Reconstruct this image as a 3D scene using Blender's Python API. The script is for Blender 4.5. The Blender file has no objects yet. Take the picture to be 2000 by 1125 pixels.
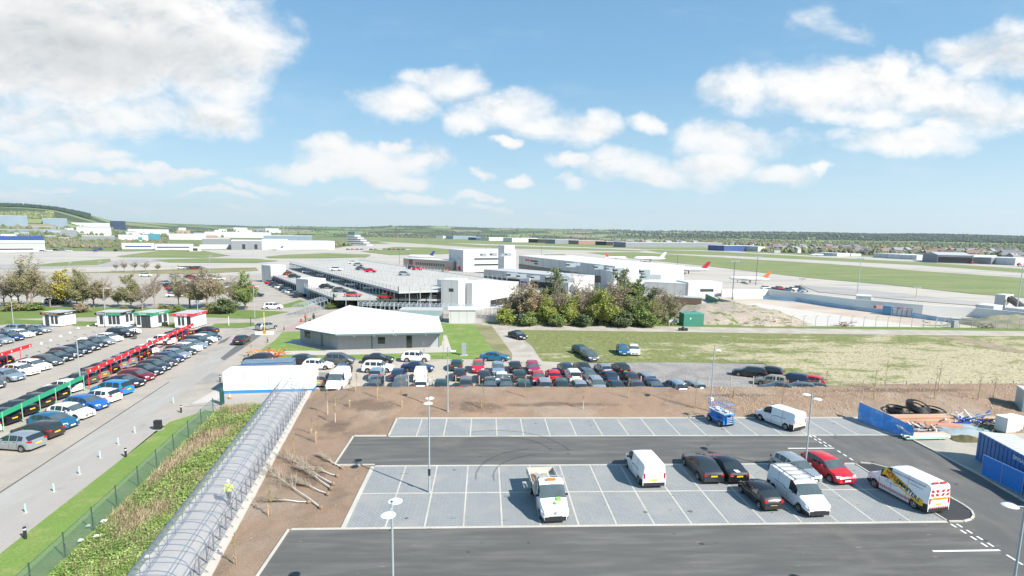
import bpy, bmesh, math, random
import numpy as np
from mathutils import Vector, Matrix, noise as mnoise
R_ = math.radians
random.seed(7)
scene = bpy.context.scene
col = scene.collection

# ------------------------------------------------------------------ camera
F_PX, PITCH, ROLL, YAW, CAM_H, CX, CY = 1059.56, .13672, .01570, .05062, 19.162, 1000.0, 603.0
_cp, _sp, _cy, _sy = math.cos(PITCH), math.sin(PITCH), math.cos(YAW), math.sin(YAW)
FWD = Vector((_sy*_cp, _cy*_cp, -_sp)); _r = Vector((_cy, -_sy, 0)); _u = _r.cross(FWD)
RGT = _r*math.cos(ROLL) + _u*math.sin(ROLL); UPV = -_r*math.sin(ROLL) + _u*math.cos(ROLL)
cam_d = bpy.data.cameras.new('camera'); cam = bpy.data.objects.new('camera', cam_d); col.objects.link(cam)
cam_d.sensor_width = 36; cam_d.lens = F_PX*36/2000; cam_d.shift_y = (CY-562.5)/2000
cam_d.clip_start = .5; cam_d.clip_end = 60000
cam.matrix_world = Matrix(((RGT.x, UPV.x, -FWD.x, 0), (RGT.y, UPV.y, -FWD.y, 0), (RGT.z, UPV.z, -FWD.z, CAM_H), (0, 0, 0, 1)))
scene.camera = cam

def ray(x, y):
    return (RGT*((x-CX)/F_PX) + UPV*((CY-y)/F_PX) + FWD).normalized()
def at(x, y, z=0.0):
    v = ray(x, y); t = (z-CAM_H)/v.z
    return Vector((v.x*t, v.y*t, z))
def height(x, y, ytop):
    b = at(x, y); lo, hi = 0., 120.
    for _ in range(40):
        m = (lo+hi)/2; v = Vector((b.x, b.y, m-CAM_H))
        py = CY - F_PX*v.dot(UPV)/v.dot(FWD)
        if py > ytop: lo = m
        else: hi = m
    return lo

# ------------------------------------------------------------------ light
SUN_EL, SUN_AZ = R_(40), R_(-38.5)          # direction towards the sun, azimuth from +X
sun_d = bpy.data.lights.new('sun', 'SUN'); sun_d.energy = 4.3; sun_d.angle = R_(.53); sun_d.color = (1, .945, .865)
sun = bpy.data.objects.new('sun', sun_d); col.objects.link(sun)
sd = Vector((math.cos(SUN_EL)*math.cos(SUN_AZ), math.cos(SUN_EL)*math.sin(SUN_AZ), math.sin(SUN_EL)))
sun.rotation_euler = sd.to_track_quat('Z', 'Y').to_euler(); sun.location = (30, -30, 60)
scene.view_settings.view_transform = 'Standard'; scene.view_settings.look = 'None'
scene.view_settings.exposure = 1.0; scene.view_settings.gamma = 1

# ------------------------------------------------------------------ world: sky with clouds, by direction
world = bpy.data.worlds.new('World'); scene.world = world; world.use_nodes = True
wt = world.node_tree; wt.nodes.clear()
class NT:
    """tiny helper for node graphs"""
    def __init__(s, t): s.t = t
    def n(s, ty, **kw):
        nd = s.t.nodes.new(ty)
        for k, v in kw.items(): setattr(nd, k, v)
        return nd
    def put(s, sock, v):
        if isinstance(v, bpy.types.NodeSocket): s.t.links.new(v, sock)
        elif v is not None: sock.default_value = v
    def m(s, op, a, b=None, c=None, clamp=False):
        nd = s.n('ShaderNodeMath', operation=op, use_clamp=clamp)
        for i, v in enumerate((a, b, c)):
            if v is not None: s.put(nd.inputs[i], v)
        return nd.outputs[0]
    def v(s, op, a, b=None, sc=None):
        nd = s.n('ShaderNodeVectorMath', operation=op)
        s.put(nd.inputs[0], a)
        if b is not None: s.put(nd.inputs[1], b)
        if sc is not None: s.put(nd.inputs['Scale'], sc)
        return nd.outputs['Value'] if op in ('DOT_PRODUCT', 'LENGTH') else nd.outputs[0]
    def mix(s, f, a, b, blend='MIX'):
        nd = s.n('ShaderNodeMix', data_type='RGBA', blend_type=blend)
        s.put(nd.inputs[0], f); s.put(nd.inputs[6], a); s.put(nd.inputs[7], b)
        return nd.outputs[2]
    def noise(s, vec, scale, detail=4, rough=.55, dist=0, lac=2.0):
        nd = s.n('ShaderNodeTexNoise'); s.put(nd.inputs['Vector'], vec)
        nd.inputs['Scale'].default_value = scale; nd.inputs['Detail'].default_value = detail
        nd.inputs['Roughness'].default_value = rough; nd.inputs['Distortion'].default_value = dist
        nd.inputs['Lacunarity'].default_value = lac
        return nd.outputs[0]
    def ramp(s, f, lo, hi, a=0., b=1., smooth=True):
        nd = s.n('ShaderNodeMapRange'); nd.interpolation_type = 'SMOOTHSTEP' if smooth else 'LINEAR'
        s.put(nd.inputs[0], f)
        for i, v in ((1, lo), (2, hi), (3, a), (4, b)): s.put(nd.inputs[i], v)
        return nd.outputs[0]
W = NT(wt)
sky = W.n('ShaderNodeTexSky', sky_type='NISHITA', sun_disc=False, sun_elevation=SUN_EL, sun_rotation=R_(90)-SUN_AZ, air_density=1.0, dust_density=.9, ozone_density=2.0, altitude=60)
tc = W.n('ShaderNodeTexCoord'); D_ = tc.outputs['Generated']
FH = (_sy, _cy, 0); RH = (_cy, -_sy, 0)
dF = W.m('MAXIMUM', W.v('DOT_PRODUCT', D_, FH), .05)
U_ = W.m('DIVIDE', W.v('DOT_PRODUCT', D_, RH), dF)
dz = W.n('ShaderNodeSeparateXYZ'); W.put(dz.inputs[0], D_); DZ = dz.outputs[2]
V_ = W.m('DIVIDE', DZ, dF)
uv = W.n('ShaderNodeCombineXYZ'); W.put(uv.inputs[0], U_); W.put(uv.inputs[1], V_); UV = uv.outputs[0]
# warp the lookup so that outlines billow
nw = W.n('ShaderNodeTexNoise'); W.put(nw.inputs['Vector'], UV); nw.inputs['Scale'].default_value = 7; nw.inputs['Detail'].default_value = 5; nw.inputs['Roughness'].default_value = .6
WUV = W.v('ADD', UV, W.v('MULTIPLY', W.v('SUBTRACT', nw.outputs['Color'], (.5, .5, .5)), (.16, .09, 0)))
def uvp(x, y):
    d = ray(x, y); f = d.dot(Vector(FH)); return d.dot(Vector(RH))/f, d.z/f
CLOUDS = [(60,40,300,110,1.6),(300,50,220,120,1.6),(470,80,130,85,1.2),(120,150,260,70,1.5),(400,150,150,62,1.1),(200,225,220,52,1.1),(400,228,150,42,1.0),(40,250,120,50,1.0),(140,292,110,30,.9),(60,305,150,26,.7),(350,340,80,14,.5),(230,318,60,12,.5),
 (775,205,75,42,1.0),(870,165,85,38,1.0),(830,150,60,26,.8),(985,215,120,44,1.1),(905,238,70,30,.8),(1060,245,80,32,1.0),(1130,255,75,36,1.0),(985,285,40,14,.9),
 (640,290,80,24,.8),(720,315,160,34,.9),(600,328,100,18,.9),(830,320,70,22,.8),(780,352,90,18,.8),(770,288,40,14,.8),(935,345,28,10,.7),(1010,355,38,13,.9),(940,385,40,10,.8),(960,405,36,8,.7),(820,385,70,12,.6),
 (1265,238,48,24,.9),(1120,318,60,16,.7),(1215,325,95,32,1.0),(1310,340,120,30,1.0),(1380,268,80,32,1.0),(1460,290,120,36,1.0),(1530,345,75,19,1.0),(1608,333,28,16,.9),(1400,325,110,26,.8),(1120,350,40,12,.6),
 (1440,180,80,46,1.1),(1560,180,110,50,1.2),(1680,165,130,60,1.3),(1735,125,60,34,1.1),(1830,180,140,56,1.2),(1930,215,110,50,1.1),(1660,225,130,30,.9),(1760,275,150,34,.8),(1640,265,50,16,.6),(1950,100,110,48,1.1),(1880,95,70,28,.9),(1985,60,50,34,.9),(1850,245,60,26,.8),
 (1585,35,34,26,.30),(1640,60,30,10,.25),(40,385,90,12,1.0),(75,335,70,12,.9),(170,345,40,12,.9),(20,300,90,22,.9),(210,300,60,16,.9),(360,335,60,13,.8),(300,325,40,10,.7),(110,370,50,6,.7),(480,410,60,6,.6),(270,400,60,6,.55),(420,378,90,7,.5),(200,398,50,6,.5),(540,400,80,6,.42),(700,392,70,6,.42),(1080,418,40,4,.5),(230,345,90,8,.45),(270,352,30,8,.5),(180,340,34,9,.7),(380,420,120,6,.35),(500,360,60,9,.45)]
dens = None
for cx_, cy_, a, b, s_ in CLOUDS:
    s_ = s_+(.2 if b < 22 and cy_ > 280 else 0)+(.32 if .43 < s_ < 1 and cy_ > 100 else (0 if s_ > .9 else -.12))
    u0, v0 = uvp(cx_, cy_)
    q = W.v('MULTIPLY', W.v('SUBTRACT', WUV, (u0, v0, 0)), (F_PX/(a*1.02), F_PX/(b*1.02), 0))
    e = W.m('MULTIPLY_ADD', W.v('DOT_PRODUCT', q, q), -s_, s_)
    dens = e if dens is None else W.m('SMOOTH_MAX', dens, e, .35)
dens = W.m('MINIMUM', dens, 1.2)
SUV = W.v('MULTIPLY', UV, (1, 1.7, 0))
f1 = W.noise(SUV, 9, 10, .62, .3); f2 = W.noise(W.v('ADD', SUV, (.013, .03, 0)), 9, 9, .58, .25)
f3 = W.noise(SUV, 3.2, 6, .6)
den = W.m('ADD', dens, W.m('MULTIPLY', W.m('SUBTRACT', f1, .47), 2.4))
den = W.m('ADD', den, W.m('MULTIPLY', W.m('SUBTRACT', f3, .47), 1.1))
alpha = W.ramp(den, -.1, 1.35)
veil = W.m('MULTIPLY', W.ramp(W.noise(W.v('MULTIPLY', UV, (1, 3.5, 0)), 3.2, 7, .6), .5, .85), .22)
# grey undersides: where the heavy clouds are deep, and on the side away from the light
GREY = [(60,95,320,95,1.0),(330,110,240,70,.9),(60,210,200,40,.5),(1955,95,110,40,1.1),(400,235,120,22,.45),(980,262,90,14,.35),(1640,205,130,18,.4),(1880,225,120,24,.45),(140,20,300,60,.6),(860,195,60,14,.3),(1290,350,110,14,.3)]
gd = None
for cx_, cy_, a, b, s_ in GREY:
    u0, v0 = uvp(cx_, cy_)
    q = W.v('MULTIPLY', W.v('SUBTRACT', WUV, (u0, v0, 0)), (F_PX/a, F_PX/b, 0))
    e = W.m('MULTIPLY_ADD', W.v('DOT_PRODUCT', q, q), -s_, s_)
    gd = e if gd is None else W.m('MAXIMUM', gd, e)
gd = W.m('MULTIPLY', W.m('MAXIMUM', gd, 0), W.ramp(f3, .3, .7, .55, 1.15))
lit = W.m('MULTIPLY', W.m('SUBTRACT', f2, f1), W.ramp(den, .5, 2.4, 1.5, .55))
shade = W.m('ADD', W.m('ADD', W.m('MULTIPLY', gd, .55), W.m('MULTIPLY', lit, 1.0)), W.ramp(den, .9, 2.6, .0, .10), clamp=True)
SKY_S = .106
ccol = W.mix(shade, (5.0, 4.95, 4.85, 1), (2.25, 2.45, 2.55, 1))
grad = W.mix(W.ramp(DZ, 0, .13, smooth=False), (3.7, 4.6, 4.9, 1), (2.1, 3.4, 4.3, 1))
grad = W.mix(W.ramp(DZ, .13, .26, smooth=False), grad, (1.15, 2.5, 3.85, 1))
grad = W.mix(W.ramp(DZ, .26, .5, smooth=False), grad, (.66, 1.8, 3.25, 1))
skyc = W.mix(.78, W.mix(1.0, sky.outputs[0], (.75, .8, .8, 1), 'MULTIPLY'), grad)
amt = W.m('MULTIPLY', W.m('MAXIMUM', alpha, veil), W.ramp(DZ, -.01, .06, 0, 1))
amt = W.m('MULTIPLY', amt, W.ramp(DZ, .0, .13, .62, 1.0))
skyc = W.mix(amt, skyc, ccol)
skyc = W.mix(W.ramp(DZ, -.02, 0, 1, 0), skyc, (1.0, 1.1, 1.0, 1))
bg = W.n('ShaderNodeBackground'); W.put(bg.inputs[0], skyc); bg.inputs[1].default_value = SKY_S
wo = W.n('ShaderNodeOutputWorld'); W.put(wo.inputs[0], bg.outputs[0])
world.cycles.sampling_method = 'MANUAL'; world.cycles.sample_map_resolution = 512

# ------------------------------------------------------------------ materials
MATS = {}
def seams(m, ax=.9, ay=.5, w=1.1, k=.86):
    t = m.node_tree; N = NT(t); b = [n for n in t.nodes if n.type == 'BSDF_PRINCIPLED'][0]; src = b.inputs['Base Color'].links[0].from_socket if b.inputs['Base Color'].links else b.inputs['Base Color'].default_value[:]
    q = N.n('ShaderNodeSeparateXYZ'); N.put(q.inputs[0], N.n('ShaderNodeNewGeometry').outputs['Position']); f = N.m('FRACT', N.m('DIVIDE', N.m('ADD', N.m('MULTIPLY', q.outputs[0], ax), N.m('MULTIPLY', q.outputs[1], ay)), w))
    N.put(b.inputs['Base Color'], N.mix(N.m('LESS_THAN', f, .09), src, N.mix(1., src, (k, k, k, 1), 'MULTIPLY'))); return m
def pbr(name, c, rough=.6, metal=0., var=.12, scale=2., c2=None, thr=(.4, .6), bump=0., bscale=30., streak=None, fine=.0, alpha=1., emit=None, coord='obj', spec=None, c3=None, scale3=.05, thr3=(.45, .6), trans=0.):
    """one principled material: base colour c varied by noise, optional patches c2 / c3, bump and fine grain"""
    if name in MATS: return MATS[name]
    m = bpy.data.materials.new(name); m.use_nodes = True; t = m.node_tree; t.nodes.clear(); N = NT(t)
    tcn = N.n('ShaderNodeTexCoord')
    P = tcn.outputs['Object']
    if coord == 'world':
        P = N.n('ShaderNodeNewGeometry').outputs['Position']
    PS = N.v('MULTIPLY', P, streak) if streak else P
    b = N.n('ShaderNodeBsdfPrincipled'); o = N.n('ShaderNodeOutputMaterial'); N.put(o.inputs[0], b.outputs[0])
    cc = c+(1,)
    if var or c2 or fine or c3:
        n1 = N.noise(PS, scale, 5, .6)
        if c2: cc = N.mix(N.ramp(n1, thr[0], thr[1]), c+(1,), c2+(1,))
        if c3: cc = N.mix(N.ramp(N.noise(P, scale3, 6, .62), thr3[0], thr3[1]), cc, c3+(1,))
        if var:
            n2 = N.noise(PS, scale*.37+.01, 4, .6)
            cc = N.mix(1., cc, N.mix(n2, (1-var*1.6,)*3+(1,), (1+var*1.6,)*3+(1,)), 'MULTIPLY')
        if fine:
            n3 = N.noise(P, bscale, 3, .7)
            cc = N.mix(1., cc, N.mix(N.ramp(n3, .25, .75), (1-fine,)*3+(1,), (1+fine,)*3+(1,)), 'MULTIPLY')
    N.put(b.inputs['Base Color'], cc)
    b.inputs['Roughness'].default_value = rough; b.inputs['Metallic'].default_value = metal
    if spec is not None: b.inputs['Specular IOR Level'].default_value = spec
    if trans: b.inputs['Transmission Weight'].default_value = trans
    if bump:
        bn = N.n('ShaderNodeBump'); bn.inputs['Strength'].default_value = min(1, bump); bn.inputs['Distance'].default_value = .05*max(1, bump)
        N.put(bn.inputs['Height'], N.noise(P, bscale, 4, .65)); N.put(b.inputs['Normal'], bn.outputs[0])
    if alpha < 1: b.inputs['Alpha'].default_value = alpha
    m.diffuse_color = c+(1,)
    MATS[name] = m
    return m
def paint(name, c, rough=.32, coat=.6, metal=0.):
    if name in MATS: return MATS[name]
    m = pbr(name, c, rough, metal, var=.05, scale=1.5)
    b = [n for n in m.node_tree.nodes if n.type == 'BSDF_PRINCIPLED'][0]
    b.inputs['Coat Weight'].default_value = coat; b.inputs['Coat Roughness'].default_value = .06
    return m

PAINT = dict(black=paint('paint_black', (.012, .013, .016)), darkgrey=paint('paint_dark_grey', (.035, .04, .046), metal=.3), grey=paint('paint_grey', (.11, .125, .135), metal=.4),
    silver=paint('paint_silver', (.40, .43, .45), metal=.55), white=paint('paint_white', (.78, .78, .77)), blue=paint('paint_blue', (.02, .13, .42), metal=.2), teal=paint('paint_teal_blue', (.012, .12, .24), metal=.2),
    navy=paint('paint_navy', (.015, .035, .10), metal=.2), red=paint('paint_red', (.50, .012, .02)), maroon=paint('paint_maroon', (.20, .01, .02), metal=.2), orange=paint('paint_orange_red', (.55, .06, .02)),
    paleblue=paint('paint_pale_blue', (.26, .34, .42), metal=.4), brown=paint('paint_brown', (.055, .042, .04), metal=.3), gold=paint('paint_gold', (.33, .29, .21), metal=.4), green=paint('paint_dark_green', (.02, .06, .05), metal=.2),
    skyblue=paint('paint_sky_blue', (.02, .25, .55), metal=.2), magenta=paint('paint_magenta', (.35, .03, .09), metal=.2))
GLASS = pbr('car_glass', (.024, .032, .036), .05, 0, var=0, spec=.9); SCREEN = pbr('windscreen_glass', (.075, .10, .105), .06, 0, var=.35, scale=3., spec=1.)  # windscreens: lighter base colour stands in for reflected sky and dash
TYRE = pbr('tyre_rubber', (.018, .018, .018), .85, var=.1)
RIM = pbr('rim_alloy', (.45, .46, .47), .3, .7, var=0)
BLACKP = pbr('black_plastic', (.022, .023, .025), .6, var=.1)
HEADL = pbr('headlight_glass', (.62, .66, .70), .08, .2, var=0)
TAILL = pbr('tail_light_red', (.42, .012, .015), .15, var=0)
PLY = pbr('plate_yellow', (.72, .48, .03), .4, var=.05); PLW = pbr('plate_white', (.75, .75, .72), .4, var=.05)
GALV = pbr('galvanised_steel', (.42, .47, .50), .42, .35, var=.08, scale=3)
WHITE = pbr('white_panel', (.78, .79, .79), .5, var=.03, scale=1)
CONC = pbr('concrete', (.42, .40, .37), .85, var=.1, scale=.8, fine=.08, bscale=8)

# ------------------------------------------------------------------ mesh builder
class MB:
    def __init__(s): s.v = []; s.f = []; s.m = []; s.mats = []; s.cur = 0
    def mat(s, m):
        if m not in s.mats: s.mats.append(m)
        s.cur = s.mats.index(m); return s
    def face(s, pts):
        i = len(s.v); s.v += [tuple(p) for p in pts]; s.f.append(tuple(range(i, i+len(pts)))); s.m.append(s.cur)
    def raw(s, vs, fs):
        i = len(s.v); s.v += [tuple(p) for p in vs]
        for f in fs: s.f.append(tuple(i+k for k in f)); s.m.append(s.cur)
    def box(s, x0, x1, y0, y1, z0, z1, M=None):
        vs = [Vector(p) for p in ((x0,y0,z0),(x1,y0,z0),(x1,y1,z0),(x0,y1,z0),(x0,y0,z1),(x1,y0,z1),(x1,y1,z1),(x0,y1,z1))]
        if M is not None: vs = [M @ v for v in vs]
        s.raw(vs, [(0,3,2,1),(4,5,6,7),(0,1,5,4),(1,2,6,5),(2,3,7,6),(3,0,4,7)]); return s
    def tube(s, p, q, r, n=6, r2=None, caps=True):
        p, q = Vector(p), Vector(q); d = (q-p)
        if d.length < 1e-6: return s
        d.normalize(); a = d.orthogonal().normalized(); b = d.cross(a); r2 = r if r2 is None else r2
        vs = [p + (a*math.cos(2*math.pi*k/n)+b*math.sin(2*math.pi*k/n))*r for k in range(n)] + [q + (a*math.cos(2*math.pi*k/n)+b*math.sin(2*math.pi*k/n))*r2 for k in range(n)]
        fs = [(k, (k+1) % n, n+(k+1) % n, n+k) for k in range(n)]
        if caps: fs += [tuple(range(n-1, -1, -1)), tuple(range(n, 2*n))]
        s.raw(vs, fs); return s
    def prism(s, poly, z0, z1):
        n = len(poly); s.raw([(p[0], p[1], z0) for p in poly]+[(p[0], p[1], z1) for p in poly],
            [tuple(range(n-1, -1, -1)), tuple(range(n, 2*n))]+[(k, (k+1) % n, n+(k+1) % n, n+k) for k in range(n)]); return s
    def lathe(s, prof, n=12, c=(0, 0, 0), M=None):
        vs = []
        for r, z in prof:
            for k in range(n):
                v = Vector((r*math.cos(2*math.pi*k/n)+c[0], r*math.sin(2*math.pi*k/n)+c[1], z+c[2])); vs.append(M @ v if M is not None else v)
        fs = [(i*n+k, i*n+(k+1) % n, (i+1)*n+(k+1) % n, (i+1)*n+k) for i in range(len(prof)-1) for k in range(n)]
        s.raw(vs, fs); return s
    def build(s, name, mat=None, parent=None, smooth=False, sharp=35, loc=None):
        me = bpy.data.meshes.new(name); me.from_pydata(s.v, [], s.f)
        if mat is not None and not s.mats: me.materials.append(mat)
        elif s.mats:
            for m in s.mats: me.materials.append(m)
            me.polygons.foreach_set('material_index', s.m)
        me.update()
        if smooth:
            me.polygons.foreach_set('use_smooth', [True]*len(me.polygons))
            bm = bmesh.new(); bm.from_mesh(me); bmesh.ops.remove_doubles(bm, verts=bm.verts, dist=1e-4); bm.to_mesh(me); bm.free()
            try: me.set_sharp_from_angle(angle=R_(sharp))
            except Exception: pass
        o = bpy.data.objects.new(name, me); col.objects.link(o)
        if loc is not None: o.location = loc
        if parent is not None: o.parent = parent
        return o
def tag(o, label=None, cat=None, group=None, kind=None):
    if label: o['label'] = label
    if cat: o['category'] = cat
    if group: o['group'] = group
    if kind: o['kind'] = kind
    return o
def empty(name, loc=(0, 0, 0), rz=0., label=None, cat=None, group=None):
    o = bpy.data.objects.new(name, None); col.objects.link(o); o.location = loc; o.rotation_euler = (0, 0, rz); o.empty_display_size = .3
    return tag(o, label, cat, group)
KIDS = {}
def kids(o):
    return [c for c in o.children]
def copy_tree(o, parent=None, ch=None):
    c = o.copy(); col.objects.link(c)
    if parent is not None: c.parent = parent
    for k in kids(o): copy_tree(k, c)
    return c
def setmat(o, m, slot=0):
    o.material_slots[slot].link = 'OBJECT'; o.material_slots[slot].material = m
FONTS = {}
def text_mb(mb, txt, size, M, mat, shear=0.):
    """adds the writing as flat mesh faces to a builder; M maps text plane (x right, y up) to the object's space"""
    cu = bpy.data.curves.new('t', 'FONT'); cu.body = txt; cu.size = size; cu.align_x = 'CENTER'; cu.align_y = 'CENTER'; cu.shear = shear; cu.resolution_u = 2; cu.offset = size*.018
    ob = bpy.data.objects.new('t', cu); col.objects.link(ob)
    dg = bpy.context.evaluated_depsgraph_get(); me = ob.evaluated_get(dg).to_mesh()
    mb.mat(mat); mb.raw([M @ v.co for v in me.vertices], [tuple(p.vertices) for p in me.polygons])
    ob.evaluated_get(dg).to_mesh_clear(); bpy.data.objects.remove(ob); bpy.data.curves.remove(cu)
ORD = ['first','second','third','fourth','fifth','sixth','seventh','eighth','ninth','tenth','eleventh','twelfth','thirteenth','fourteenth','fifteenth','sixteenth','seventeenth','eighteenth','nineteenth','twentieth','twenty-first','twenty-second','twenty-third','twenty-fourth','twenty-fifth','twenty-sixth']
def PX(*pts, z=0.):
    return [at(x, y, z) for x, y in pts]
def sheet(name, pts, z, mat, label=None, kind='structure'):
    mb = MB(); mb.face([(p[0], p[1], z) for p in pts]); o = mb.build(name, mat)
    if o.data.polygons[0].normal.z < 0:
        o.data.flip_normals()
    return tag(o, kind=kind, label=label)
# ------------------------------------------------------------------ ground
DV = Vector((-.156, .988)); NV = Vector((.988, .156))
def dn(d, n): return (DV.x*d+NV.x*n, DV.y*d+NV.y*n)
M_grass = pbr('grass', (.12, .185, .035), .95, var=.1, scale=.6, c2=(.15, .17, .05), thr=(.45, .7), fine=.3, bscale=9, bump=.5, coord='world')
M_lawn = pbr('lawn_grass', (.14, .225, .042), .95, var=.08, scale=.5, c2=(.23, .25, .085), thr=(.45, .7), fine=.18, bscale=7, bump=.3, coord='world')
M_base = pbr('meadow', (.13, .17, .06), .95, var=.12, scale=.02, c2=(.17, .19, .08), thr=(.4, .65), fine=.12, bscale=.3, coord='world')
M_air = pbr('airfield_concrete', (.43, .39, .335), .9, var=.07, scale=.05, c2=(.34, .33, .31), thr=(.5, .6), fine=.05, bscale=2, coord='world', streak=(.5, 2, 1))
M_runway = pbr('runway_tarmac', (.30, .29, .28), .9, var=.08, scale=.06, c2=(.36, .34, .31), coord='world', streak=(.3, 2, 1))
M_strip = pbr('airfield_grass', (.14, .19, .06), .95, var=.1, scale=.03, c2=(.20, .215, .085), thr=(.4, .6), fine=.12, bscale=.6, coord='world', streak=(1, 3, 1))
M_olive = pbr('dry_verge', (.17, .17, .07), .95, var=.1, scale=.06, c2=(.25, .22, .12), fine=.15, bscale=1, coord='world', streak=(1, 3, 1))
M_rent = pbr('worn_tarmac', (.365, .325, .275), .9, var=.07, scale=.25, c2=(.315, .285, .25), thr=(.45, .65), fine=.13, bscale=14, bump=.15, coord='world', c3=(.255, .245, .235), scale3=.12, thr3=(.58, .68))
M_road = pbr('pale_road', (.325, .305, .275), .9, var=.05, scale=.3, c2=(.35, .335, .31), thr=(.45, .65), fine=.1, bscale=18, bump=.1, coord='world', streak=(2, .4, 1))
M_foot = pbr('footway', (.34, .31, .28), .9, var=.05, scale=.5, fine=.14, bscale=16, coord='world', c2=(.27, .26, .25), thr=(.55, .7))
M_joint = pbr('bitumen_joint', (.07, .07, .07), .8, var=.2, scale=3)
M_asph = pbr('fresh_asphalt', (.094, .093, .087), .85, var=.2, scale=.75, c2=(.14, .136, .124), thr=(.40, .70), fine=.3, bscale=26, bump=.5, coord='world', streak=(.22, 1.7, 1), c3=(.17, .158, .135), scale3=.14, thr3=(.56, .78))
M_asph2 = pbr('dusty_asphalt', (.10, .10, .094), .85, var=.18, scale=.6, c2=(.13, .127, .117), thr=(.4, .7), fine=.25, bscale=26, bump=.5, coord='world', streak=(1.5, .35, 1), c3=(.16, .15, .13), scale3=.13, thr3=(.5, .75))
M_gravel = pbr('grey_gravel', (.225, .21, .20), .95, var=.08, scale=.4, fine=.5, bscale=5, bump=.9, coord='world', c2=(.28, .26, .24))
M_yard = pbr('pale_yard', (.40, .36, .30), .95, var=.07, scale=.15, c2=(.33, .295, .25), thr=(.5, .7), fine=.15, bscale=5, bump=.2, coord='world')
M_track = pbr('track_gravel', (.41, .375, .32), .95, var=.07, scale=.3, c2=(.34, .30, .25), fine=.14, bscale=4, bump=.2, coord='world')
M_soil = pbr('brown_soil', (.268, .184, .124), .97, var=.10, scale=.35, c2=(.195, .136, .096), thr=(.50, .72), fine=.17, bscale=11, bump=1.6, coord='world', c3=(.31, .245, .185), scale3=.1, thr3=(.5, .7))
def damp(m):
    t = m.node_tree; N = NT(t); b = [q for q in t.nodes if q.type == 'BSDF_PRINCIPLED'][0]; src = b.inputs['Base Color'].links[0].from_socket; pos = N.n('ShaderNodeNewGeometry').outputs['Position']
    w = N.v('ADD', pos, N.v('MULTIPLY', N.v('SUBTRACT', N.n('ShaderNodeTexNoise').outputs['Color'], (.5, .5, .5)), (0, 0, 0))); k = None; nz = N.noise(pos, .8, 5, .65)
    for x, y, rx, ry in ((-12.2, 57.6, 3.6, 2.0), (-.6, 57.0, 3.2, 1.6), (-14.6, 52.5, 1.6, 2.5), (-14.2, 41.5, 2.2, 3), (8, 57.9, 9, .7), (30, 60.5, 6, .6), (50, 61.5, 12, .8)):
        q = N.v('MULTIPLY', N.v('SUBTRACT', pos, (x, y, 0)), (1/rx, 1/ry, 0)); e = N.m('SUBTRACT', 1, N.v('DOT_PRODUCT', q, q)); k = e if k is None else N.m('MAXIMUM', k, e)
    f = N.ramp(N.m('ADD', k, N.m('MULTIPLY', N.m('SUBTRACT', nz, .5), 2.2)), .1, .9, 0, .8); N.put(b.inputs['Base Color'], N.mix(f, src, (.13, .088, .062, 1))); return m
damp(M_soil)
M_pale = pbr('pale_path', (.44, .42, .385), .9, var=.05, scale=.6, fine=.05, bscale=9, coord='world')
M_kerb = pbr('kerb_stone', (.46, .44, .39), .85, var=.16, scale=1.2, fine=.1, bscale=12, coord='world')
M_linew = pbr('cream_marker_blocks', (.47, .44, .385), .85, var=.2, scale=1.5, fine=.14, bscale=14, coord='world')
M_linep = pbr('white_road_paint', (.72, .72, .70), .7, var=.08, scale=2, fine=.06, bscale=20, coord='world')
def m_paving():
    m = pbr('block_paving', (.25, .265, .265), .85, var=.02, scale=.5, coord='world'); t = m.node_tree; N = NT(t)
    b = [n for n in t.nodes if n.type == 'BSDF_PRINCIPLED'][0]
    pos = N.n('ShaderNodeNewGeometry').outputs['Position']
    rot = N.n('ShaderNodeVectorRotate'); rot.inputs['Angle'].default_value = R_(45); N.put(rot.inputs[0], pos)
    br = N.n('ShaderNodeTexBrick'); N.put(br.inputs['Vector'], rot.outputs[0]); br.inputs['Scale'].default_value = 1
    br.inputs['Brick Width'].default_value = .42; br.inputs['Row Height'].default_value = .21; br.inputs['Mortar Size'].default_value = .014
    br.inputs['Color1'].default_value = (.268, .282, .28, 1); br.inputs['Color2'].default_value = (.242, .256, .256, 1); br.inputs['Mortar'].default_value = (.15, .16, .16, 1)
    n1 = N.noise(pos, .3, 5); c = N.mix(N.ramp(n1, .45, .72), br.outputs[0], (.29, .285, .27, 1))
    c = N.mix(1, c, N.mix(N.noise(pos, 2.2, 4), (.94, .94, .94, 1), (1.06, 1.06, 1.06, 1)), 'MULTIPLY')
    N.put(b.inputs['Base Color'], c)
    return m
M_pav = m_paving()
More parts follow.
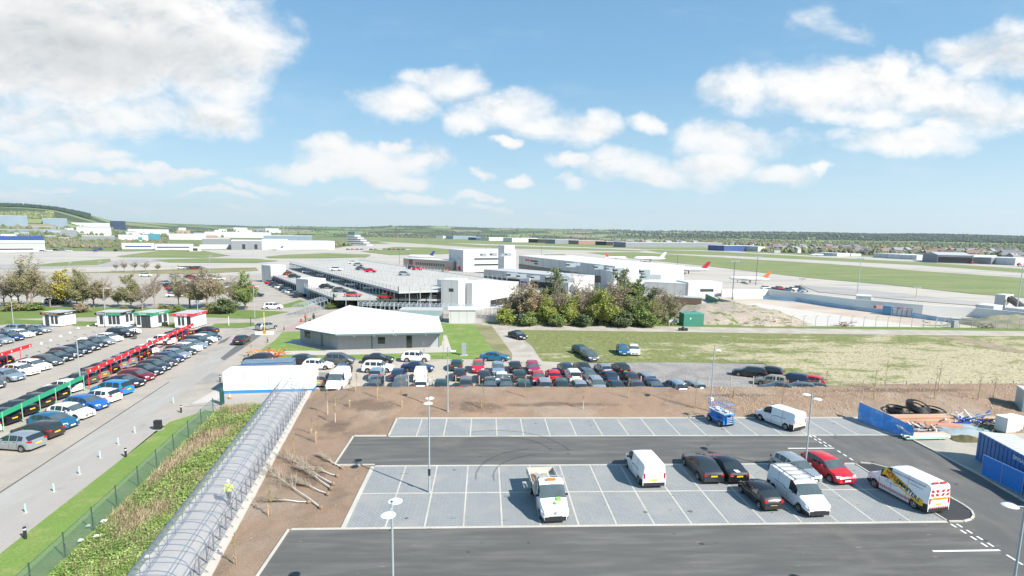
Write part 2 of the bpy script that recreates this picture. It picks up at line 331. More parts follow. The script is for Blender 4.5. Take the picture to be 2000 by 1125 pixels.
def m_field():
    m = pbr('rough_field', (.2, .2, .1), .97, coord='world', bump=1.2, bscale=3.5); t = m.node_tree; N = NT(t)
    b = [n for n in t.nodes if n.type == 'BSDF_PRINCIPLED'][0]
    pos = N.n('ShaderNodeNewGeometry').outputs['Position']; sx = N.n('ShaderNodeSeparateXYZ'); N.put(sx.inputs[0], pos)
    dry = N.mix(N.ramp(N.noise(pos, 1.6, 6, .7), .35, .65), (.31, .27, .16, 1), (.46, .41, .27, 1))
    grn = N.mix(N.ramp(N.noise(pos, 1.1, 5, .7), .35, .65), (.125, .15, .042, 1), (.205, .215, .075, 1))
    n1 = N.noise(N.v('MULTIPLY', pos, (.7, 1.3, 1)), .16, 8, .72, .4)
    gx = N.ramp(sx.outputs[0], 10, 75, .12, -.05); gy = N.ramp(sx.outputs[1], 88, 101, 0, .12)
    g2 = N.ramp(sx.outputs[1], 80, 84, .10, 0)
    k = N.m('ADD', N.m('ADD', N.m('ADD', n1, gx), gy), N.m('MULTIPLY', g2, N.ramp(sx.outputs[0], 35, 50, 1, 0)))
    c = N.mix(N.ramp(k, .47, .60), dry, grn)
    c = N.mix(N.ramp(N.noise(pos, .55, 6, .7), .66, .76), c, (.21, .15, .11, 1))
    c = N.mix(1, c, N.mix(N.ramp(N.noise(pos, 5, 3, .8), .3, .7), (.8, .8, .8, 1), (1.18, 1.18, 1.18, 1)), 'MULTIPLY')
    N.put(b.inputs['Base Color'], c); return m
M_field = m_field()

sheet('ground', [(-9000, -60), (9000, -60), (9000, 9000), (-9000, 9000)], -.30, M_base)
# the airfield beyond: concrete aprons, taxiways, runway, grass between
def far(name, px, lvl, mat, z=0): return sheet(name, PX(*px), -.22+.035*lvl+z, mat)
far('apron', [(-160,498),(90,489),(250,491),(380,487),(640,488),(700,476),(1000,478),(1380,484),(1500,497),(1700,501),(2120,524),(2140,680),(1700,632),(1430,592),(1200,590),(900,600),(600,560),(500,545),(-200,548)], 0, M_air)
far('airfield_grass', [(690,459),(1060,471),(1400,481),(1500,489),(1500,494),(1380,487),(1180,487),(960,476),(700,468)], 1, M_strip)
far('runway', [(720,469),(1500,494),(1700,505),(2100,534),(2100,546),(1600,514),(1300,499),(1000,487),(760,476)], 2, M_air)
for i, p in enumerate([
 [(700,470),(812,470),(976,481),(985,484),(930,483),(786,474)], [(704,491),(770,482),(838,483),(920,490),(925,494),(860,496),(762,498),(712,492)], [(698,500),(722,500),(712,503)],
 [(1144,493),(1236,492),(1400,502),(1500,508),(1620,515),(1800,529),(2100,549),(2100,588),(1900,573),(1740,556),(1600,544),(1480,531),(1380,519),(1300,511),(1230,504)],
 [(1250,487),(1400,491),(1600,502),(1800,512),(2100,531),(2100,540),(1800,518),(1600,508),(1420,499),(1300,495)], [(1060,497),(1100,496),(1125,503),(1100,505)],
 [(920,478),(1130,484),(1260,489),(1250,491),(1100,488),(960,484)], [(1150,483),(1320,482),(1430,487),(1400,489),(1290,487)],
 [(228,500),(330,487),(400,490),(450,499),(400,503),(240,502)], [(300,507),(400,504),(500,505),(545,509),(500,513),(330,512)], [(518,501),(560,497),(640,494),(725,497),(715,502),(620,504),(525,504)],
 [(60,519),(105,513),(215,505),(217,510),(190,517),(90,520)], [(380,477),(640,474),(700,470),(700,474),(660,479),(400,481)]]):
    far('airfield_grass', p, 3+i*.1, M_strip)
far('dry_verge', [(-60,536),(200,530),(380,524),(500,522),(505,528),(350,536),(150,541),(-60,548)], 3, M_olive)
far('taxiway', [(-80,518),(110,513),(300,505),(330,508),(200,520),(60,524),(-80,527)], 2.5, M_runway)
far('apron_patch', [(1560,556),(1700,566),(1900,588),(1960,600),(1800,588),(1600,570)], 4, M_runway)
# the hire car park, its road, footway and verge
sheet('car_park', [dn(10, -22.9), dn(57, -22.9), dn(57, -14.6), dn(66, -14.6), (-20.3, 64.2), (-19, 66), (8, 66), (14, 112), (22, 165), (-60, 235), (-300, 245), (-300, 10)], -.006, M_rent)
sheet('road', [dn(10, -28.5), dn(70, -28.3), dn(110, -27.5), dn(118, -25), dn(60, -25.0), dn(10, -25.6)], 0, M_road)
mb = MB(); mb.box(-.06, .06, 10, 74, -.005, .004); o = mb.build('tarmac_joint', M_joint); o.rotation_euler = (0, 0, R_(9)); o.location = (*dn(0, -28.5), 0); tag(o, kind='structure')
sheet('footway', [dn(10, -25.6), dn(60, -25.0), dn(62, -22.9), dn(10, -22.9)], .012, M_foot)
sheet('verge', [dn(10, -23.0), dn(36, -23.2), dn(58, -22.6), dn(61, -20.4), dn(61, -18.9), dn(10, -19.0)], .03, M_lawn)
sheet('tar_patch', PX((492,652),(510,655),(472,682),(438,704),(430,700),(470,668)), .004, pbr('tar_patch', (.12, .12, .12), .9, var=.1))
sheet('tar_patch', PX((430,666),(452,656),(440,668),(424,673)), .004, MATS['tar_patch'])
for p in ([(-80,598),(200,600),(410,603),(470,605),(565,609),(500,623),(410,620),(300,617),(60,622),(-80,624)], [(546,597),(585,586),(612,590),(600,598),(555,601)], [(150,628),(192,628),(192,637),(140,637)], [(262,630),(345,630),(345,641),(325,640),(262,638)],
          [(-60,620),(88,626),(86,634),(30,632),(-60,640)], [(420,632),(495,630),(500,636),(470,641),(405,641)], [(600,572),(625,575),(650,590),(640,592)]):
    sheet('grass', PX(*p), .02, M_grass)
sheet('lawn', PX((500,690),(538,664),(552,648),(600,622),(690,600),(875,632),(942,634),(998,703),(930,701),(690,702),(497,706)), .02, M_lawn)
sheet('dry_grass', PX((926,634),(960,636),(1000,690),(1000,704),(978,704)), .024, M_olive)
sheet('path', PX((556,668),(592,661),(662,682),(862,676),(866,655),(872,655),(882,684),(880,688),(652,694),(497,692),(497,687),(606,685),(640,686),(566,672)), .035, M_pale)
sheet('paving', PX((540,648),(588,628),(640,612),(652,616),(600,644),(583,648)), .03, pbr('pink_paving', (.36, .26, .23), .9, var=.06, fine=.1, bscale=6, coord='world'))
sheet('path', PX((360,795),(436,772),(600,771),(560,789),(400,792)), .03, M_foot)
sheet('path', PX((372,790),(430,757),(436,770),(420,785)), .036, M_pale)
# the overflow car park and the field
sheet('overflow_car_park', [(-20.3, 64.6), (13, 65.2), (16, 79.3), (4.0, 81.4), (-12, 81.6), (-20.5, 80.0), (-23, 72)], .008, M_yard)
sheet('gravel_car_park', [(12.5, 65.2), (39.2, 65.6), (42.2, 71), (42.8, 79.5), (30, 80.2), (15.6, 79.6)], .010, M_gravel)
sheet('rough_field', [(5, 110), (8.2, 92), (8.8, 80), (43, 80), (43, 71.5), (40, 65.0), (140, 63), (150, 99), (120, 104), (60, 107.5)], .000, M_field)
sheet('track', PX((940,634),(962,634),(1004,642),(1016,662),(1066,712),(1050,716),(980,708),(962,662)), .014, M_track)
sheet('track', PX((930,633),(1200,636),(1500,641),(2080,648),(2080,658),(1500,651),(1200,647),(1000,644)), .016, M_track)
sheet('green_verge', PX((940,628),(1300,630),(1560,637),(2080,642),(2080,649),(1500,641.5),(960,634.5)), .010, M_grass)
sheet('field_bare_strip', PX((1835,657),(1880,657),(1990,683),(2060,690),(2060,696),(1960,687),(1880,667)), .02, pbr('bare_earth', (.30, .235, .175), .95, var=.2, scale=.8, c2=(.22, .20, .09), thr=(.45, .6), fine=.2, bscale=4, coord='world'))
# hardstanding between the field and the airfield
far('hardstanding', [(1380,566),(1480,583),(1670,606),(1900,636),(2080,655),(2080,641),(1900,640),(1560,638),(1435,600)], 5, pbr('pink_hardcore', (.42, .335, .27), .95, var=.08, scale=.08, fine=.08, bscale=2, coord='world', c2=(.46, .40, .33)))
far('hardstanding', [(1432,596),(1480,592),(1560,604),(1700,624),(1810,640),(1560,639)], 6, pbr('cream_hardcore', (.50, .465, .42), .95, var=.05, scale=.1, coord='world'))

# ------------------------------------------------------------------ the new car park (metres read off its own bays)
X0, BW, Y0 = -8.94, 2.5548, 33.51
YM, YF, YA, YB = Y0+4.8, Y0+9.6, Y0+16.2, Y0+21.15
XR = X0+16*BW
sheet('new_car_park_asphalt', [(-12.6, 5), (-12.45, Y0), (X0, Y0), (X0, YF), (-12.25, YF+.4), (-12.2, YA), (X0, YA), (X0, YB), (42.2, YB), (41.4, 48.5), (41.0, 41), (40.3, 36.6), (39.0, 28), (36, 5)], 0, M_asph)
sheet('access_road', [(32.2, 5), (32.2, YA), (32.4, YA), (40.2, YA), (41.35, 48.2), (40.95, 41), (40.25, 36.6), (38.95, 28), (35.9, 5)], .004, M_asph2)
sheet('block_paving', [(X0, Y0), (XR, Y0), (XR, YF), (X0, YF)], .008, M_pav)
sheet('block_paving', [(X0, YA), (41.5, YA), (42, YB), (X0, YB)], .009, M_pav)
sheet('asphalt_island', [(XR+.12, Y0+.1), (33.5, 33.7), (34.4, 34.3), (34.95, 35.3), (35.0, 36.6), (34.75, 39.5), (34.3, 41.8), (33.3, 42.9), (XR+.12, YF)], .010, pbr('dark_asphalt', (.035, .037, .04), .85, var=.1, fine=.25, bscale=26, coord='world'))
mb = MB().mat(M_linew)
Z = .016
def strip(mb, a, b, w, z0=-.01, z1=Z):
    a, b = Vector((a[0], a[1])), Vector((b[0], b[1])); d = (b-a).normalized(); n = Vector((-d.y, d.x))*w/2
    mb.prism([a-n, b-n, b+n, a+n], z0, z1)
for y, x1, w in ((Y0, XR, .22), (YF, XR+.1, .22), (YA, 41.4, .2)): strip(mb, (X0 if y != Y0 else -12.4, y), (x1, y), w)
strip(mb, (X0, YM), (XR, YM), .12)
for i in range(1, 16): strip(mb, (X0+i*BW, Y0+.11), (X0+i*BW, YM-.06), .11, z1=Z-.002); strip(mb, (X0+i*BW, YM+.06), (X0+i*BW, YF-.11), .11, z1=Z-.002)
for i in range(1, 20): strip(mb, (X0+i*BW, YA+.1), (X0+i*BW, YB-.09), .11, z1=Z-.002)
tag(mb.build('bay_markings'), kind='structure')
mb = MB().mat(M_kerb)
def poly_kerb(mb, pts, w=.14, z1=.11):
    for a, b in zip(pts[:-1], pts[1:]):
        a, b = Vector(a), Vector(b); d = (b-a).normalized(); strip(mb, a-d*w*.0, b-d*w*.5, w, -.1, z1)
poly_kerb(mb, [(-12.7, 4), (-12.52, Y0-.08)]); poly_kerb(mb, [(X0-.16, Y0+.1), (X0-.16, YF)], .3, .05)
poly_kerb(mb, [(-12.3, YF+.35), (-12.27, YA-.02)]); poly_kerb(mb, [(-12.2, YA+.08), (X0-.2, YA+.08)]); poly_kerb(mb, [(X0-.07, YA+.18), (X0-.07, YB+.1)]); poly_kerb(mb, [(X0+.08, YB+.07), (42, YB+.07)])
poly_kerb(mb, [(-12.1, YF+.2), (X0-.02, YF+.2)], .12, .09)
poly_kerb(mb, [(XR+.07, Y0+.15), (XR+.07, YF-.1)], .12, .06)
poly_kerb(mb, [(41.45, 48.5), (41.05, 41), (40.35, 36.6), (39.05, 28), (36, 5)], .15, .12)
poly_kerb(mb, [(XR+.1, Y0-.02), (33.1, 33.48), (33.9, 33.75), (34.5, 34.2), (34.95, 34.85), (35.12, 35.6), (35.14, 36.6), (34.9, 39.5), (34.5, 41.8), (33.4, 42.95), (XR+.6, YF+.1)], .13, .09)
tag(mb.build('kerb'), kind='structure')
mb = MB().mat(M_linep)
def dashes(x, ya, yb, n, f=.55, w=.14):
    L = (yb-ya)/n
    for k in range(n): strip(mb, (x, ya+k*L), (x, ya+(k+f)*L), w, .004, .0125)
for ya, yb in ((Y0-.3, 30.15), (YA-.1, 46.45)):
    for x in (XR, XR+.42): dashes(x, ya, yb, 4 if ya < 40 else 4)
dashes(XR+.4, 45.9, 43.4, 3); dashes(XR+.4, 29.6, 14, 7, .45)
strip(mb, (28.0, 30.1), (XR+.45, 30.1), .15, .003, .0135); strip(mb, (28.0, 46.45), (XR+.45, 46.45), .15, .003, .0135)
tag(mb.build('road_markings'), kind='structure')

# bare soil with the bank behind the new car park
def lotdist(x, y):
    d = 1e9
    for x0, y0, y1 in ((-12.6, -50, 33.6), (-9.1, 33.6, 43.3), (-12.4, 43.3, 49.9), (-9.1, 49.9, 54.8)):
        dx = max(x0-x, 0); dy = max(y0-y, 0, y-y1); d = min(d, math.hypot(dx, dy))
    return d
def bank(x, y):
    yc = 62.6 + (0 if x < 40 else (x-40)*.02)
    hc = 1.0 if x < 34 else 1.0+min(.35, (x-34)*.02)
    fade = max(0, min(1, (x+20)/5)) if x < -10 else 1
    if y < 55.1: h = 0
    elif y < yc: t = (y-55.1)/(yc-55.1); h = hc*(t**.8)
    elif y < yc+.7: h = hc
    else: h = hc*max(0, 1-(y-yc-.7)/1.9)
    return h*fade
def soil_h(x, y):
    ld = lotdist(x, y); k = min(1, max(0, ld-.1)/1.5)
    rough = 1 if x < 28 else 1+min(1.6, (x-28)*.1)
    n = mnoise.fractal(Vector((x*.35, y*.35, 3)), 1, 2, 4)*.10 + mnoise.fractal(Vector((x*1.4, y*1.4, 9)), 1, 2, 3)*.035*rough
    h = bank(x, y) + k*(n+.03)
    for mx, my, s, a in ((-12.5, 58.0, 2.2, .28), (-1.2, 56.9, 2.4, .25), (9, 57.5, 3, .12), (-15.5, 45, 2, .1)):
        h += a*math.exp(-((x-mx)**2+(y-my)**2)/(s*s))*k
    return h - .03 if ld > 0 else -.05
vs = []; fs = []; ny = 190; nx = 330
for j in range(ny+1):
    y = 10 + (65.4-10)*j/ny; xl = (-10.6-.156*y)/.988
    for i in range(nx+1):
        x = xl + (96-xl)*((i/nx)**1.25); vs.append((x, y, soil_h(x, y)))
for j in range(ny):
    for i in range(nx):
        a = j*(nx+1)+i; fs.append((a, a+1, a+nx+2, a+nx+1))
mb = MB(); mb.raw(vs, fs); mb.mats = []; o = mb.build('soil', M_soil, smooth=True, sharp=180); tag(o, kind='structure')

TYM = pbr('tyre_mark', (.035, .035, .035), .8, var=.3, scale=1, alpha=.24, coord='world'); mb = MB().mat(TYM)
def arc(cx, cy, r, a0, a1, w=.16, n=26):
    for k in range(n):
        b0, b1 = R_(a0+(a1-a0)*k/n), R_(a0+(a1-a0)*(k+1)/n); mb.face([(cx+q*math.cos(b), cy+q*math.sin(b), .0185) for q, b in ((r-w/2, b0), (r+w/2, b0), (r+w/2, b1), (r-w/2, b1))])
arc(1.2, 44.5, 5.2, 20, 120); arc(1.2, 44.5, 6.7, 15, 110); arc(5, 41.0, 4.2, 95, 190); arc(5, 41.0, 5.6, 100, 185); 
tag(mb.build('tyre_marks'), kind='structure')
mb = MB().mat(pbr('oil_stain', (.03, .03, .03), .6, alpha=.35, var=.2)); rnd = random.Random(4)
for k in range(60):
    x, y = rnd.uniform(-8, 38), rnd.uniform(29, 54); r = rnd.uniform(.04, .2); mb.face([(x+r*(1+.4*math.sin(q*2.3+k))*math.cos(q*.785), y+r*.8*math.sin(q*.785), .0192) for q in range(8)])
mb.mat(pbr('dust_spill', (.30, .28, .24), .9, alpha=.45, var=.2))
for k in range(110):
    x, y = rnd.uniform(-12, 39), rnd.uniform(28, 50); r = rnd.uniform(.02, .11); mb.face([(x+r*2.2*math.cos(q*1.05), y+r*.7*math.sin(q*1.05), .0200) for q in range(6)])
tag(mb.build('stains'), kind='structure')

for x, y in ((1533, 569), (1541, 569), (1549, 569), (1678, 582), (1686, 583), (1694, 584)):
    sheet('apron_marking', PX((x, y+3), (x+5, y+3.3), (x+11, y-3), (x+7, y-3.2)), .0, MATS['white_road_paint'])
# ------------------------------------------------------------------ vehicles
def interp(ctrl, s):
    if s <= ctrl[0][0]: return ctrl[0][1]
    for (a, za), (b, zb) in zip(ctrl[:-1], ctrl[1:]):
        if s <= b: return za + (zb-za)*(s-a)/(b-a)
    return ctrl[-1][1]
def wheel_obj(parent, x, y, R, w=.2, side=1, n=20):
    M = Matrix.Translation((x, y, R)) @ Matrix.Rotation(R_(90), 4, 'X')
    mb = MB().mat(TYRE); hw = w/2
    mb.lathe([(R*.62, -hw), (R*.93, -hw), (R, -hw*.6), (R, hw*.6), (R*.93, hw), (R*.62, hw)], n, M=M)
    wo = mb.build('wheel', parent=parent, smooth=True)
    mb = MB(); o = -side
    zf = o*hw*.82
    mb.mat(RIM); mb.lathe([(R*.64, o*hw*.98), (R*.56, zf)], n, M=M)
    for k in range(n):
        a0, a1 = 2*math.pi*k/n, 2*math.pi*(k+1)/n
        mb.mat(RIM if k % 4 < 2 else BLACKP)
        q = [(R*.2, a0), (R*.56, a0), (R*.56, a1), (R*.2, a1)]
        zz = zf if k % 4 < 2 else zf-o*.03
        mb.face([M @ Vector((r*math.cos(a), r*math.sin(a), zz)) for r, a in q])
    mb.mat(RIM); mb.lathe([(R*.2, zf), (.001, zf+o*.015)], n, M=M)
    mb.build('rim', parent=wo)
    return wo
def vehicle(name, sp, color='white', parts=True):
    """body lofted from a side profile; x forward, origin on the ground under the middle"""
    L, Wd, R = sp['L'], sp['W'], sp['R']; z0 = sp.get('z0', .2); xf, xr = sp['xf'], sp['xr']
    top, belt = sp['top'], sp['belt']; Ra = R+.06
    S = {0., L}
    for a, _ in top+belt: S.add(a)
    for c in (xf, xr):
        for k in range(-6, 7): S.add(round(c+Ra*math.sin(k*math.pi/12), 3))
    for a, b in sp['side']: S |= {a, b}
    S |= set(sp['wind']) | set(sp.get('rearw', ()))
    S |= {.06, .16, .34, L-.06, L-.16, L-.34}
    S = sorted(x for x in S if 0 <= x <= L)
    S = [s for i, s in enumerate(S) if i == 0 or s-S[i-1] > .012]
    fw = sp.get('fw', [(0, .80), (.06, .87), (.16, .93), (.34, .97), (.8, 1)]); rw = sp.get('rw', [(0, .86), (.06, .91), (.16, .95), (.34, .98), (.8, 1)])
    inset = sp.get('inset', .17); cant = sp.get('cant', .45); rings = []
    for s in S:
        w = Wd/2*min(interp(fw, s), interp(rw, L-s)); zt = interp(top, s); zb = min(interp(belt, s), zt-.035)
        zl = z0 + (.06 if s < .2 or s > L-.2 else 0)
        for c in (xf, xr):
            if abs(s-c) < Ra: zl = max(zl, R+math.sqrt(max(0, Ra*Ra-(s-c)**2)))
        c = max(0, min(1, (zt-zb)/cant)); wr = w*(.95-inset*c)
        zm = max(zl+.01, .30); z3 = max(zl+.02, (zb+zl)*.5+.06)
        rings.append([(0, zl), (w*.93, zl), (w*.985, zm), (w, max(z3, zl+.02)), (w*.985, max(zb-.05, zl+.03)), (w*.955, max(zb, zl+.035)), (wr, max(zt-.055*(.4+.6*c), zb+.005)), (wr-.11, zt-.008), (0, zt+.018)])
    cats = {}
    def put(cat, pts): cats.setdefault(cat, MB()).face(pts)
    def P(s, p, sg): return (L/2-s, p[0]*sg, p[1])
    for i in range(len(S)-1):
        sm = (S[i]+S[i+1])/2; A, B = rings[i], rings[i+1]
        for sg in (1, -1):
            for k in range(8):
                cat = 'body'
                if k == 5 and any(a <= sm <= b for a, b in sp['side']): cat = 'side_window_' + ('l' if sg > 0 else 'r')
                if k >= 6 and sp['wind'][0] <= sm <= sp['wind'][1]: cat = 'windscreen'
                if k >= 6 and sp.get('rearw') and sp['rearw'][0] <= sm <= sp['rearw'][1]: cat = 'rear_window'
                if k == 7 and sp.get('sunroof') and sp['sunroof'][0] <= sm <= sp['sunroof'][1]: cat = 'roof_window'
                if k in (2, 1) and sm < .5 and sp.get('dark_bumper') and A[k][1] < .5: cat = 'bumper'
                if k in (2, 1) and sm > L-.5 and sp.get('dark_bumper') and A[k][1] < .5: cat = 'bumper'
                q = [P(S[i], A[k], sg), P(S[i+1], B[k], sg), P(S[i+1], B[k+1], sg), P(S[i], A[k+1], sg)]
                if sg < 0: q = q[::-1]
                put(cat, q)
    for idx, s in ((0, 0), (-1, L)):
        r = rings[idx]; loop = [P(s, p, 1) for p in r] + [P(s, p, -1) for p in r[::-1][1:-1]]
        put('body', loop if idx == -1 else loop[::-1])
    root = empty(name); bd = cats['body']
    m = cats['body']; m.mats = [PAINT[color], BLACKP]; m.cur = 1
    for sq in sp.get('seams', [sp['side'][0][0]-.02, (sp['side'][0][1]+sp['side'][min(1, len(sp['side'])-1)][0])/2]+([sp['side'][1][1]+.03] if len(sp['side']) > 1 else [])):
        i = max(k for k in range(len(S)) if S[k] <= sq); j = min(i+1, len(S)-1); t = (sq-S[i])/max(1e-6, S[j]-S[i]); rg = [(a[0]+(b_[0]-a[0])*t, a[1]+(b_[1]-a[1])*t) for a, b_ in zip(rings[i], rings[j])]
        if rg[1][1] > .45: continue
        top_ = 7 if sp.get('vlamp') and sq > 2.3 else 5
        for sg in (1, -1):
            for k in range(2, top_):
                a, b_ = rg[k], rg[k+1]; m.face([(L/2-sq-.011, sg*(a[0]+.004), a[1]), (L/2-sq+.011, sg*(a[0]+.004), a[1]), (L/2-sq+.011, sg*(b_[0]+.004), b_[1]), (L/2-sq-.011, sg*(b_[0]+.004), b_[1])])
    for sq in (sp['side'][0][1]-.22, (sp['side'][1][1]-.2 if len(sp['side']) > 1 else 2.55)):
        for sg in (1, -1): zz = interp(belt, sq)-.10; yy = Wd/2*.99; m.box(L/2-sq-.09, L/2-sq+.09, *sorted((sg*yy, sg*(yy+.025))), zz-.015, zz+.015)
    if sp.get('vlamp') and L > 4:
        m.box(-L/2-.006, -L/2+.01, -.008, .008, .5, interp(top, L)-.1); zz = interp(belt, 3)-.02
        for sg in (1, -1): m.box(L/2-3.9, L/2-2.6, *sorted((sg*Wd/2*.985, sg*(Wd/2*.985+.012))), zz-.02, zz+.01)
    if sp.get('dark_bumper'):
        m.box(L/2-.12, L/2+.035, -Wd*.37, Wd*.37, .24, .52)
        if xr < L: m.box(-L/2-.035, -L/2+.1, -Wd*.43, Wd*.43, .24, .50)
    b = bd.build('body', None, root, smooth=True, sharp=28)
    for c, m in cats.items():
        if c == 'body': continue
        nm = {'side_window_l': 'side_window', 'side_window_r': 'side_window'}.get(c, c)
        m.mats = []; m.build(nm, BLACKP if c == 'bumper' else (SCREEN if c == 'windscreen' else GLASS), root, smooth=True, sharp=50)
    for x in (xf, xr):
        for sg in (1, -1): wheel_obj(root, L/2-x, sg*(Wd/2-.115), R, .21, sg)
    mb = MB(); mb.box(-L/2+.3, L/2-.3, -Wd/2+.26, Wd/2-.26, z0-.02, min(R+.18, .62)); mb.build('underbody', BLACKP, root)
    # lamps, grille, plates, mirrors
    zh = sp.get('hl', .66); zr = sp.get('tl', .82); wf = Wd/2*.83; wr_ = Wd/2*.86; lh = sp.get('tlh', .17)
    for sg in (1, -1):
        mb = MB(); y0, y1 = wf*.62, wf*1.06
        mb.raw([(L/2+.012, sg*y0, zh-.05), (L/2-.13, sg*(Wd/2*.955), zh-.05), (L/2-.30, sg*(Wd/2*.975), zh+.09), (L/2-.10, sg*y0, zh+.09), (L/2-.05, sg*y1*.9, zh-.05), (L/2-.2, sg*y1*.9, zh+.1)],
               [(0, 4, 5, 3), (4, 1, 2, 5)] if sg < 0 else [(3, 5, 4, 0), (5, 2, 1, 4)]); mb.build('headlight', HEADL, root)
        mb = MB(); a = -L/2
        if sp.get('vlamp'): mb.box(a-.012, a+.10, *sorted((sg*(wr_-.09), sg*(wr_+.035))), zr-.22, zr+.2)
        else: mb.raw([(a-.012, sg*wr_*.68, zr-lh/2), (a-.015, sg*(wr_+.01), zr-lh/2), (a+.2, sg*Wd/2*.975, zr), (a+.03, sg*wr_*.68, zr+lh/2), (a+.02, sg*(wr_+.01), zr+lh/2), (a+.22, sg*Wd/2*.965, zr+lh/2)],
               [(0, 3, 4, 1), (1, 4, 5, 2)] if sg > 0 else [(1, 4, 3, 0), (2, 5, 4, 1)])
        mb.build('tail_light', TAILL, root)
        xm = L/2-sp['wind'][1]+.12; zm_ = interp(belt, sp['wind'][1])+.07
        if not sp.get('nomirror'):
            mb = MB(); mb.raw([(xm+dx, sg*(Wd/2-.02+dy), zm_+dz_) for dx, dy, dz_ in ((0,0,0),(.05,.16,-.01),(.05,.17,.12),(0,.02,.1),(-.1,.02,0),(-.08,.16,0),(-.08,.17,.12),(-.1,.03,.1))], [(0,1,2,3),(7,6,5,4),(1,5,6,2),(3,2,6,7),(0,4,5,1),(0,3,7,4)]); mb.build('mirror', PAINT[color] if not sp.get('dark_bumper') else BLACKP, root)
    g = MB(); zg = sp.get('grille', (.34, .56)); g.box(L/2-.05, L/2+.02, -wf*.55, wf*.55, *zg); g.build('grille', BLACKP, root)
    g = MB(); zp = .42; g.box(L/2+.005, L/2+.03, -.26, .26, zp-.06, zp+.06); g.build('number_plate', PLW, root)
    zp = sp.get('plate', .78); g = MB(); g.box(-L/2-.022, -L/2+.0, -.26, .26, zp-.06, zp+.06); g.build('number_plate', PLY, root)
    return root
SP = {}
SP['hatchback'] = dict(L=4.2, W=1.78, R=.31, xf=.82, xr=3.42, top=[(0,.60),(.08,.70),(.35,.80),(.95,.93),(1.75,1.36),(2.1,1.45),(2.9,1.47),(3.5,1.40),(3.78,1.33),(4.08,.98),(4.2,.86)], belt=[(0,.5),(.9,.90),(3.6,1.0),(4.2,.80)], side=[(1.35,2.22),(2.30,3.02),(3.08,3.55)], wind=(1.02,1.74), rearw=(3.74,4.08), tl=.90, plate=.66)
SP['saloon'] = dict(L=4.6, W=1.82, R=.32, xf=.88, xr=3.62, top=[(0,.58),(.08,.68),(.4,.80),(1.15,.93),(1.95,1.34),(2.3,1.42),(3.0,1.42),(3.3,1.36),(3.95,1.04),(4.45,1.0),(4.6,.86)], belt=[(0,.5),(1.1,.90),(3.6,.97),(4.6,.86)], side=[(1.5,2.42),(2.5,3.22),(3.28,3.62)], wind=(1.2,1.95), rearw=(3.3,3.95), tl=.82, plate=.72, tlh=.15)
SP['estate'] = dict(L=4.6, W=1.82, R=.32, xf=.88, xr=3.66, top=[(0,.60),(.08,.70),(.4,.82),(1.1,.95),(1.85,1.38),(2.2,1.46),(3.4,1.47),(4.1,1.42),(4.25,1.36),(4.5,.98),(4.6,.84)], belt=[(0,.5),(1.1,.92),(3.8,1.0),(4.6,.82)], side=[(1.45,2.32),(2.4,3.2),(3.28,4.05)], wind=(1.15,1.86), rearw=(4.2,4.5), tl=.9, plate=.66)
SP['suv'] = dict(L=4.5, W=1.88, R=.36, z0=.27, xf=.86, xr=3.56, top=[(0,.68),(.08,.82),(.4,.98),(1.05,1.08),(1.65,1.52),(2.0,1.64),(3.6,1.66),(4.05,1.58),(4.36,1.12),(4.5,.96)], belt=[(0,.55),(1,1.04),(3.8,1.12),(4.5,.92)], side=[(1.35,2.25),(2.33,3.15),(3.23,3.9)], wind=(1.1,1.66), rearw=(4.02,4.36), hl=.80, tl=1.0, plate=.80)
SP['people_carrier'] = dict(L=4.4, W=1.82, R=.32, xf=.80, xr=3.55, top=[(0,.62),(.08,.76),(.4,.92),(.8,1.04),(1.65,1.54),(2.0,1.63),(3.6,1.64),(4.05,1.55),(4.3,1.05),(4.4,.90)], belt=[(0,.5),(.8,.98),(3.8,1.06),(4.4,.88)], side=[(1.2,2.1),(2.2,3.0),(3.08,3.85)], wind=(.88,1.66), rearw=(4.02,4.3), tl=1.0, plate=.72)
SP['small_car'] = dict(L=3.62, W=1.63, R=.28, xf=.62, xr=3.05, top=[(0,.55),(.08,.66),(.35,.80),(.7,.90),(1.35,1.30),(1.65,1.37),(2.4,1.37),(2.85,1.28),(3.35,.98),(3.55,.80),(3.62,.62)], belt=[(0,.48),(.7,.86),(3.0,.94),(3.62,.60)], side=[(1.05,2.0),(2.08,2.65)], wind=(.76,1.35), rearw=(2.85,3.34), tl=.80, plate=.46, tlh=.2, dark_bumper=True)
SP['panel_van'] = dict(seams=[1.28, 2.28, 3.5], L=4.85, W=1.92, R=.33, xf=.92, xr=3.95, top=[(0,.62),(.08,.85),(.45,1.02),(.9,1.15),(1.55,1.75),(1.95,1.93),(4.6,1.95),(4.78,1.90),(4.85,1.80)], belt=[(0,.5),(.9,1.08),(2.2,1.16),(4.85,1.16)], side=[(1.3,2.2)], wind=(.98,1.62), inset=.11, cant=.8, rw=[(0,.955),(.06,.975),(.3,1)], hl=.78, tl=1.05, plate=.72, vlamp=True, dark_bumper=True)
SP['tall_van'] = dict(seams=[1.28, 2.28, 3.6], L=5.3, W=1.98, R=.35, xf=.85, xr=4.25, top=[(0,.70),(.08,.95),(.4,1.12),(.85,1.28),(1.6,2.0),(1.95,2.22),(2.4,2.30),(5.0,2.30),(5.2,2.24),(5.3,2.12)], belt=[(0,.55),(.9,1.20),(2.2,1.28),(5.3,1.28)], side=[(1.3,2.2)], wind=(.94,1.68), inset=.09, cant=.9, rw=[(0,.955),(.06,.975),(.3,1)], hl=.88, tl=1.05, plate=.80, vlamp=True, dark_bumper=True)
PROTO = {}
PARK = 400.
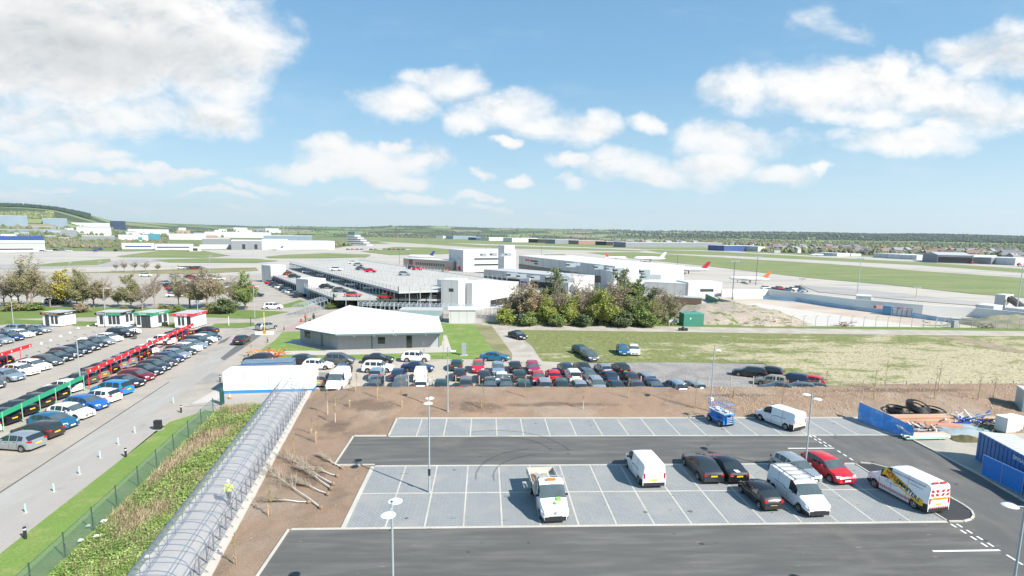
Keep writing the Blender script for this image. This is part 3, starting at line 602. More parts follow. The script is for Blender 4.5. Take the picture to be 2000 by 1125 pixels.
def proto(kind):
    if kind not in PROTO:
        nm = {'hatchback': 'hatchback_car', 'saloon': 'saloon_car', 'estate': 'estate_car', 'suv': 'suv_car', 'people_carrier': 'people_carrier', 'small_car': 'small_hatchback', 'panel_van': 'panel_van', 'tall_van': 'panel_van'}[kind]
        PROTO[kind] = [vehicle(nm, SP[kind]), False]
    return PROTO[kind]
def place(kind, pos, deg, color, label, cat, group=None, z=0., s=1.):
    pr = proto(kind)
    if not pr[1]: o = pr[0]; pr[1] = True
    else: o = copy_tree(pr[0])
    for k in ('label', 'category', 'group'):
        if k in o: del o[k]
    o.location = (pos[0], pos[1], z); o.rotation_euler = (0, 0, R_(deg)); o.scale = (s, s, s)
    tag(o, label, cat, group)
    for c in kids(o):
        b = c.name.split('.')[0]
        if b == 'body': setmat(c, PAINT[color])
        if b == 'mirror' and not SP[kind].get('dark_bumper'): setmat(c, PAINT[color])
    return o
def hv(deg): return Vector((math.cos(R_(deg)), math.sin(R_(deg)), 0))
CNAME = dict(black='black', darkgrey='dark grey', grey='grey', silver='silver', white='white', blue='blue', teal='teal blue', navy='navy blue', red='red', maroon='maroon', orange='orange red', paleblue='pale blue', brown='brown', gold='pale gold', green='dark green', skyblue='bright blue', magenta='magenta')
KNAME = dict(hatchback='hatchback', saloon='saloon', estate='estate car', suv='off-roader', people_carrier='people carrier', small_car='small car', panel_van='van', tall_van='tall van')

# hire cars: rows along DV, every car turned a little to its row
def corner_car(kind, d, n, color, label, group, flip=False):
    deg = -10; H = hv(deg); Pp = hv(deg+90); sp = SP[kind]
    c = Vector((*dn(d, n), 0)) - H*sp['L']/2 + Pp*sp['W']/2*.92
    return place(kind, c, deg+(180 if flip else 0), color, label, 'car', group)
ROW_A = [('hatchback',51.6,'silver',1),('hatchback',54.3,'brown',1),('hatchback',56.7,'teal',0),('hatchback',59.6,'white',0),('hatchback',62.5,'blue',0),('hatchback',65.1,'white',1),('people_carrier',67.9,'skyblue',1),('saloon',71.1,'black',0),('hatchback',74.0,'maroon',0),('saloon',76.7,'black',0),('hatchback',79.1,'darkgrey',0),('hatchback',81.5,'brown',0),('hatchback',83.9,'navy',0),('hatchback',86.3,'silver',0),('estate',88.8,'darkgrey',0),('hatchback',91.1,'white',0),('hatchback',93.5,'paleblue',0),('suv',95.8,'darkgrey',0),('hatchback',98.4,'white',0),('hatchback',100.6,'navy',0)]
for i, (k, d, c, fl) in enumerate(ROW_A):
    corner_car(k, d, -31.0, c, f"{CNAME[c]} {KNAME[k]}, {ORD[i]} from the near end of the roadside hire row", 'hire cars in the row along the road', bool(fl))
ROW_A2 = [('hatchback',53.2,'darkgrey'),('hatchback',56.0,'white'),('hatchback',59.0,'black'),('saloon',61.6,'black'),('hatchback',64.2,'darkgrey'),('hatchback',67.2,'black'),('hatchback',69.9,'white'),('hatchback',73.2,'grey'),('hatchback',75.8,'gold'),('estate',78.4,'black'),('hatchback',80.9,'silver'),('hatchback',83.4,'paleblue'),('hatchback',85.8,'black'),('hatchback',88.2,'black'),('hatchback',90.6,'white'),('suv',97.6,'white'),('hatchback',100.2,'darkgrey'),('estate',102.6,'black'),('saloon',105.2,'darkgrey')]
for i, (k, d, c) in enumerate(ROW_A2):
    corner_car(k, d, -37.1, c, f"{CNAME[c]} {KNAME[k]}, {ORD[i]} from the near end of the row behind the signboards", 'hire cars behind the long signboards', True)
ROW_B = [('hatchback',72.6,'grey'),('hatchback',76.2,'paleblue'),('hatchback',79.0,'white'),('hatchback',81.5,'white'),('hatchback',84.4,'grey'),('saloon',86.9,'black'),('estate',89.3,'darkgrey'),('hatchback',91.8,'black'),('saloon',94.2,'darkgrey'),('estate',96.5,'black'),('hatchback',98.8,'silver'),('hatchback',101.3,'white'),('suv',105.3,'black'),('suv',107.8,'white')]
for i, (k, d, c) in enumerate(ROW_B):
    corner_car(k, d, -46.6, c, f"{CNAME[c]} {KNAME[k]}, {ORD[i]} from the near end of the middle hire row", 'hire cars in the middle row')
for i, (d, c) in enumerate(((80.0, 'white'), (82.6, 'black'), (85.2, 'black'))):
    corner_car('hatchback', d, -53.2, c, f"{CNAME[c]} hatchback under the far red signboard, {ORD[i]} from the left edge", 'hire cars under the far red signboard', True)
ROW_C = [('hatchback',99.0,'grey'),('hatchback',101.6,'silver'),('hatchback',104.3,'navy'),('hatchback',106.9,'white'),('hatchback',109.3,'darkgrey'),('hatchback',111.8,'silver')]
for i, (k, d, c) in enumerate(ROW_C):
    corner_car(k, d, -62.8, c, f"{CNAME[c]} hatchback, {ORD[i]} from the left in the farthest hire row before the black-fronted cabin", 'hire cars in the farthest row')
corner_car('hatchback', 113.0, -67.5, 'paleblue', 'pale blue hatchback half hidden behind the end of the farthest hire row', None, True)
place('saloon', at(400, 645, .7), 175, 'black', 'black saloon parked beside the cabin with the red fascia', 'car')
place('saloon', at(472, 662, .7), 97, 'black', 'black saloon driving alone along the hire car park road', 'car')
place('hatchback', at(521, 636, .7), 60, 'silver', 'silver hatchback waiting at the orange barrier by the white roofed building', 'car')
place('people_carrier', at(534, 598, .7), 8, 'white', 'white people carrier on the road beside the grass island', 'car')

# cars on the overflow car park: (picture x, y of the middle of the car), heading, kind, colour
GR = [(597,701,2,'hatchback','darkgrey','parked nose right just beyond the blue and rust roofed containers'),(663,701,2,'people_carrier','grey','parked side on at the lawn edge below the grey building'),(739,699,3,'saloon','black','parked side on at the lawn edge behind the white off-roader'),(812,696,2,'suv','white','parked side on at the lawn edge, fourth along'),(966,695,-4,'saloon','teal','parked side on by the gravel track mouth'),
 (738,716,0,'suv','white','standing across the overflow car park, dark wheels'),(816,715,-6,'saloon','navy','standing side on behind the small white van'),(505,698,175,'hatchback','darkgrey','behind the blue container by the orange bushes'),(621,710,0,'hatchback','white','half hidden behind the long white cabin'),
 (630,738,92,'hatchback','gold','squeezed between the white cabin and the white van'),(670,722,90,'suv','navy','directly behind the white van'),(737,727,90,'hatchback','paleblue','behind the dark car at the soil bank'),(734,748,-90,'hatchback','darkgrey','nose to the soil bank, second from the white van'),(779,729,90,'hatchback','navy','tail towards the camera right of the white off-roader'),(782,749,-90,'estate','grey','nose to the bank below the navy hatchback'),
 (824,748,92,'hatchback','white','white tailgate seen over the bank in front of the white box van'),(862,750,90,'hatchback','green','low behind the bank left of the lamp post'),(892,710,90,'hatchback','green','rearmost in the column right of the lamp post'),(898,728,90,'hatchback','darkgrey','middle of the column right of the lamp post'),(910,748,92,'suv','grey','front of the column right of the lamp post'),
 (934,714,-90,'hatchback','red','at the back of the second column right of the lamp post'),(945,732,90,'hatchback','darkgrey','behind the dark car at the bank, below the red one'),(957,751,-90,'hatchback','darkgrey','nose to the bank below the red hatchback'),(973,718,-90,'hatchback','paleblue','behind the white saloon in mid row'),(980,738,-90,'saloon','white','in mid row with a long white bonnet'),(988,752,-90,'hatchback','darkgrey','nose to the bank in front of the white saloon'),
 (1006,714,90,'hatchback','black','back row left of the magenta car'),(1014,731,90,'hatchback','green','mid row left of the orange red car'),(1022,751,90,'estate','green','front row left of the silver estate'),(1041,716,-88,'hatchback','magenta','back row with a faded magenta roof'),(1051,735,-90,'saloon','red','mid row behind the silver car at the bank'),(1063,751,90,'people_carrier','silver','tall car at the bank in front of the red saloon'),
 (1080,731,92,'hatchback','red','mid row with its tail to the camera'),(1095,751,90,'suv','green','front row between two silver cars'),(1104,717,94,'hatchback','navy','back row, left of two dark cars'),(1119,732,92,'people_carrier','white','mid row with a dark rear window'),(1130,752,92,'hatchback','silver','front row right of the dark off-roader'),
 (1137,716,96,'saloon','black','back row, right of two dark cars'),(1150,733,-86,'estate','grey','mid row behind the silver people carrier'),(1165,751,-88,'people_carrier','silver','front row, bonnet over the bank'),(1178,718,96,'hatchback','silver','back row beside the black hatchback'),(1190,734,94,'saloon','navy','mid row with a blue tinted rear window'),(1201,752,94,'saloon','green','front row behind the orange mark on the bank'),
 (1212,717,96,'hatchback','black','last on the right of the back row'),(1228,735,96,'hatchback','darkgrey','mid row behind the grey saloon'),(1240,752,96,'saloon','grey','front row, third from its right end'),(1259,737,98,'estate','silver','last on the right of the mid row'),(1277,752,-82,'hatchback','navy','front row, nose down, dark bonnet'),(1318,755,98,'people_carrier','paleblue','front row, second from the right end of the long group'),(1352,753,98,'estate','silver','last of the front row before the empty gravel'),
 (1464,725,152,'estate','black','largest dark car of the right gravel group'),(1500,724,140,'hatchback','black','at the back of the right gravel group'),(1507,742,150,'hatchback','gold','in the middle of the right gravel group'),(1547,740,142,'suv','navy','beside the red car in the right gravel group'),(1578,742,140,'hatchback','red','rightmost of the right gravel group'),(1518,757,165,'saloon','black','roof only over the bank, left one of three'),(1560,757,165,'hatchback','grey','roof only over the bank, middle one of three'),(1592,758,165,'saloon','darkgrey','roof only over the bank, right one of three'),
 (1136,683,-70,'hatchback','green','on the grass field, the farther of two grey green cars'),(1151,692,-80,'saloon','grey','on the grass field, the nearer of two grey green cars'),(1216,682,-95,'hatchback','teal','on the grass field beside the white one'),(1238,682,-100,'hatchback','white','on the grass field beside the teal one'),(1011,653,-60,'saloon','black','alone at the top of the gravel track')]
for x, y, deg, k, c, w in GR:
    p = at(x, y, .72); place(k, p, deg, c, f"{CNAME[c]} {KNAME[k]} {w}", 'car', 'cars on the overflow car park' if x < 1620 and y > 693 else None, .008, .97 if k != 'suv' else .95)
place('tall_van', at(661, 742, .95), -92, 'white', 'white van facing the camera beside the long white cabin', 'van', z=.008, s=.95)
place('panel_van', at(822, 727, .9), 92, 'white', 'small white van with its tail towards the bank, behind the white hatchback', 'van', z=.008, s=.86)

# vehicles on the new car park
def park_end(kind, x, y, deg, color, label, cat, nose=False, s=1., z=.01):
    p = at(x, y); H = hv(deg); L = SP[kind]['L']*s
    c = p - H*L/2 if nose else p + H*L/2
    return place(kind, c, deg, color, label, cat, None, z, s)
park_end('panel_van', 1277, 955, 93, 'white', 'white van alone in the upper row of bays, tail to the camera', 'van')
park_end('saloon', 1394, 948, 92, 'darkgrey', 'dark grey saloon, left one of the two dark saloons in the upper bays', 'car')
saab = park_end('saloon', 1444, 948, 96, 'black', 'black saloon with a maroon bonnet and white paper on its boot', 'car')
park_end('small_car', 1511, 1001, 94, 'black', 'small dark rounded hatchback in the lower bays beside the roof rack van', 'car')
viv = park_end('panel_van', 1600, 1013, -86, 'white', 'white van with a ladder rack on its roof, nose to the camera', 'van', True)
park_end('hatchback', 1590, 950, -80, 'silver', 'silver hatchback hidden behind the lamp post and the roof rack van', 'car', True)
park_end('hatchback', 1655, 950, -82, 'red', 'bright red hatchback at the right end of the upper bays', 'car', True, 1.03)
park_end('panel_van', 1561, 843, 113, 'white', 'white van in the far row of bays beside the blue scissor lift', 'van')
hole = park_end('tall_van', 1831, 1005, 99, 'white', 'white drilling firm van with a yellow diagonal banner along its side', 'van', s=.98)
# saab extras: maroon bonnet, paper on the boot
g = MB(); g.box(-.24, .24, -.17, .17, 0, .01); o = g.build('paper_sheet', pbr('paper', (.75, .76, .78), .8, var=.03), saab); o.location = (-2.0, .1, 1.035)
g = MB(); sp = SP['saloon']; L = 4.6
pts = [(L/2-.10, .70, .735), (L/2-.4, .78, .835), (L/2-1.1, .80, .955)]
g.raw([(x, s*w, z) for x, w, z in pts for s in (1, 0, -1)], [(0,3,4,1),(1,4,5,2),(3,6,7,4),(4,7,8,5)]); g.build('bonnet', PAINT['maroon'], saab)
# ladder rack on the van
g = MB().mat(pbr('rack_steel', (.16, .17, .18), .5, .3))
for x in (-2.0, -1.35, -.7, -.05, .6): g.tube((x, -.78, 2.10), (x, .78, 2.10), .03, 6)
for s in (-1, 1):
    g.tube((-2.1, s*.78, 2.10), (.75, s*.78, 2.10), .032, 6)
    for x in (-2.0, -.7, .6): g.tube((x, s*.80, 1.88), (x, s*.78, 2.10), .018, 6); g.tube((x, s*.78, 2.10), (x, s*.78, 2.2), .015, 6)
g.build('roof_rack', parent=viv)
g = MB(); g.box(-2.46, -2.38, -.84, -.3, .9, 1.9); g.build('open_rear_door', BLACKP, viv)
# livery of the drilling van
YEL = pbr('banner_yellow', (.78, .47, .02), .45, var=.03); BLK = pbr('lettering_black', (.012, .012, .015), .5, var=0); RDS = pbr('livery_red', (.55, .02, .03), .45, var=0); ORG = pbr('livery_orange', (.75, .22, .02), .4, var=0)
BLU = pbr('lettering_blue', (.03, .09, .35), .5, var=0)
L = 5.3
def side_M(x, z, rot=0., y=.985, tilt=3.):
    # plane on the left side (+y): reading direction runs nose (+x) to tail (-x)
    return Matrix.Translation((x, y, z)) @ Matrix.Rotation(R_(180), 4, 'Z') @ Matrix.Rotation(R_(90+tilt), 4, 'X') @ Matrix.Rotation(R_(rot), 4, 'Z')
g = MB().mat(YEL)
yb = lambda z: .999 - max(0, z-1.1)*.115
def sidepoly(mb, pts, off=0.): mb.face([(x, yb(z)+off, z) for x, z in pts])
sidepoly(g, [(1.25,1.28),(1.05,2.02),(.72,2.02),(.72,1.62)]); sidepoly(g, [(.9,1.28+.2),(.72,2.02-.02),(-2.3,.95),(-2.3,.52),(-1.95,.52),(-.3,1.05)])
M = Matrix.Translation((-.62, .9905, 1.30)) @ Matrix.Rotation(R_(180), 4, 'Z') @ Matrix.Rotation(R_(92.5), 4, 'X') @ Matrix.Rotation(R_(-20.5), 4, 'Z')
g.build('banner', parent=hole)
g = MB(); text_mb(g, 'H   LEMASTERS', .45, Matrix.Translation((0, .024, 0)) @ M, BLK); g.mat(YEL); g.build('lettering', parent=hole)
g = MB().mat(ORG); q = Matrix.Translation((0, .026, 0)) @ M; g.lathe([(.001, 0), (.20, 0)], 20, M=q @ Matrix.Translation((-1.10, .0, 0))); g.mat(BLK); g.lathe([(.165, .004), (.20, .004)], 20, M=q @ Matrix.Translation((-1.10, .0, 0))); g.build('emblem', parent=hole)
g = MB(); text_mb(g, 'CONCRETE CUTTING & DRILLING SERVICES', .135, Matrix.Translation((-.95, .895, 1.98)) @ Matrix.Rotation(R_(180), 4, 'Z') @ Matrix.Rotation(R_(96), 4, 'X'), BLU); g.build('lettering', parent=hole); g = MB(); text_mb(g, 'www.holemasters.co.uk', .11, Matrix.Translation((-1.6, .925, 1.72)) @ Matrix.Rotation(R_(180), 4, 'Z') @ Matrix.Rotation(R_(95), 4, 'X'), BLU); g.build('lettering', parent=hole); g = MB(); text_mb(g, 'diamond drilling 0845 000', .10, Matrix.Translation((.35, 1.0, 1.02)) @ Matrix.Rotation(R_(180), 4, 'Z') @ Matrix.Rotation(R_(91), 4, 'X'), BLU); g.build('lettering', parent=hole)
g = MB().mat(RDS)
for k in range(18):
    x = 1.55-k*.17
    if -1.95 < x: g.face([(x, 1.0, .42), (x-.08, 1.0, .42), (x-.02, 1.004, .62), (x+.06, 1.004, .62)])
g.build('side_stripes', parent=hole)
g = MB(); xr_ = -L/2-.028
for r_, z in ((0, 1.80), (1, 1.52)):
    for k in range(4):
        y = -.62+k*.41; s_ = .09*(1 if k < 2 else -1); g.mat(RDS); g.face([(xr_, y-.1, z-.1), (xr_, y-.1-s_, z+.1), (xr_, y+.09-s_, z+.1), (xr_, y+.09, z-.1)][::-1])
for k in range(9):
    y = -.8+k*.19; g.face([(xr_, y-.05, .42), (xr_, y+.02, .62), (xr_, y+.09, .62), (xr_, y+.03, .42)])
g.mat(YEL); g.face([(xr_+.002, .72, 1.14), (xr_+.002, .72, 1.30), (xr_+.002, -.72, 1.30), (xr_+.002, -.72, 1.14)]); text_mb(g, 'HOLEMASTERS', .17, Matrix.Translation((xr_-.006, 0, 1.22)) @ Matrix.Rotation(R_(-90), 4, 'Z') @ Matrix.Rotation(R_(90), 4, 'X'), ORG)
g.build('rear_markings', parent=hole)
g = MB(); LRED = pbr('beacon_red', (.6, .05, .03), .2, var=0)
g.mat(LRED)
for y in (-.5, .2): g.box(-L/2+.05, -L/2+.17, y-.05, y+.42, 2.285, 2.40)
g.build('beacon', parent=hole)

# tipper truck with its load
def tipper():
    root = empty('tipper_truck')
    sp = dict(SP['tall_van']); sp.update(seams=[1.2, 2.1], L=2.35, xf=.85, xr=9., top=[(0,.72),(.08,1.0),(.4,1.18),(.85,1.34),(1.5,2.05),(1.75,2.22),(2.2,2.28),(2.35,2.22)], belt=[(0,.55),(.9,1.22),(2.35,1.28)], side=[(1.25,1.95)], wind=(.92,1.54), rw=[(0,.96),(.3,1)], W=1.95)
    cab = vehicle('cab', sp, 'white')
    for c in kids(cab):
        nm = c.name.split('.')[0]
        if nm in ('tail_light',) or (nm == 'wheel' and c.data.vertices[0].co.x < -2) or (nm == 'number_plate' and c.data.vertices[0].co.x < 0):
            for k in kids(c): bpy.data.objects.remove(k)
            bpy.data.objects.remove(c); continue
        c.parent = root; c.matrix_parent_inverse = Matrix.Identity(4); c.location = (1.75, 0, 0)
        if nm == 'body': c.name = 'cab'
    bpy.data.objects.remove(cab)
    g = MB(); g.box(-2.85, .7, -.42, .42, .45, .68); g.build('chassis', BLACKP, root)
    for s in (1, -1): wheel_obj(root, -1.45, s*.86, .35, .24, s)
    TIP = pbr('tipper_bed_cream', (.52, .50, .44), .6, var=.15, scale=2); 
    g = MB().mat(TIP); g.box(-2.95, .45, -1.02, 1.02, .88, .95)
    g.box(-2.95, .45, 1.0, 1.04, .95, 1.38); g.box(-2.95, .45, -1.04, -1.0, .95, 1.38); g.box(-2.99, -2.95, -1.04, 1.04, .95, 1.38); g.box(.45, .50, -1.04, 1.04, .95, 1.95)
    for x in (-2.95, -1.9, -.8, .3): g.box(x, x+.05, 1.04, 1.07, .90, 1.42); g.box(x, x+.05, -1.07, -1.04, .90, 1.42)
    g.build('load_bed', parent=root)
    g = MB().mat(GALV); 
    for y in (-.95, .95): g.tube((.6, y, 1.9), (.6, y, 2.35), .025, 6)
    g.tube((.6, -.95, 2.35), (.6, .95, 2.35), .025, 6); g.build('ladder_bar', parent=root)
    g = MB(); g.box(-.05, .12, -.32, .32, 2.275, 2.40); o = g.build('light_bar', pbr('amber_beacon', (.85, .22, .02), .25, var=0), root); o.location.x = 1.1
    LG = pbr('leaf_logo_green', (.03, .42, .08), .5, var=0)
    g = MB().mat(LG)
    M = Matrix.Translation((1.75+2.35/2-.50, 0, 1.235)) @ Matrix.Rotation(R_(90), 4, 'Z') @ Matrix.Rotation(R_(17), 4, 'X')
    for a in (0, 120, 240): g.lathe([(.001, 0), (.075, 0)], 10, M=M @ Matrix.Rotation(R_(a+90), 4, 'Z') @ Matrix.Translation((.085, 0, .015)))
    g.face([M @ Vector(p) for p in ((-.02, 0, .015), (.02, 0, .015), (.03, -.2, .015), (-.01, -.2, .015))]); g.build('logo', parent=root)
    g = MB().mat(pbr('hi_vis_green', (.25, .6, .08), .7, var=.1)); g.box(-.25, .05, .18, .5, 1.0, 1.45); g.mat(pbr('dash_paper', (.7, .7, .68), .8, var=.05)); g.box(-.3, .0, -.6, .05, .98, 1.2); o = g.build('dashboard_clutter', parent=root); o.location.x = 2.2
    g = MB().mat(GALV); g.lathe([(0.001, .02), (.09, .02), (.105, 0)], 12, M=Matrix.Translation((1.75+1.19, 0, .80)) @ Matrix.Rotation(R_(90), 4, 'Y')); g.build('badge', parent=root)
    return root
tip = tipper(); tag(tip, 'white tipper truck with an amber light bar and open drop-side bed facing the camera', 'truck')
c = at(1081, 1024); tip.location = (c.x-.1, c.y+2.9, .01); tip.rotation_euler = (0, 0, R_(-85.5))
WOOD = pbr('sawn_wood', (.38, .28, .19), .85, var=.2, scale=3); OLDW = pbr('weathered_board', (.40, .36, .31), .9, var=.2, scale=3)
def on_truck(o, x, y, z, rz=0):
    o.matrix_world = tip.matrix_basis @ Matrix.Translation((x, y, z)) @ Matrix.Rotation(R_(rz), 4, 'Z'); return o
for i, (x, y, z, L_, W_, rz, w) in enumerate([(-1.9, -.35, .97, 1.7, .42, 12, 'left long board'), (-1.75, .15, 1.0, 1.6, .42, -6, 'right long board')]):
    g = MB(); g.box(-L_/2, L_/2, -W_/2, W_/2, 0, .05, Matrix.Rotation(R_(-14), 4, 'Y')); o = on_truck(g.build('board', OLDW), x, y, z+.25, rz); tag(o, f'{w} lying sloped in the tipper truck bed', 'board', 'boards in the tipper bed')
g = MB()
for k in range(5): g.box(-.4+k*.2, -.24+k*.2, -.3, .3, 0, .025+.004*(k % 2), Matrix.Rotation(R_(-10), 4, 'Y'))
g.box(-.4, .6, -.28, -.22, -.05, 0); g.box(-.4, .6, .22, .28, -.05, 0)
tag(on_truck(g.build('wooden_pallet', OLDW), -1.3, .62, 1.12, 20), 'wooden pallet on the right of the tipper truck bed', 'pallet')
ORC = pbr('orange_barrier_plastic', (.75, .20, .03), .5, var=.05)
def cone_mb(h=.75):
    g = MB().mat(ORC); g.box(-.19, .19, -.19, .19, 0, .03); g.lathe([(.14, .03), (.10, h*.35)], 12); g.mat(PLW); g.lathe([(.10, h*.35), (.065, h*.7)], 12); g.mat(ORC); g.lathe([(.065, h*.7), (.025, h), (.001, h)], 12); return g
g = MB().mat(GALV)
for k in range(3): g.tube((-.35+k*.35, 0, 0), (-.35+k*.35, 0, .9), .02, 6)
g.mat(ORC); g.box(-.45, .45, -.03, .03, .15, .32); g.box(-.45, .45, -.03, .03, .6, .78)
tag(on_truck(g.build('folded_barrier', None), -.15, -.95, .95, 5), 'orange and white barrier strapped on the left side of the tipper bed', 'barrier')
g = MB().mat(BLACKP); g.box(-.3, .3, -.3, .3, .0, .3); g.mat(pbr('rubble_brown', (.2, .15, .11), .95, var=.3, scale=6)); g.box(-.26, .26, -.26, .26, .3, .34)
tag(on_truck(g.build('crate', None), -.45, -.72, .95, 8), 'brown crate at the left front of the tipper bed', 'crate')
tbr = MB().mat(OLDW); tbr.box(-.5, .5, -.28, .28, 0, .05); o = on_truck(tbr.build('side_step_board', OLDW), -.9, -1.35, .98); tag(o, 'short board jutting from the left of the tipper bed', 'board')

# blue scissor lift
def scissor():
    r = empty('scissor_lift'); BL = paint('machine_blue', (.02, .22, .60), .4, .3); G1 = pbr('deck_grey', (.42, .46, .48), .6, var=.12, scale=4)
    g = MB().mat(BL); g.box(-1.25, 1.25, -.62, .62, .32, .78); g.box(-1.3, -1.2, -.66, .66, .3, .7); g.box(1.2, 1.3, -.66, .66, .3, .7)
    g.box(-1.1, 1.1, .62, .72, .5, .75); g.box(-1.1, 1.1, -.72, -.62, .5, .75); g.build('chassis', parent=r)
    for x in (-.85, .85):
        for s in (1, -1): wheel_obj(r, x, s*.70, .33, .24, s)
    g = MB().mat(BL)
    for y in (-.42, .42):
        for k in range(4): z = .82+k*.11; g.tube((-1.1, y, z), (1.1, y+.02, z+.09), .035, 6); g.tube((-1.1, y+.06, z+.09), (1.1, y+.04, z), .035, 6)
    g.build('scissor_arms', parent=r)
    g = MB().mat(BL); g.box(-1.32, 1.32, -.66, .66, 1.28, 1.36); g.mat(G1); g.box(-1.28, 1.28, -.62, .62, 1.36, 1.375); g.build('platform', parent=r)
    g = MB().mat(BL)
    for y in (-.64, .64):
        for z in (1.85, 2.38): g.tube((-1.3, y, z), (1.3, y, z), .022, 6)
        for x in (-1.3, -.65, 0, .65, 1.3): g.tube((x, y, 1.36), (x, y, 2.38), .02, 6)
    for x in (-1.3, 1.3):
        for z in (1.85, 2.38): g.tube((x, -.64, z), (x, .64, z), .022, 6)
        g.tube((x, 0, 1.36), (x, 0, 2.38), .02, 6)
    g.build('guard_rail', parent=r)
    g = MB().mat(BLACKP)
    for z in (.42, .62, .82, 1.02): g.box(-1.42, -1.30, -.33, .33, z, z+.03)
    g.mat(WHITE)
    for z in (.42, .62, .82, 1.02): g.box(-1.44, -1.42, -.33, .33, z-.005, z+.035)
    g.mat(BL); g.box(-1.46, -1.28, -.38, -.33, .35, 1.15); g.box(-1.46, -1.28, .33, .38, .35, 1.15); g.build('step_ladder', parent=r)
    g = MB().mat(WHITE); g.box(1.0, 1.25, .2, .5, 2.1, 2.4); g.build('control_box', parent=r)
    return r
sc_ = scissor(); tag(sc_, 'blue scissor lift with guard rails parked in the far bays', 'scissor lift'); c = at(1424, 837); sc_.location = (c.x-.25, c.y+1.55, .012); sc_.rotation_euler = (0, 0, R_(104))
for k, (x, y, w) in enumerate(((-.7, -.2, 'rear'), (.1, .15, 'middle'), (.7, -.1, 'front'))):
    g = MB().mat(pbr('dust_sheet', (.62, .64, .62), .9, var=.1, scale=5)); vs = []
    for a in range(10):
        for b in range(6): vs.append((-.35+a*.078, -.25+b*.1, .04+.14*abs(mnoise.noise(Vector((a*.6, b*.6, k*5))))+.06))
    g.raw(vs, [(a*6+b, (a+1)*6+b, (a+1)*6+b+1, a*6+b+1) for a in range(9) for b in range(5)])
    g.box(-.35, .352, -.25, .25, 0, .045); o = g.build('sheet_bundle', None); o.matrix_world = sc_.matrix_basis @ Matrix.Translation((x, y, 1.377)); tag(o, f'crumpled pale sheeting on the {w} of the scissor lift deck', 'bundle', 'sheeting on the lift deck')
# ------------------------------------------------------------------ lamp posts
def soil_at(x, y):
    z = 0.
    for _ in range(6): p = at(x, y, z); z = soil_h(p.x, p.y)
    return Vector((p.x, p.y, z))
LAMPG = pbr('lamp_head_white', (.74, .77, .80), .35, var=.03)
def disc_lamp(pos, h, arms, label, base=None):
    r = empty('street_lamp', pos, 0, label, 'street lamp', 'disc headed lamps of the new car park')
    g = MB(); g.tube((0, 0, -.1), (0, 0, .9), .085, 12); g.tube((0, 0, .9), (0, 0, h), .065, 12, .05); g.tube((0, 0, 0.01), (0, 0, .03), .16, 12); g.tube((0, 0, h), (0, 0, h+.25), .05, 12); o = g.build('pole', GALV, r, smooth=True)
    g = MB(); g.tube((0, 0, h+.25), (0, 0, h+.27), .055, 12); g.build('cap', BLACKP, r)
    for k, (dx, dy) in enumerate(arms):
        z = h-.05-.0*k; g = MB(); g.tube((0, 0, z), (dx*.3, dy*.3, z), .03, 8); g.build('arm', GALV, r)
        g = MB(); g.lathe([(.001, .09), (.10, .085), (.24, .05), (.33, .0), (.31, -.03), (.001, -.05)], 20, c=(dx*.62, dy*.62, z)); g.build('lamp_head', LAMPG, r, smooth=True)
    return r
l = disc_lamp(at(838.7, 961.7)+Vector((0, 0, .01)), 7.1, ((0, 1), (0, -1)), 'twin disc lamp post in the middle of the paved bays, left of the tipper')
g = MB(); g.box(-.09, .09, -.10, -.05, 1.35, 1.85); g.build('control_box', BLACKP, l)
p = at(765.3, 990, 7.1); disc_lamp((p.x, p.y, 0), 7.1, ((.08, 1), (-.08, -1)), 'nearest twin disc lamp post, rising from below the bottom edge left of centre')
disc_lamp(at(1387.3, 801.5, .35)*1+Vector((0, 0, -.1)), 7.0, ((.25, -1),), 'single disc lamp post on the soil bank beside the blue scissor lift')
disc_lamp(at(1571.5, 926)+Vector((0, 0, .01)), 6.6, ((-.15, 1), (.15, -1)), 'twin disc lamp post rising between the silver hatchback and the roof rack van')
p = soil_at(874.5, 803); disc_lamp(p, 6.7, ((.9, -.3),), 'single disc lamp post on the soil bank in front of the parked cars')
p = at(2003, 988, 7.1); disc_lamp((p.x, p.y, 0), 7.1, ((-1, .2), (1, -.2)), 'disc lamp post at the right edge beside the access road')
def arm_lamp(x, y, yt, label, dirs=((1, 0),), h=None, r_=.07):
    b = at(x, y); h = h or height(x, y, yt); r = empty('street_lamp', b, 0, label, 'street lamp', 'grey lamp posts of the older car parks')
    g = MB(); g.tube((0, 0, -.1), (0, 0, h), r_, 8, r_*.7); g.build('pole', GALV, r, smooth=True)
    for dx, dy in dirs:
        g = MB(); g.tube((0, 0, h-.05), (dx*.5, dy*.5, h+.03), .03, 6); g.box(dx*.75-.32, dx*.75+.32, dy*.75-.14, dy*.75+.14, h, h+.09); g.build('lamp_head', LAMPG, r)
    return r
arm_lamp(159, 763, 663, 'tall lamp post between the green and the red signboards', ((.3, 1), (.9, .3)))
arm_lamp(26.5, 634, 583, 'lamp post behind the farthest hire row near the left edge')
arm_lamp(208, 640, 563, 'lamp post in front of the wide pale cabin with a dark green fascia')
arm_lamp(389, 650, 588, 'lamp post in front of the red fascia cabin', ((-1, 0), (1, 0)))
arm_lamp(498, 622, 560, 'thin lamp post on the grass by the road junction')
for x, y, yt, w in ((136,533,513,'left'),(195,537,510,'second from the left'),(292,538,508,'third from the left'),(410,532,500,'rightmost')):
    arm_lamp(x, y, yt, f'distant pale lamp post along the apron road, {w}')

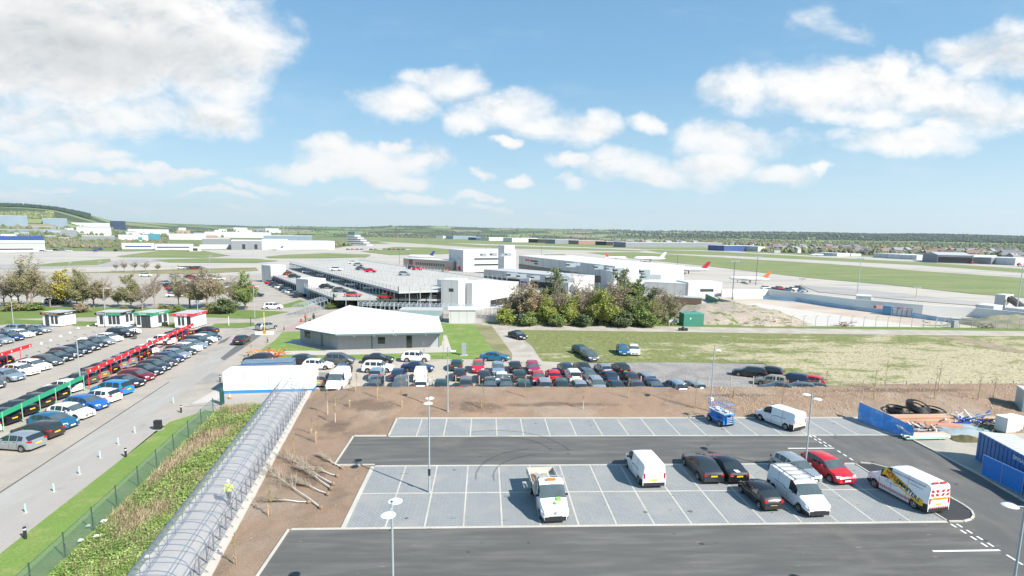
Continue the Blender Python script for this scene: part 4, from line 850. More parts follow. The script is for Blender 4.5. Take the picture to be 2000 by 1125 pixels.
# ------------------------------------------------------------------ posts, bollards, bins along the footway
AQ = pbr('pale_aqua_plastic', (.42, .68, .60), .4, var=.05)
for i, (x, y) in enumerate(((50.6,1002),(105.8,961),(155.8,927),(196,895),(231.6,869),(263.8,846),(339,787.7))):
    r = empty('marker_post', at(x, y)+Vector((0, 0, .01)), R_(9), f'pale aqua marker post on the footway edge, {ORD[i]} from the bottom left', 'marker post', 'aqua marker posts on the footway')
    g = MB(); g.box(-.04, .04, -.02, .02, .03, .66); g.build('post', AQ, r); g = MB(); g.box(-.12, .12, -.12, .12, 0, .035); g.build('base', CONC, r)
for i, (x, y, h) in enumerate(((50,1053,.78),(246,893,.78),(354,806,.78),(430,746,.85),(485,699,.9),(523,669,.9),(555,645,.9))):
    r = empty('bollard', at(x, y)+Vector((0, 0, .02)), 0, f'black bollard light with a pale band, {ORD[i]} from the bottom left along the verge', 'bollard', 'black bollard lights along the verge')
    g = MB(); g.tube((0,0,0), (0,0,h*.76), .085, 12); g.tube((0,0,h*.9), (0,0,h), .09, 12); g.build('post', BLACKP, r); g = MB(); g.tube((0,0,h*.76), (0,0,h*.9), .075, 12); g.build('light_band', PLW, r)
r = empty('litter_bin', at(309, 839)+Vector((0, 0, .02)), 0, 'black litter bin standing on the footway edge', 'litter bin')
g = MB(); g.prism([(-.3,-.2),(.3,-.2),(.36,0),(.3,.2),(-.3,.2),(-.36,0)], .03, .72); g.build('body', BLACKP, r, smooth=True); g = MB(); g.prism([(-.3,-.2),(.3,-.2),(.33,0),(.3,.2),(-.3,.2),(-.33,0)], .74, .9); g.build('hood', BLACKP, r); g = MB(); g.box(-.4,.45,-.3,.3,-.02,.03); g.build('base', CONC, r)
tag(cone_mb().build('traffic_cone', loc=at(449, 779)), 'orange traffic cone at the left end of the long white cabin', 'traffic cone')
r = empty('electric_cabinet', at(906, 694)+Vector((0,0,.02)), 0, 'grey ticket cabinet on a pale slab on the lawn', 'cabinet')
g = MB(); g.prism([(-.33,-.25),(.33,-.25),(.33,.25),(-.33,.25)], .06, 1.75); g.build('body', pbr('cabinet_grey', (.30,.33,.37), .5), r); g = MB(); g.box(-.36,.36,-.28,.28,1.75,1.85); g.build('lid', GALV, r); g = MB(); g.box(-.6,.6,-.5,.4,0,.06); g.build('slab', M_pale, r)

# ------------------------------------------------------------------ green mesh fence beside the verge
MESH = pbr('green_mesh', (.15, .24, .19), .7, var=.1, alpha=.44); GRNP = pbr('green_post', (.05, .09, .07), .6)
r = empty('mesh_fence', (0, 0, 0), 0, 'see-through green mesh fence between the grass verge and the overgrown strip', 'fence')
FD = [22, 25, 28, 31, 34, 37, 40, 43.2, 46.4, 49.8, 53.2, 56.6, 60.2]
g = MB().mat(MESH)
for k in range(len(FD)-1):
    a, b = Vector(dn(FD[k], -19.25)), Vector(dn(FD[k+1], -19.25)); g.face([(*a, .03), (*b, .03), (*b, 1.55), (*a, 1.55)])
g.build('mesh_panel', parent=r)
for d in FD:
    x, y = dn(d, -19.25); g = MB(); g.box(x-.03, x+.03, y-.03, y+.03, 0, 1.65); g.tube((x, y, 1.1), (x+.55, y-.1, 0), .02, 5); g.build('post', GRNP, r)
a, b = Vector(dn(22, -19.25)), Vector(dn(60.2, -19.25)); g = MB(); g.tube((*a, 1.55), (*b, 1.55), .015, 5); g.build('top_rail', GRNP, r)
g = MB(); g.box(-.09, .09, -.3, .3, 0, 1.9); g.box(-.05, .25, -.05, .05, 0, 1.5); tag(g.build('gate_post', pbr('dark_green_paint', (.02, .09, .07), .5), loc=at(434, 790)), 'stout dark green post at the end of the mesh fence', 'post')
x, y = dn(61, -17); 

# ------------------------------------------------------------------ overgrown strip: ground, stems, leaves
vs, fs = [], []; nD, nN = 150, 40
def strip_h(d, n): return .04+.22*math.exp(-((n+16.6)/1.6)**2)+mnoise.fractal(Vector((d*.5, n*.5, 1)), 1, 2, 3)*.12
for j in range(nD+1):
    for i in range(nN+1):
        d = 20+(62.5-20)*j/nD; n = -19.2+(-14.35+19.2)*i/nN; x, y = dn(d, n); vs.append((x, y, strip_h(d, n)*min(1, (n+19.2)/.5, (-14.35-n)/.4, (62.5-d)/.8)))
for j in range(nD):
    for i in range(nN): a = j*(nN+1)+i; fs.append((a, a+1, a+nN+2, a+nN+1))
M_scrub = pbr('scrub_floor', (.14, .17, .05), .97, var=.15, scale=.6, c2=(.24, .19, .12), thr=(.48, .62), fine=.3, bscale=7, bump=1.2, coord='world')
mb = MB(); mb.raw(vs, fs); tag(mb.build('overgrown_ground', M_scrub, smooth=True, sharp=180), kind='structure')
LEAF1 = pbr('weed_leaf', (.16, .25, .05), .7, var=.35, scale=.6, c2=(.26, .33, .10), thr=(.4, .6), coord='world'); LEAF2 = pbr('dead_stem', (.36, .26, .17), .9, var=.25, scale=2, c2=(.48, .38, .26), coord='world'); LEAF3 = pbr('dock_stem', (.16, .10, .07), .9, var=.2, scale=2, coord='world')
rnd = random.Random(3); g1, g2 = MB(), MB()
for k in range(64000):
    d = 24+38*rnd.random()**1.1; n = -19.0+4.5*rnd.random(); x, y = dn(d, n); z0 = strip_h(d, n)
    q = mnoise.noise(Vector((x*.35, y*.22, 4))) ; green = (n+19.1)/4.6 + q*.9 + (.25 if d < 38 else 0) + rnd.uniform(-.28, .28) > .42
    if green:
        s = rnd.uniform(.03, .085) if d > 40 else rnd.uniform(.03, .07); a = rnd.random()*6.28; z = z0+rnd.random()**1.5*.3; t = rnd.uniform(-.5, .5)
        ca, sa = math.cos(a)*s, math.sin(a)*s; g1.face([(x-ca, y-sa, z), (x+sa*.6, y-ca*.6, z+s*t), (x+ca, y+sa, z+s*.4), (x-sa*.6, y+ca*.6, z+s*(.4-t))])
    elif k % 7 < 2:
        h = rnd.uniform(.15, .5); a = rnd.random()*6.28; l_ = rnd.uniform(.1, .45); w = .014; dx, dy = math.cos(a)*l_, math.sin(a)*l_; px, py = -math.sin(a+.7)*w, math.cos(a+.7)*w
        g2.face([(x-px, y-py, z0), (x+px, y+py, z0), (x+dx+px*.3, y+dy+py*.3, z0+h), (x+dx-px*.3, y+dy-py*.3, z0+h)])
tag(g1.build('weeds', LEAF1), kind='stuff', label='bright green weeds covering the strip beside the glazed walkway'); tag(g2.build('dead_stems', LEAF2), kind='stuff', label='tangle of dead brown stems along the green mesh fence')
g = MB()
for k in range(500):
    d = rnd.uniform(25, 60); n = rnd.uniform(-18.6, -15); x, y = dn(d, n); z0 = strip_h(d, n); g.tube((x, y, z0), (x+rnd.uniform(-.12, .12), y+rnd.uniform(-.12, .12), z0+rnd.uniform(.5, .95)), .012, 3, caps=False)
tag(g.build('seed_stalks', LEAF3), kind='stuff', label='upright dark seed stalks standing above the weeds')
LIT = pbr('litter_white', (.7, .72, .72), .7, var=.1)
for i, (x, y, w) in enumerate(((166,1029,'by the fence foot'),(195,1020,'caught in the weeds'),(150,1058,'larger crumpled'),(180,1050,'flat'),(278,1090,'beside the walkway foot'))):
    g = MB(); s = rnd.uniform(.12, .2); g.raw([(0,0,0),(s*2,0,.03),(s*2.2,s,.08),(.03,s,.1),(s,s*.4,.16)], [(0,1,4),(1,2,4),(2,3,4),(3,0,4)]); tag(g.build('litter', LIT, loc=at(x, y, .25)), f'white scrap of litter {w} among the weeds', 'litter', 'litter among the weeds')

# ------------------------------------------------------------------ glazed walkway
r = empty('covered_walkway', (0, 0, 0), 0, 'long arched see-through covered walkway running to the white cabin', 'walkway')
ML = Matrix(((NV.x, DV.x, 0, 0), (NV.y, DV.y, 0, 0), (0, 0, 1, 0), (0, 0, 0, 1)))   # local x across, y along
NL, NR, D0, D1 = -14.0, -11.05, 20.0, 66.5
SHEET = pbr('clear_sheet', (.62, .68, .74), .18, var=.25, scale=.9, alpha=.14, coord='world', spec=.9)
FRM = pbr('frame_blue_grey', (.16, .19, .24), .45, .2, var=.05); FLR = pbr('walkway_floor', (.33, .31, .30), .85, var=.1, scale=1, c2=(.36, .33, .30), coord='world')
g = MB(); g.box(-14.35, -10.9, D0-2, D1+1.2, -.05, .05, ML); g.build('floor', FLR, r)
g = MB(); g.box(-10.95, -10.42, D0-2, D1+.6, -.1, .13, ML); g.box(-14.5, -14.32, D0-2, D1, -.1, .12, ML); g.build('kerb', pbr('pale_kerb', (.50, .46, .40), .9, var=.1, scale=2, fine=.08, bscale=8, coord='world'), r)
HW = 1.15
def arch(n=10):
    c = (NL+NR)/2; a = (NR-NL)/2; return [(c+a*math.cos(math.pi-math.pi*k/n), HW+.92*math.sin(math.pi*k/n)) for k in range(n+1)]
AR = arch(12); PR = [(NL, .06)]+AR+[(NR, .06)]
g = MB(); nseg = 1
vs = [ML @ Vector((x, d, z)) for d in (D0, D1) for x, z in PR]; n = len(PR)
g.raw(vs, [(k, k+1, n+k+1, n+k) for k in range(n-2)]); g.build('glazing', SHEET, r, smooth=True, sharp=60)
D = D0
while D < D1+.1:
    g = MB(); pts = [ML @ Vector((x, D, z)) for x, z in PR]
    for a, b in zip(pts[:-1], pts[1:]): g.tube(a, b, .028 if b is not pts[-1] else .04, 5, caps=False)
    a = ML @ Vector((NR, D, .1)); b = ML @ Vector((NR-.42, D+.05, .06)); g.tube(ML @ Vector((NR, D, .65)), ML @ Vector((NR+.42, D+.1, .12)), .02, 4)
    g.build('arch_frame', FRM, r); D += 1.2
for x, z in ((NL, HW), (NR, HW), AR[3], AR[6], AR[9]) :
    g = MB(); g.tube(ML @ Vector((x, D0, z)), ML @ Vector((x, D1, z)), .022, 5); g.build('purlin', FRM, r)
g = MB()
for k in range(19):
    d = D0+k*2.4; 
    if d+2.4 < D1: g.tube(ML @ Vector((NR, d, .1)), ML @ Vector((NR, d+2.4, HW)), .014, 4); g.tube(ML @ Vector((NR, d, HW)), ML @ Vector((NR, d+2.4, .1)), .014, 4)
g.build('cross_bracing', FRM, r)

# ------------------------------------------------------------------ people
SKIN = pbr('skin', (.48, .30, .22), .6, var=.05)
CL = {}
def cloth(n, c):
    return pbr('cloth_'+n, c, .9, var=.12, scale=6)
def person(pos, deg, topc, legc, label, stride=.25, hair=None, helmet=None, arm=0., bag=None, h=1.74):
    """one continuous skinned body; joints posed for walking or standing"""
    k = h/1.74; J = [(0,0,.94),(0,0,1.12),(0,0,1.36),(0,0,1.50),(0.02,0,1.60),(.01,0,1.70)]; rad = [.15,.14,.155,.065,.095,.075]; E = [(0,1),(1,2),(2,3),(3,4),(4,5)]
    def add(p, r, par): J.append(p); rad.append(r); E.append((par, len(J)-1)); return len(J)-1
    for s in (1, -1):
        f = stride*s
        a = add((0, s*.10, .90), .11, 0); b = add((f*.45, s*.105, .50), .072, a); c_ = add((f*.55 if f > 0 else f*1.0, s*.105, .10), .045, b); d_ = add((f*.6+.1, s*.11, .045), .042, c_); add((f*.6+.2, s*.115, .035), .03, d_)
        a = add((0, s*.19, 1.40), .062, 2); b = add((-f*.35+arm*.1, s*.25, 1.12), .045, a); c_ = add((-f*.5+.12+arm*.25, s*.25, .90+arm*.25), .034, b); d_ = add((-f*.5+.16+arm*.3, s*.245, .83+arm*.27), .034, c_)
        for q in range(4): e = add((-f*.5+.17+arm*.33+.014*(q-1.5), s*(.235+.004*q), .785+arm*.28), .010, d_); add((-f*.5+.19+arm*.35+.014*(q-1.5), s*.225, .755+arm*.28), .008, e)
        add((-f*.5+.20+arm*.31, s*.215, .81+arm*.28), .010, d_)
    me = bpy.data.meshes.new('person_body'); me.from_pydata([(a*k, b*k, c_*k) for a, b, c_ in J], E, []); o = bpy.data.objects.new('b', me); col.objects.link(o)
    m = o.modifiers.new('s', 'SKIN'); o.modifiers.new('u', 'SUBSURF').levels = 1
    for i, sv in enumerate(me.skin_vertices[0].data): sv.radius = (rad[i]*k, rad[i]*k*(1 if i > 2 else 1.15)); sv.use_root = i == 0
    dg = bpy.context.evaluated_depsgraph_get(); m2 = bpy.data.meshes.new_from_object(o.evaluated_get(dg)); bpy.data.objects.remove(o)
    for mm in (topc, legc, SKIN, BLACKP): m2.materials.append(mm)
    for p in m2.polygons:
        z = p.center.z/k; y = abs(p.center.y)/k; p.use_smooth = True
        p.material_index = 3 if z < .09 else (2 if z > 1.49 or (y > .2 and z < .87+arm*.3) else (1 if z < .96 and y < .2 else 0))
    root = empty('person', pos, R_(deg), label, 'person'); b = bpy.data.objects.new('body', m2); col.objects.link(b); b.parent = root
    g = MB(); hm = helmet or hair or pbr('hair_dark', (.03, .02, .015), .7)
    g.lathe([(.115*k, -.01), (.118*k, .03), (.10*k, .09), (.06*k, .13), (.001, .145)], 12, c=(-.005, 0, 1.64*k)); g.build('helmet' if helmet else 'hair', hm, root, smooth=True)
    g = MB().mat(SKIN); g.tube((.085*k, 0, 1.60*k), (.12*k, 0, 1.595*k), .014, 6, .008); g.mat(BLACKP)
    for s in (1, -1): g.box(.085*k, .10*k, s*.035-.012, s*.035+.012, 1.625*k, 1.64*k)
    g.build('face_features', parent=root)
    if helmet:
        g = MB(); g.lathe([(.175*k, 1.02*k), (.19*k, 1.2*k), (.20*k, 1.34*k), (.12*k, 1.47*k)], 12); g.build('vest', topc, root, smooth=True)
    return root
HV = cloth('hi_vis', (.62, .80, .05))
p = at(448, 985); person((p.x, p.y, .055), 100, HV, cloth('navy', (.03, .035, .06)), 'person in a yellow hi-vis vest and white helmet walking inside the glazed walkway', .3, helmet=PLW)
a = at(597, 629); person((a.x, a.y, .03), 60, cloth('coral', (.55, .10, .06)), cloth('black', (.02, .02, .025)), 'person in a coral jacket walking left of the suitcase on the pink paving', .3)
a = at(611, 628); person((a.x, a.y+.6, .03), 95, cloth('grey', (.2, .2, .22)), cloth('red', (.35, .05, .04)), 'person bending behind the suitcase on the pink paving', .1)
a = at(594.3, 628); person((a.x+2.0, a.y+.1, .03), 130, cloth('dark', (.04, .04, .05)), cloth('black', (.02, .02, .025)), 'person in dark clothes at the right of the group near the glazed canopy', .35)
for i, (x, y, c) in enumerate(((606, 630, 'black'), (588, 629, 'red'))):
    rr = empty('suitcase', at(x, y)+Vector((0, 0, .03)), .3, f'{c} wheeled suitcase on the pink paving beside the walking group', 'suitcase'); g = MB(); g.box(-.2, .2, -.13, .13, .05, .62); g.build('case', BLACKP if c == 'black' else cloth('red', (.35, .05, .04)), rr); g = MB(); g.tube((-.1, .1, .6), (-.1, .1, .95), .012, 5); g.tube((.1, .1, .6), (.1, .1, .95), .012, 5); g.tube((-.1, .1, .95), (.1, .1, .95), .014, 5); g.build('handle', GALV, rr)
for i, (x, y, w) in enumerate(((261.6, 662.5, 'left'), (265.8, 662, 'right'))):
    person(at(x, y), 200+30*i, cloth('black', (.02, .02, .025)), cloth('black', (.02, .02, .025)), f'person in black, the {w} one of two standing beside the white off-roader', .12)

# ------------------------------------------------------------------ young trees, stakes, lying birches
BARKW = pbr('birch_bark', (.62, .60, .56), .8, var=.2, scale=6, c2=(.25, .22, .2), thr=(.6, .7)); TWIG = pbr('twig', (.30, .22, .14), .9, var=.2, scale=5); STAKE = pbr('new_stake', (.55, .38, .19), .8, var=.15, scale=4)
LEAFY = pbr('young_leaf', (.20, .20, .05), .8, var=.2)
rnd = random.Random(11)
def sapling(pos, h, label, twigs=16, stake=.9, bark=TWIG, lean=0.):
    r = empty('young_tree', pos, rnd.random()*6, label, 'young tree', 'staked young trees on the soil bank')
    g = MB(); pts = [Vector((lean*h*t*t+rnd.uniform(-.03, .03), rnd.uniform(-.03, .03), h*t)) for t in (0, .25, .5, .75, 1)]; pts[0] = Vector((0, 0, -.1))
    for k, (a, b) in enumerate(zip(pts[:-1], pts[1:])): g.tube(a, b, .034*(1-k*.2), 6, .034*(.8-k*.2))
    g.build('trunk', bark, r)
    g = MB(); 
    for k in range(twigs):
        t = rnd.uniform(.35, .98); i = min(3, int(t*4)); b = pts[i].lerp(pts[i+1], t*4-i); a = rnd.random()*6.28; l_ = h*rnd.uniform(.08, .2)*(1.25-t*.6); e = b+Vector((math.cos(a)*l_*.55, math.sin(a)*l_*.55, l_)); g.mat(TWIG); g.tube(b, e, .012, 3, .005, False)
        for q in range(3):
            e2 = b.lerp(e, rnd.uniform(.4, 1)); e3 = e2+Vector((rnd.uniform(-.2, .2), rnd.uniform(-.2, .2), rnd.uniform(.05, .3)))*h*.14; g.tube(e2, e3, .008, 3, .004, False)
            g.mat(LEAFY); s = .03; g.face([e3+Vector(v)*s for v in ((-1,0,0),(0,-1,.6),(1,0,.8),(0,1,.2))]); g.mat(TWIG)
    g.build('twigs', parent=r)
    if stake: g = MB(); g.tube((.16, .05, -.1), (.16, .05, stake), .035, 6); g.box(-.01, .18, .03, .07, stake-.16, stake-.1); g.build('stake', STAKE, r)
    return r
SAP = [(528.7,1008,944,.8,'beside the birches nearest the walkway'),(461.5,1103,1040,.6,'nearest the bottom beside the walkway kerb'),(575,905,847,0,'above the lying birches, unstaked'),(619,863.5,800,1.1,'with a bright tall stake halfway up the left slope'),(609.5,846,812,.5,'short one beside the tall staked one on the slope'),(684,793.6,730,.8,'on the dark soil patch, right of the birches'),(738.7,777,735,1.2,'in front of the dark hatchback at the bank'),(784,794.7,733,.7,'casting a long shadow left of the lamp post'),(696,763,728,1.1,'at the bank crest right of the white van'),
 (943.7,797.5,755,.9,'right of the soil mound by the lamp post'),(1026,775,738,.8,'in front of the silver estate'),(1227,777,740,1.0,'pair stake below the grey saloon'),(1357.5,797.5,735,.8,'left of the lamp post by the scissor lift'),(1431,777,758,.7,'short, above the scissor lift'),(1527.5,794,745,.9,'behind the white van in the far bays'),(1610.7,777.5,722,.9,'right of the long white stalks, near the red car'),(1706,779,720,.9,'at the left end of the blue mesh fence'),(1824.5,778.7,718,1.0,'above the black pipe heap'),(1940,780,728,.8,'above the white wrapped bales'),(1728,765,702,0,'faint unstaked one behind the bank'),(1832,762,706,0,'tall thin one at the field edge'),(1910,780,735,.5,'left of the wrapped bales')]
for i, (x, y, yt, st, w) in enumerate(SAP):
    p = soil_at(x, y); h = max(1.0, height(x, y, yt)*.95); sapling(p, h, f'thin young tree {w}', 14, st)
for x, y, yt, w in ((654.8,824.6,775,'white barked birch leaning on the dark soil patch'),(640,809.5,755,'slender birch left of the leaning one on the dark patch'),(1138.7,798.7,762,'forked pale birch sapling in the middle of the bank')):
    p = soil_at(x, y); r = sapling(p, height(x, y, yt), w, 26, 0, BARKW, -.06 if x < 1000 else .05); r['group'] = 'birch saplings on the bank'
BIR = [((625.8,992.7),(536,930),'longest lying birch, its white trunk nearest the camera'),((639,967),(580,943),'lying birch second from the camera'),((650,947),(571,902),'lying birch with the straightest long trunk'),((646,956),(596,922),'thin lying birch between two longer ones'),((657,931),(615,920),'lying birch with the brightest short trunk'),((667,915),(632,895),'lying birch nearest the kerb corner'),((601,983),(528,980),'thin lying birch pointing straight at the walkway')]
for (a, b, w) in BIR:
    A, B = soil_at(*a), soil_at(*b); d = B-A; L = d.length; ang = math.atan2(d.y, d.x); r = empty('felled_birch', A, ang, w, 'birch', 'birches lying on the soil')
    pts = [Vector((L*t*1.15, rnd.uniform(-.05, .05), .10+.18*math.sin(t*3)*t)) for t in (0, .2, .4, .6, .8, 1)]
    g = MB()
    for k, (p, q) in enumerate(zip(pts[:-1], pts[1:])): g.tube(p, q, .05*(1-k*.17), 7, .05*(.83-k*.17))
    g.build('trunk', BARKW, r)
    g = MB()
    for k in range(60):
        t = rnd.uniform(.42, 1.0); i = min(4, int(t*5)); p = pts[i].lerp(pts[i+1], t*5-i); s = rnd.choice((1, -1)); l_ = L*rnd.uniform(.15, .34); e = p+Vector((l_*.85, s*l_*rnd.uniform(.1, .5), rnd.uniform(-.05, .25)*l_)); e.z = max(e.z, .02); g.tube(p, e, .012, 3, .006, False)
        for q in range(4): m_ = p.lerp(e, rnd.uniform(.3, .9)); g.tube(m_, m_+Vector((rnd.uniform(.2, .5), rnd.uniform(-.25, .25), rnd.uniform(-.03, .16))), .008, 3, .005, False)
    g.build('twigs', pbr('birch_twig', (.42, .35, .26), .9, var=.25, scale=5), r)
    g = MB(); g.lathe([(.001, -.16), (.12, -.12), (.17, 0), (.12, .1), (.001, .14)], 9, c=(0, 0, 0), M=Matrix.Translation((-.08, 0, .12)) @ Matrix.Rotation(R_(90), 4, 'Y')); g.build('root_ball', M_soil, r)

# post and wire fence behind the bank
r = empty('wire_fence', (0, 0, 0), 0, 'low post and wire fence along the far foot of the soil bank', 'fence'); PST = pbr('fence_post_grey', (.42, .40, .36), .85, var=.15, scale=3)
xs = [-18+2.9*k for k in range(39)]
for x in xs: g = MB(); g.box(x-.055, x+.055, 65.45, 65.55, -.05, 1.75 if x < 40 else 1.25); g.build('post', PST, r)
g = MB()
for z in (.5, .9, 1.2): g.tube((xs[0], 65.5, z), (xs[-1], 65.5, z), .006, 3)
g.build('wires', GALV, r)
# clods and stones
rnd = random.Random(5); g = MB()
for k in range(5200):
    x = rnd.uniform(20, 92) if k > 1400 else rnd.uniform(-18, 30); y = rnd.uniform(55.2, 66) if x > -9 else rnd.uniform(30, 65)
    if lotdist(x, y) < .2 or y < 55: 
        if x > -9.3: continue
    if x < -9 and .988*x+.156*y < -10.1: continue
    if lotdist(x, y) < .25: continue
    s = rnd.uniform(.02, .07)*(1+(.9 if x > 27 else 0)); z = soil_h(x, y)
    v = [Vector((rnd.uniform(-1, 1), rnd.uniform(-1, 1), rnd.uniform(.2, 1)))*s for _ in range(3)]; g.raw([Vector((x-s, y-s, z-.02)), Vector((x+s, y-s*.6, z-.02)), Vector((x, y+s, z-.02)), Vector((x, y, z))+Vector((0, 0, s*.6))+v[0]*.3], [(0,1,3),(1,2,3),(2,0,3)])
tag(g.build('clods', pbr('dry_clod', (.34, .27, .20), .95, var=.25, scale=1.5, coord='world')), kind='stuff', label='dry clods and stones strewn over the soil bank')
g = MB()
for k in range(6500):
    x = rnd.uniform(27, 92); y = rnd.gauss(57.8, 1.6); 
    if y < 55.1 or y > 64: continue
    if mnoise.noise(Vector((x*.3, y*.5, 0))) < -.1 and rnd.random() < .7: continue
    z = soil_h(x, y); a = rnd.random()*6.28; l_ = rnd.uniform(.08, .26); h = rnd.uniform(.05, .28); w = .016; dx, dy = math.cos(a)*l_, math.sin(a)*l_
    g.face([(x-w, y, z), (x+w, y+w, z), (x+dx+w*.4, y+dy, z+h), (x+dx-w*.4, y+dy, z+h)])
tag(g.build('dead_grass', pbr('straw', (.40, .31, .21), .9, var=.25, scale=2, coord='world')), kind='stuff', label='pale dead grass on the rough right part of the bank')
# tussocks over the rough field
g1, g2 = MB(), MB()
for k in range(10000):
    x = rnd.uniform(9, 112); y = rnd.uniform(66.5, 102)
    if x < 43.5 and y < 81: continue
    if x < 13 and y < 84: continue
    q = mnoise.fractal(Vector((x*.12, y*.2, 2)), 1, 2, 3); dry = q + (x-45)/120 > -.02
    s = rnd.uniform(.05, .14); h = rnd.uniform(.02, .08); a = rnd.random()*3.14; dx, dy = math.cos(a)*s, math.sin(a)*s; G = g1 if dry else g2
    G.face([(x-dx, y-dy, 0), (x+dx, y+dy, 0), (x+dx*.5+rnd.uniform(-.1, .1), y+dy*.5, h), (x-dx*.9, y-dy*.9, h*.8)])
tag(g1.build('dry_tussocks', pbr('dry_tussock', (.46, .41, .26), .95, var=.25, scale=.7, coord='world')), kind='stuff', label='pale dry grass tussocks over the rough field'); tag(g2.build('green_tussocks', pbr('green_tussock', (.19, .23, .075), .95, var=.25, scale=.7, coord='world')), kind='stuff', label='green grass tussocks over the rough field')
# ------------------------------------------------------------------ buildings
CLAD = seams(pbr('grey_cladding', (.36, .37, .38), .6, var=.05, scale=.4, coord='world'), w=.9); CLADL = seams(pbr('pale_cladding', (.50, .51, .50), .6, var=.07, scale=.3, coord='world'), w=1.6, k=.8); CLADW = seams(pbr('white_cladding', (.55, .555, .55), .55, var=.06, scale=.3, coord='world'), w=2.4, k=.82)
ROOFW = seams(pbr('white_roof', (.60, .61, .62), .5, var=.09, scale=.35, coord='world', c2=(.66, .66, .66)), 1., .1, .8, .88); ROOFG = pbr('grey_roof', (.42, .43, .43), .7, var=.06, scale=.2, coord='world'); TRIM = pbr('slate_trim', (.12, .18, .20), .5, var=.05)
WIN = pbr('window_glass', (.03, .045, .05), .08, var=0, spec=.9); DARKW = pbr('dark_opening', (.02, .022, .025), .7, var=.1)
def frame2(p1, p2):
    p1, p2 = Vector((p1[0], p1[1], 0)), Vector((p2[0], p2[1], 0)); ex = (p2-p1); L = ex.length; ex.normalize(); ey = Vector((-ex.y, ex.x, 0))
    if ey.dot(p1) < 0: ey = -ey
    return Matrix(((ex.x, ey.x, 0, p1.x), (ex.y, ey.y, 0, p1.y), (0, 0, 1, 0), (0, 0, 0, 1))), L
def building(name, label, cat, p1, p2, depth, h, wall=None, roof=None, wins=(), group=None, z0=-.2, eave=.0, roofh=.25, winmat=None, pitch=0., base=None, doors=()):
    """p1-p2 is the facade seen from here (left to right), depth runs away from the camera; local u along it, v into it"""
    M, L = frame2(p1, p2); r = empty(name, (p1[0], p1[1], 0), 0, label, cat, group); Mi = Matrix.Translation((-p1[0], -p1[1], 0)) @ M
    g = MB(); g.box(0, L, 0, depth, z0, h, Mi); g.build('wall', wall or CLADL, r)
    g = MB()
    if pitch: 
        a = [(-eave, -eave), (L+eave, -eave), (L+eave, depth+eave), (-eave, depth+eave)]; vs = [Mi @ Vector((x, y, h+.01)) for x, y in a]+[Mi @ Vector((-eave, depth/2, h+pitch)), Mi @ Vector((L+eave, depth/2, h+pitch))]; g.raw(vs, [(0,1,5,4),(2,3,4,5),(1,2,5),(3,0,4),(3,2,1,0)])
    else: g.box(-eave-.03, L+eave+.03, -eave-.03, depth+eave+.03, h+.003, h+roofh, Mi)
    g.build('roof', roof or ROOFG, r)
    for k, w in enumerate(wins):
        u0, u1, za, zb = w[:4]; m = w[4] if len(w) > 4 else (winmat or WIN); g = MB(); g.box(u0*L, u1*L, -.03, .1, za, zb, Mi); g.build('window', m, r)
    for w in doors:
        u0, u1, za, zb = w[:4]; g = MB(); g.box(u0*L, u1*L, -.04, .1, za, zb, Mi); g.build('door', w[4] if len(w) > 4 else DARKW, r)
    if base: g = MB(); g.box(-.004, L+.004, -.012, depth+.012, 0, base[0], Mi); g.build('base_band', base[1], r)
    return r, Mi, L
# long white cabin with the blue base band, and the blue containers behind it
BLUEB = pbr('base_blue', (.03, .22, .50), .5, var=.1); p1, p2 = at(437, 769), at(613, 764.5)
cab, Mi, L = building('site_cabin', 'long white cabin with a blue base band at the far end of the glazed walkway', 'cabin', p1, p2, 2.9, 2.5, WHITE, ROOFW, base=(.38, BLUEB), roofh=.08)
g = MB()
for u in (.24, .5, .75): g.box(u*L-.03, u*L+.03, -.035, .0, .4, 2.45, Mi)
g.build('panel_joint', GALV, cab)
g = MB(); 
for u in (.69, .72): g.box(u*L-.05, u*L+.05, .3, .4, 2.58, 2.75, Mi)
g.build('roof_vent', GALV, cab)
RUST = pbr('rusty_roof', (.10, .17, .24), .7, var=.15, scale=2, c2=(.42, .22, .12), thr=(.5, .6), streak=(.25, 2, 1))
STRP = pbr('weathered_blue_roof', (.11, .18, .25), .6, var=.2, scale=2.5, c2=(.25, .28, .30), thr=(.45, .65), streak=(.3, 2, 1)); CBL = paint('container_blue', (.03, .13, .30), .5, .1)
def container(label, cat, pa, pb, depth, h, wall, roof, ribs=30):
    M, L = frame2(pa, pb); r = empty('shipping_container', (pa[0], pa[1], 0), 0, label, cat); Mi = Matrix.Translation((-pa[0], -pa[1], 0)) @ M
    g = MB(); n = ribs
    for k in range(n):
        u0, u1 = L*k/n, L*(k+1)/n; g.box(u0, u1, .0+.035*(k % 2), depth-.035*(k % 2), .12, h-.06, Mi)
    g.box(0, .12, -.01, depth+.01, .05, h-.01, Mi); g.box(L-.12, L, -.01, depth+.01, .05, h-.01, Mi); g.box(0, L, -.012, depth+.012, .02, .16, Mi); g.box(-.004, L+.004, -.014, depth+.014, h-.13, h-.003, Mi); g.build('body', wall, r)
    g = MB()
    for k in range(n): u0, u1 = L*k/n, L*(k+1)/n; g.box(u0, u1-.02, .03, depth-.03, h-.02, h+.012+.02*(k % 2), Mi)
    g.build('roof', roof, r)
    g = MB()
    for v in (depth*.25, depth*.45, depth*.55, depth*.75): g.tube(Mi @ Vector((L+.02, v, .2)), Mi @ Vector((L+.02, v, h-.2)), .02, 6)
    g.build('lock_bar', GALV, r)
    return r, Mi, L
a = at(456, 721, 2.5); b = at(571, 716, 2.5); container('shipping container with a rust streaked roof directly behind the long white cabin', 'container', a, b, 2.3, 2.45, CBL, RUST)
a = at(470, 711, 2.6); b = at(572, 707, 2.6); container('blue shipping container behind the rust roofed one, nearest the orange bushes', 'container', a, b, 2.4, 2.62, CBL, STRP)
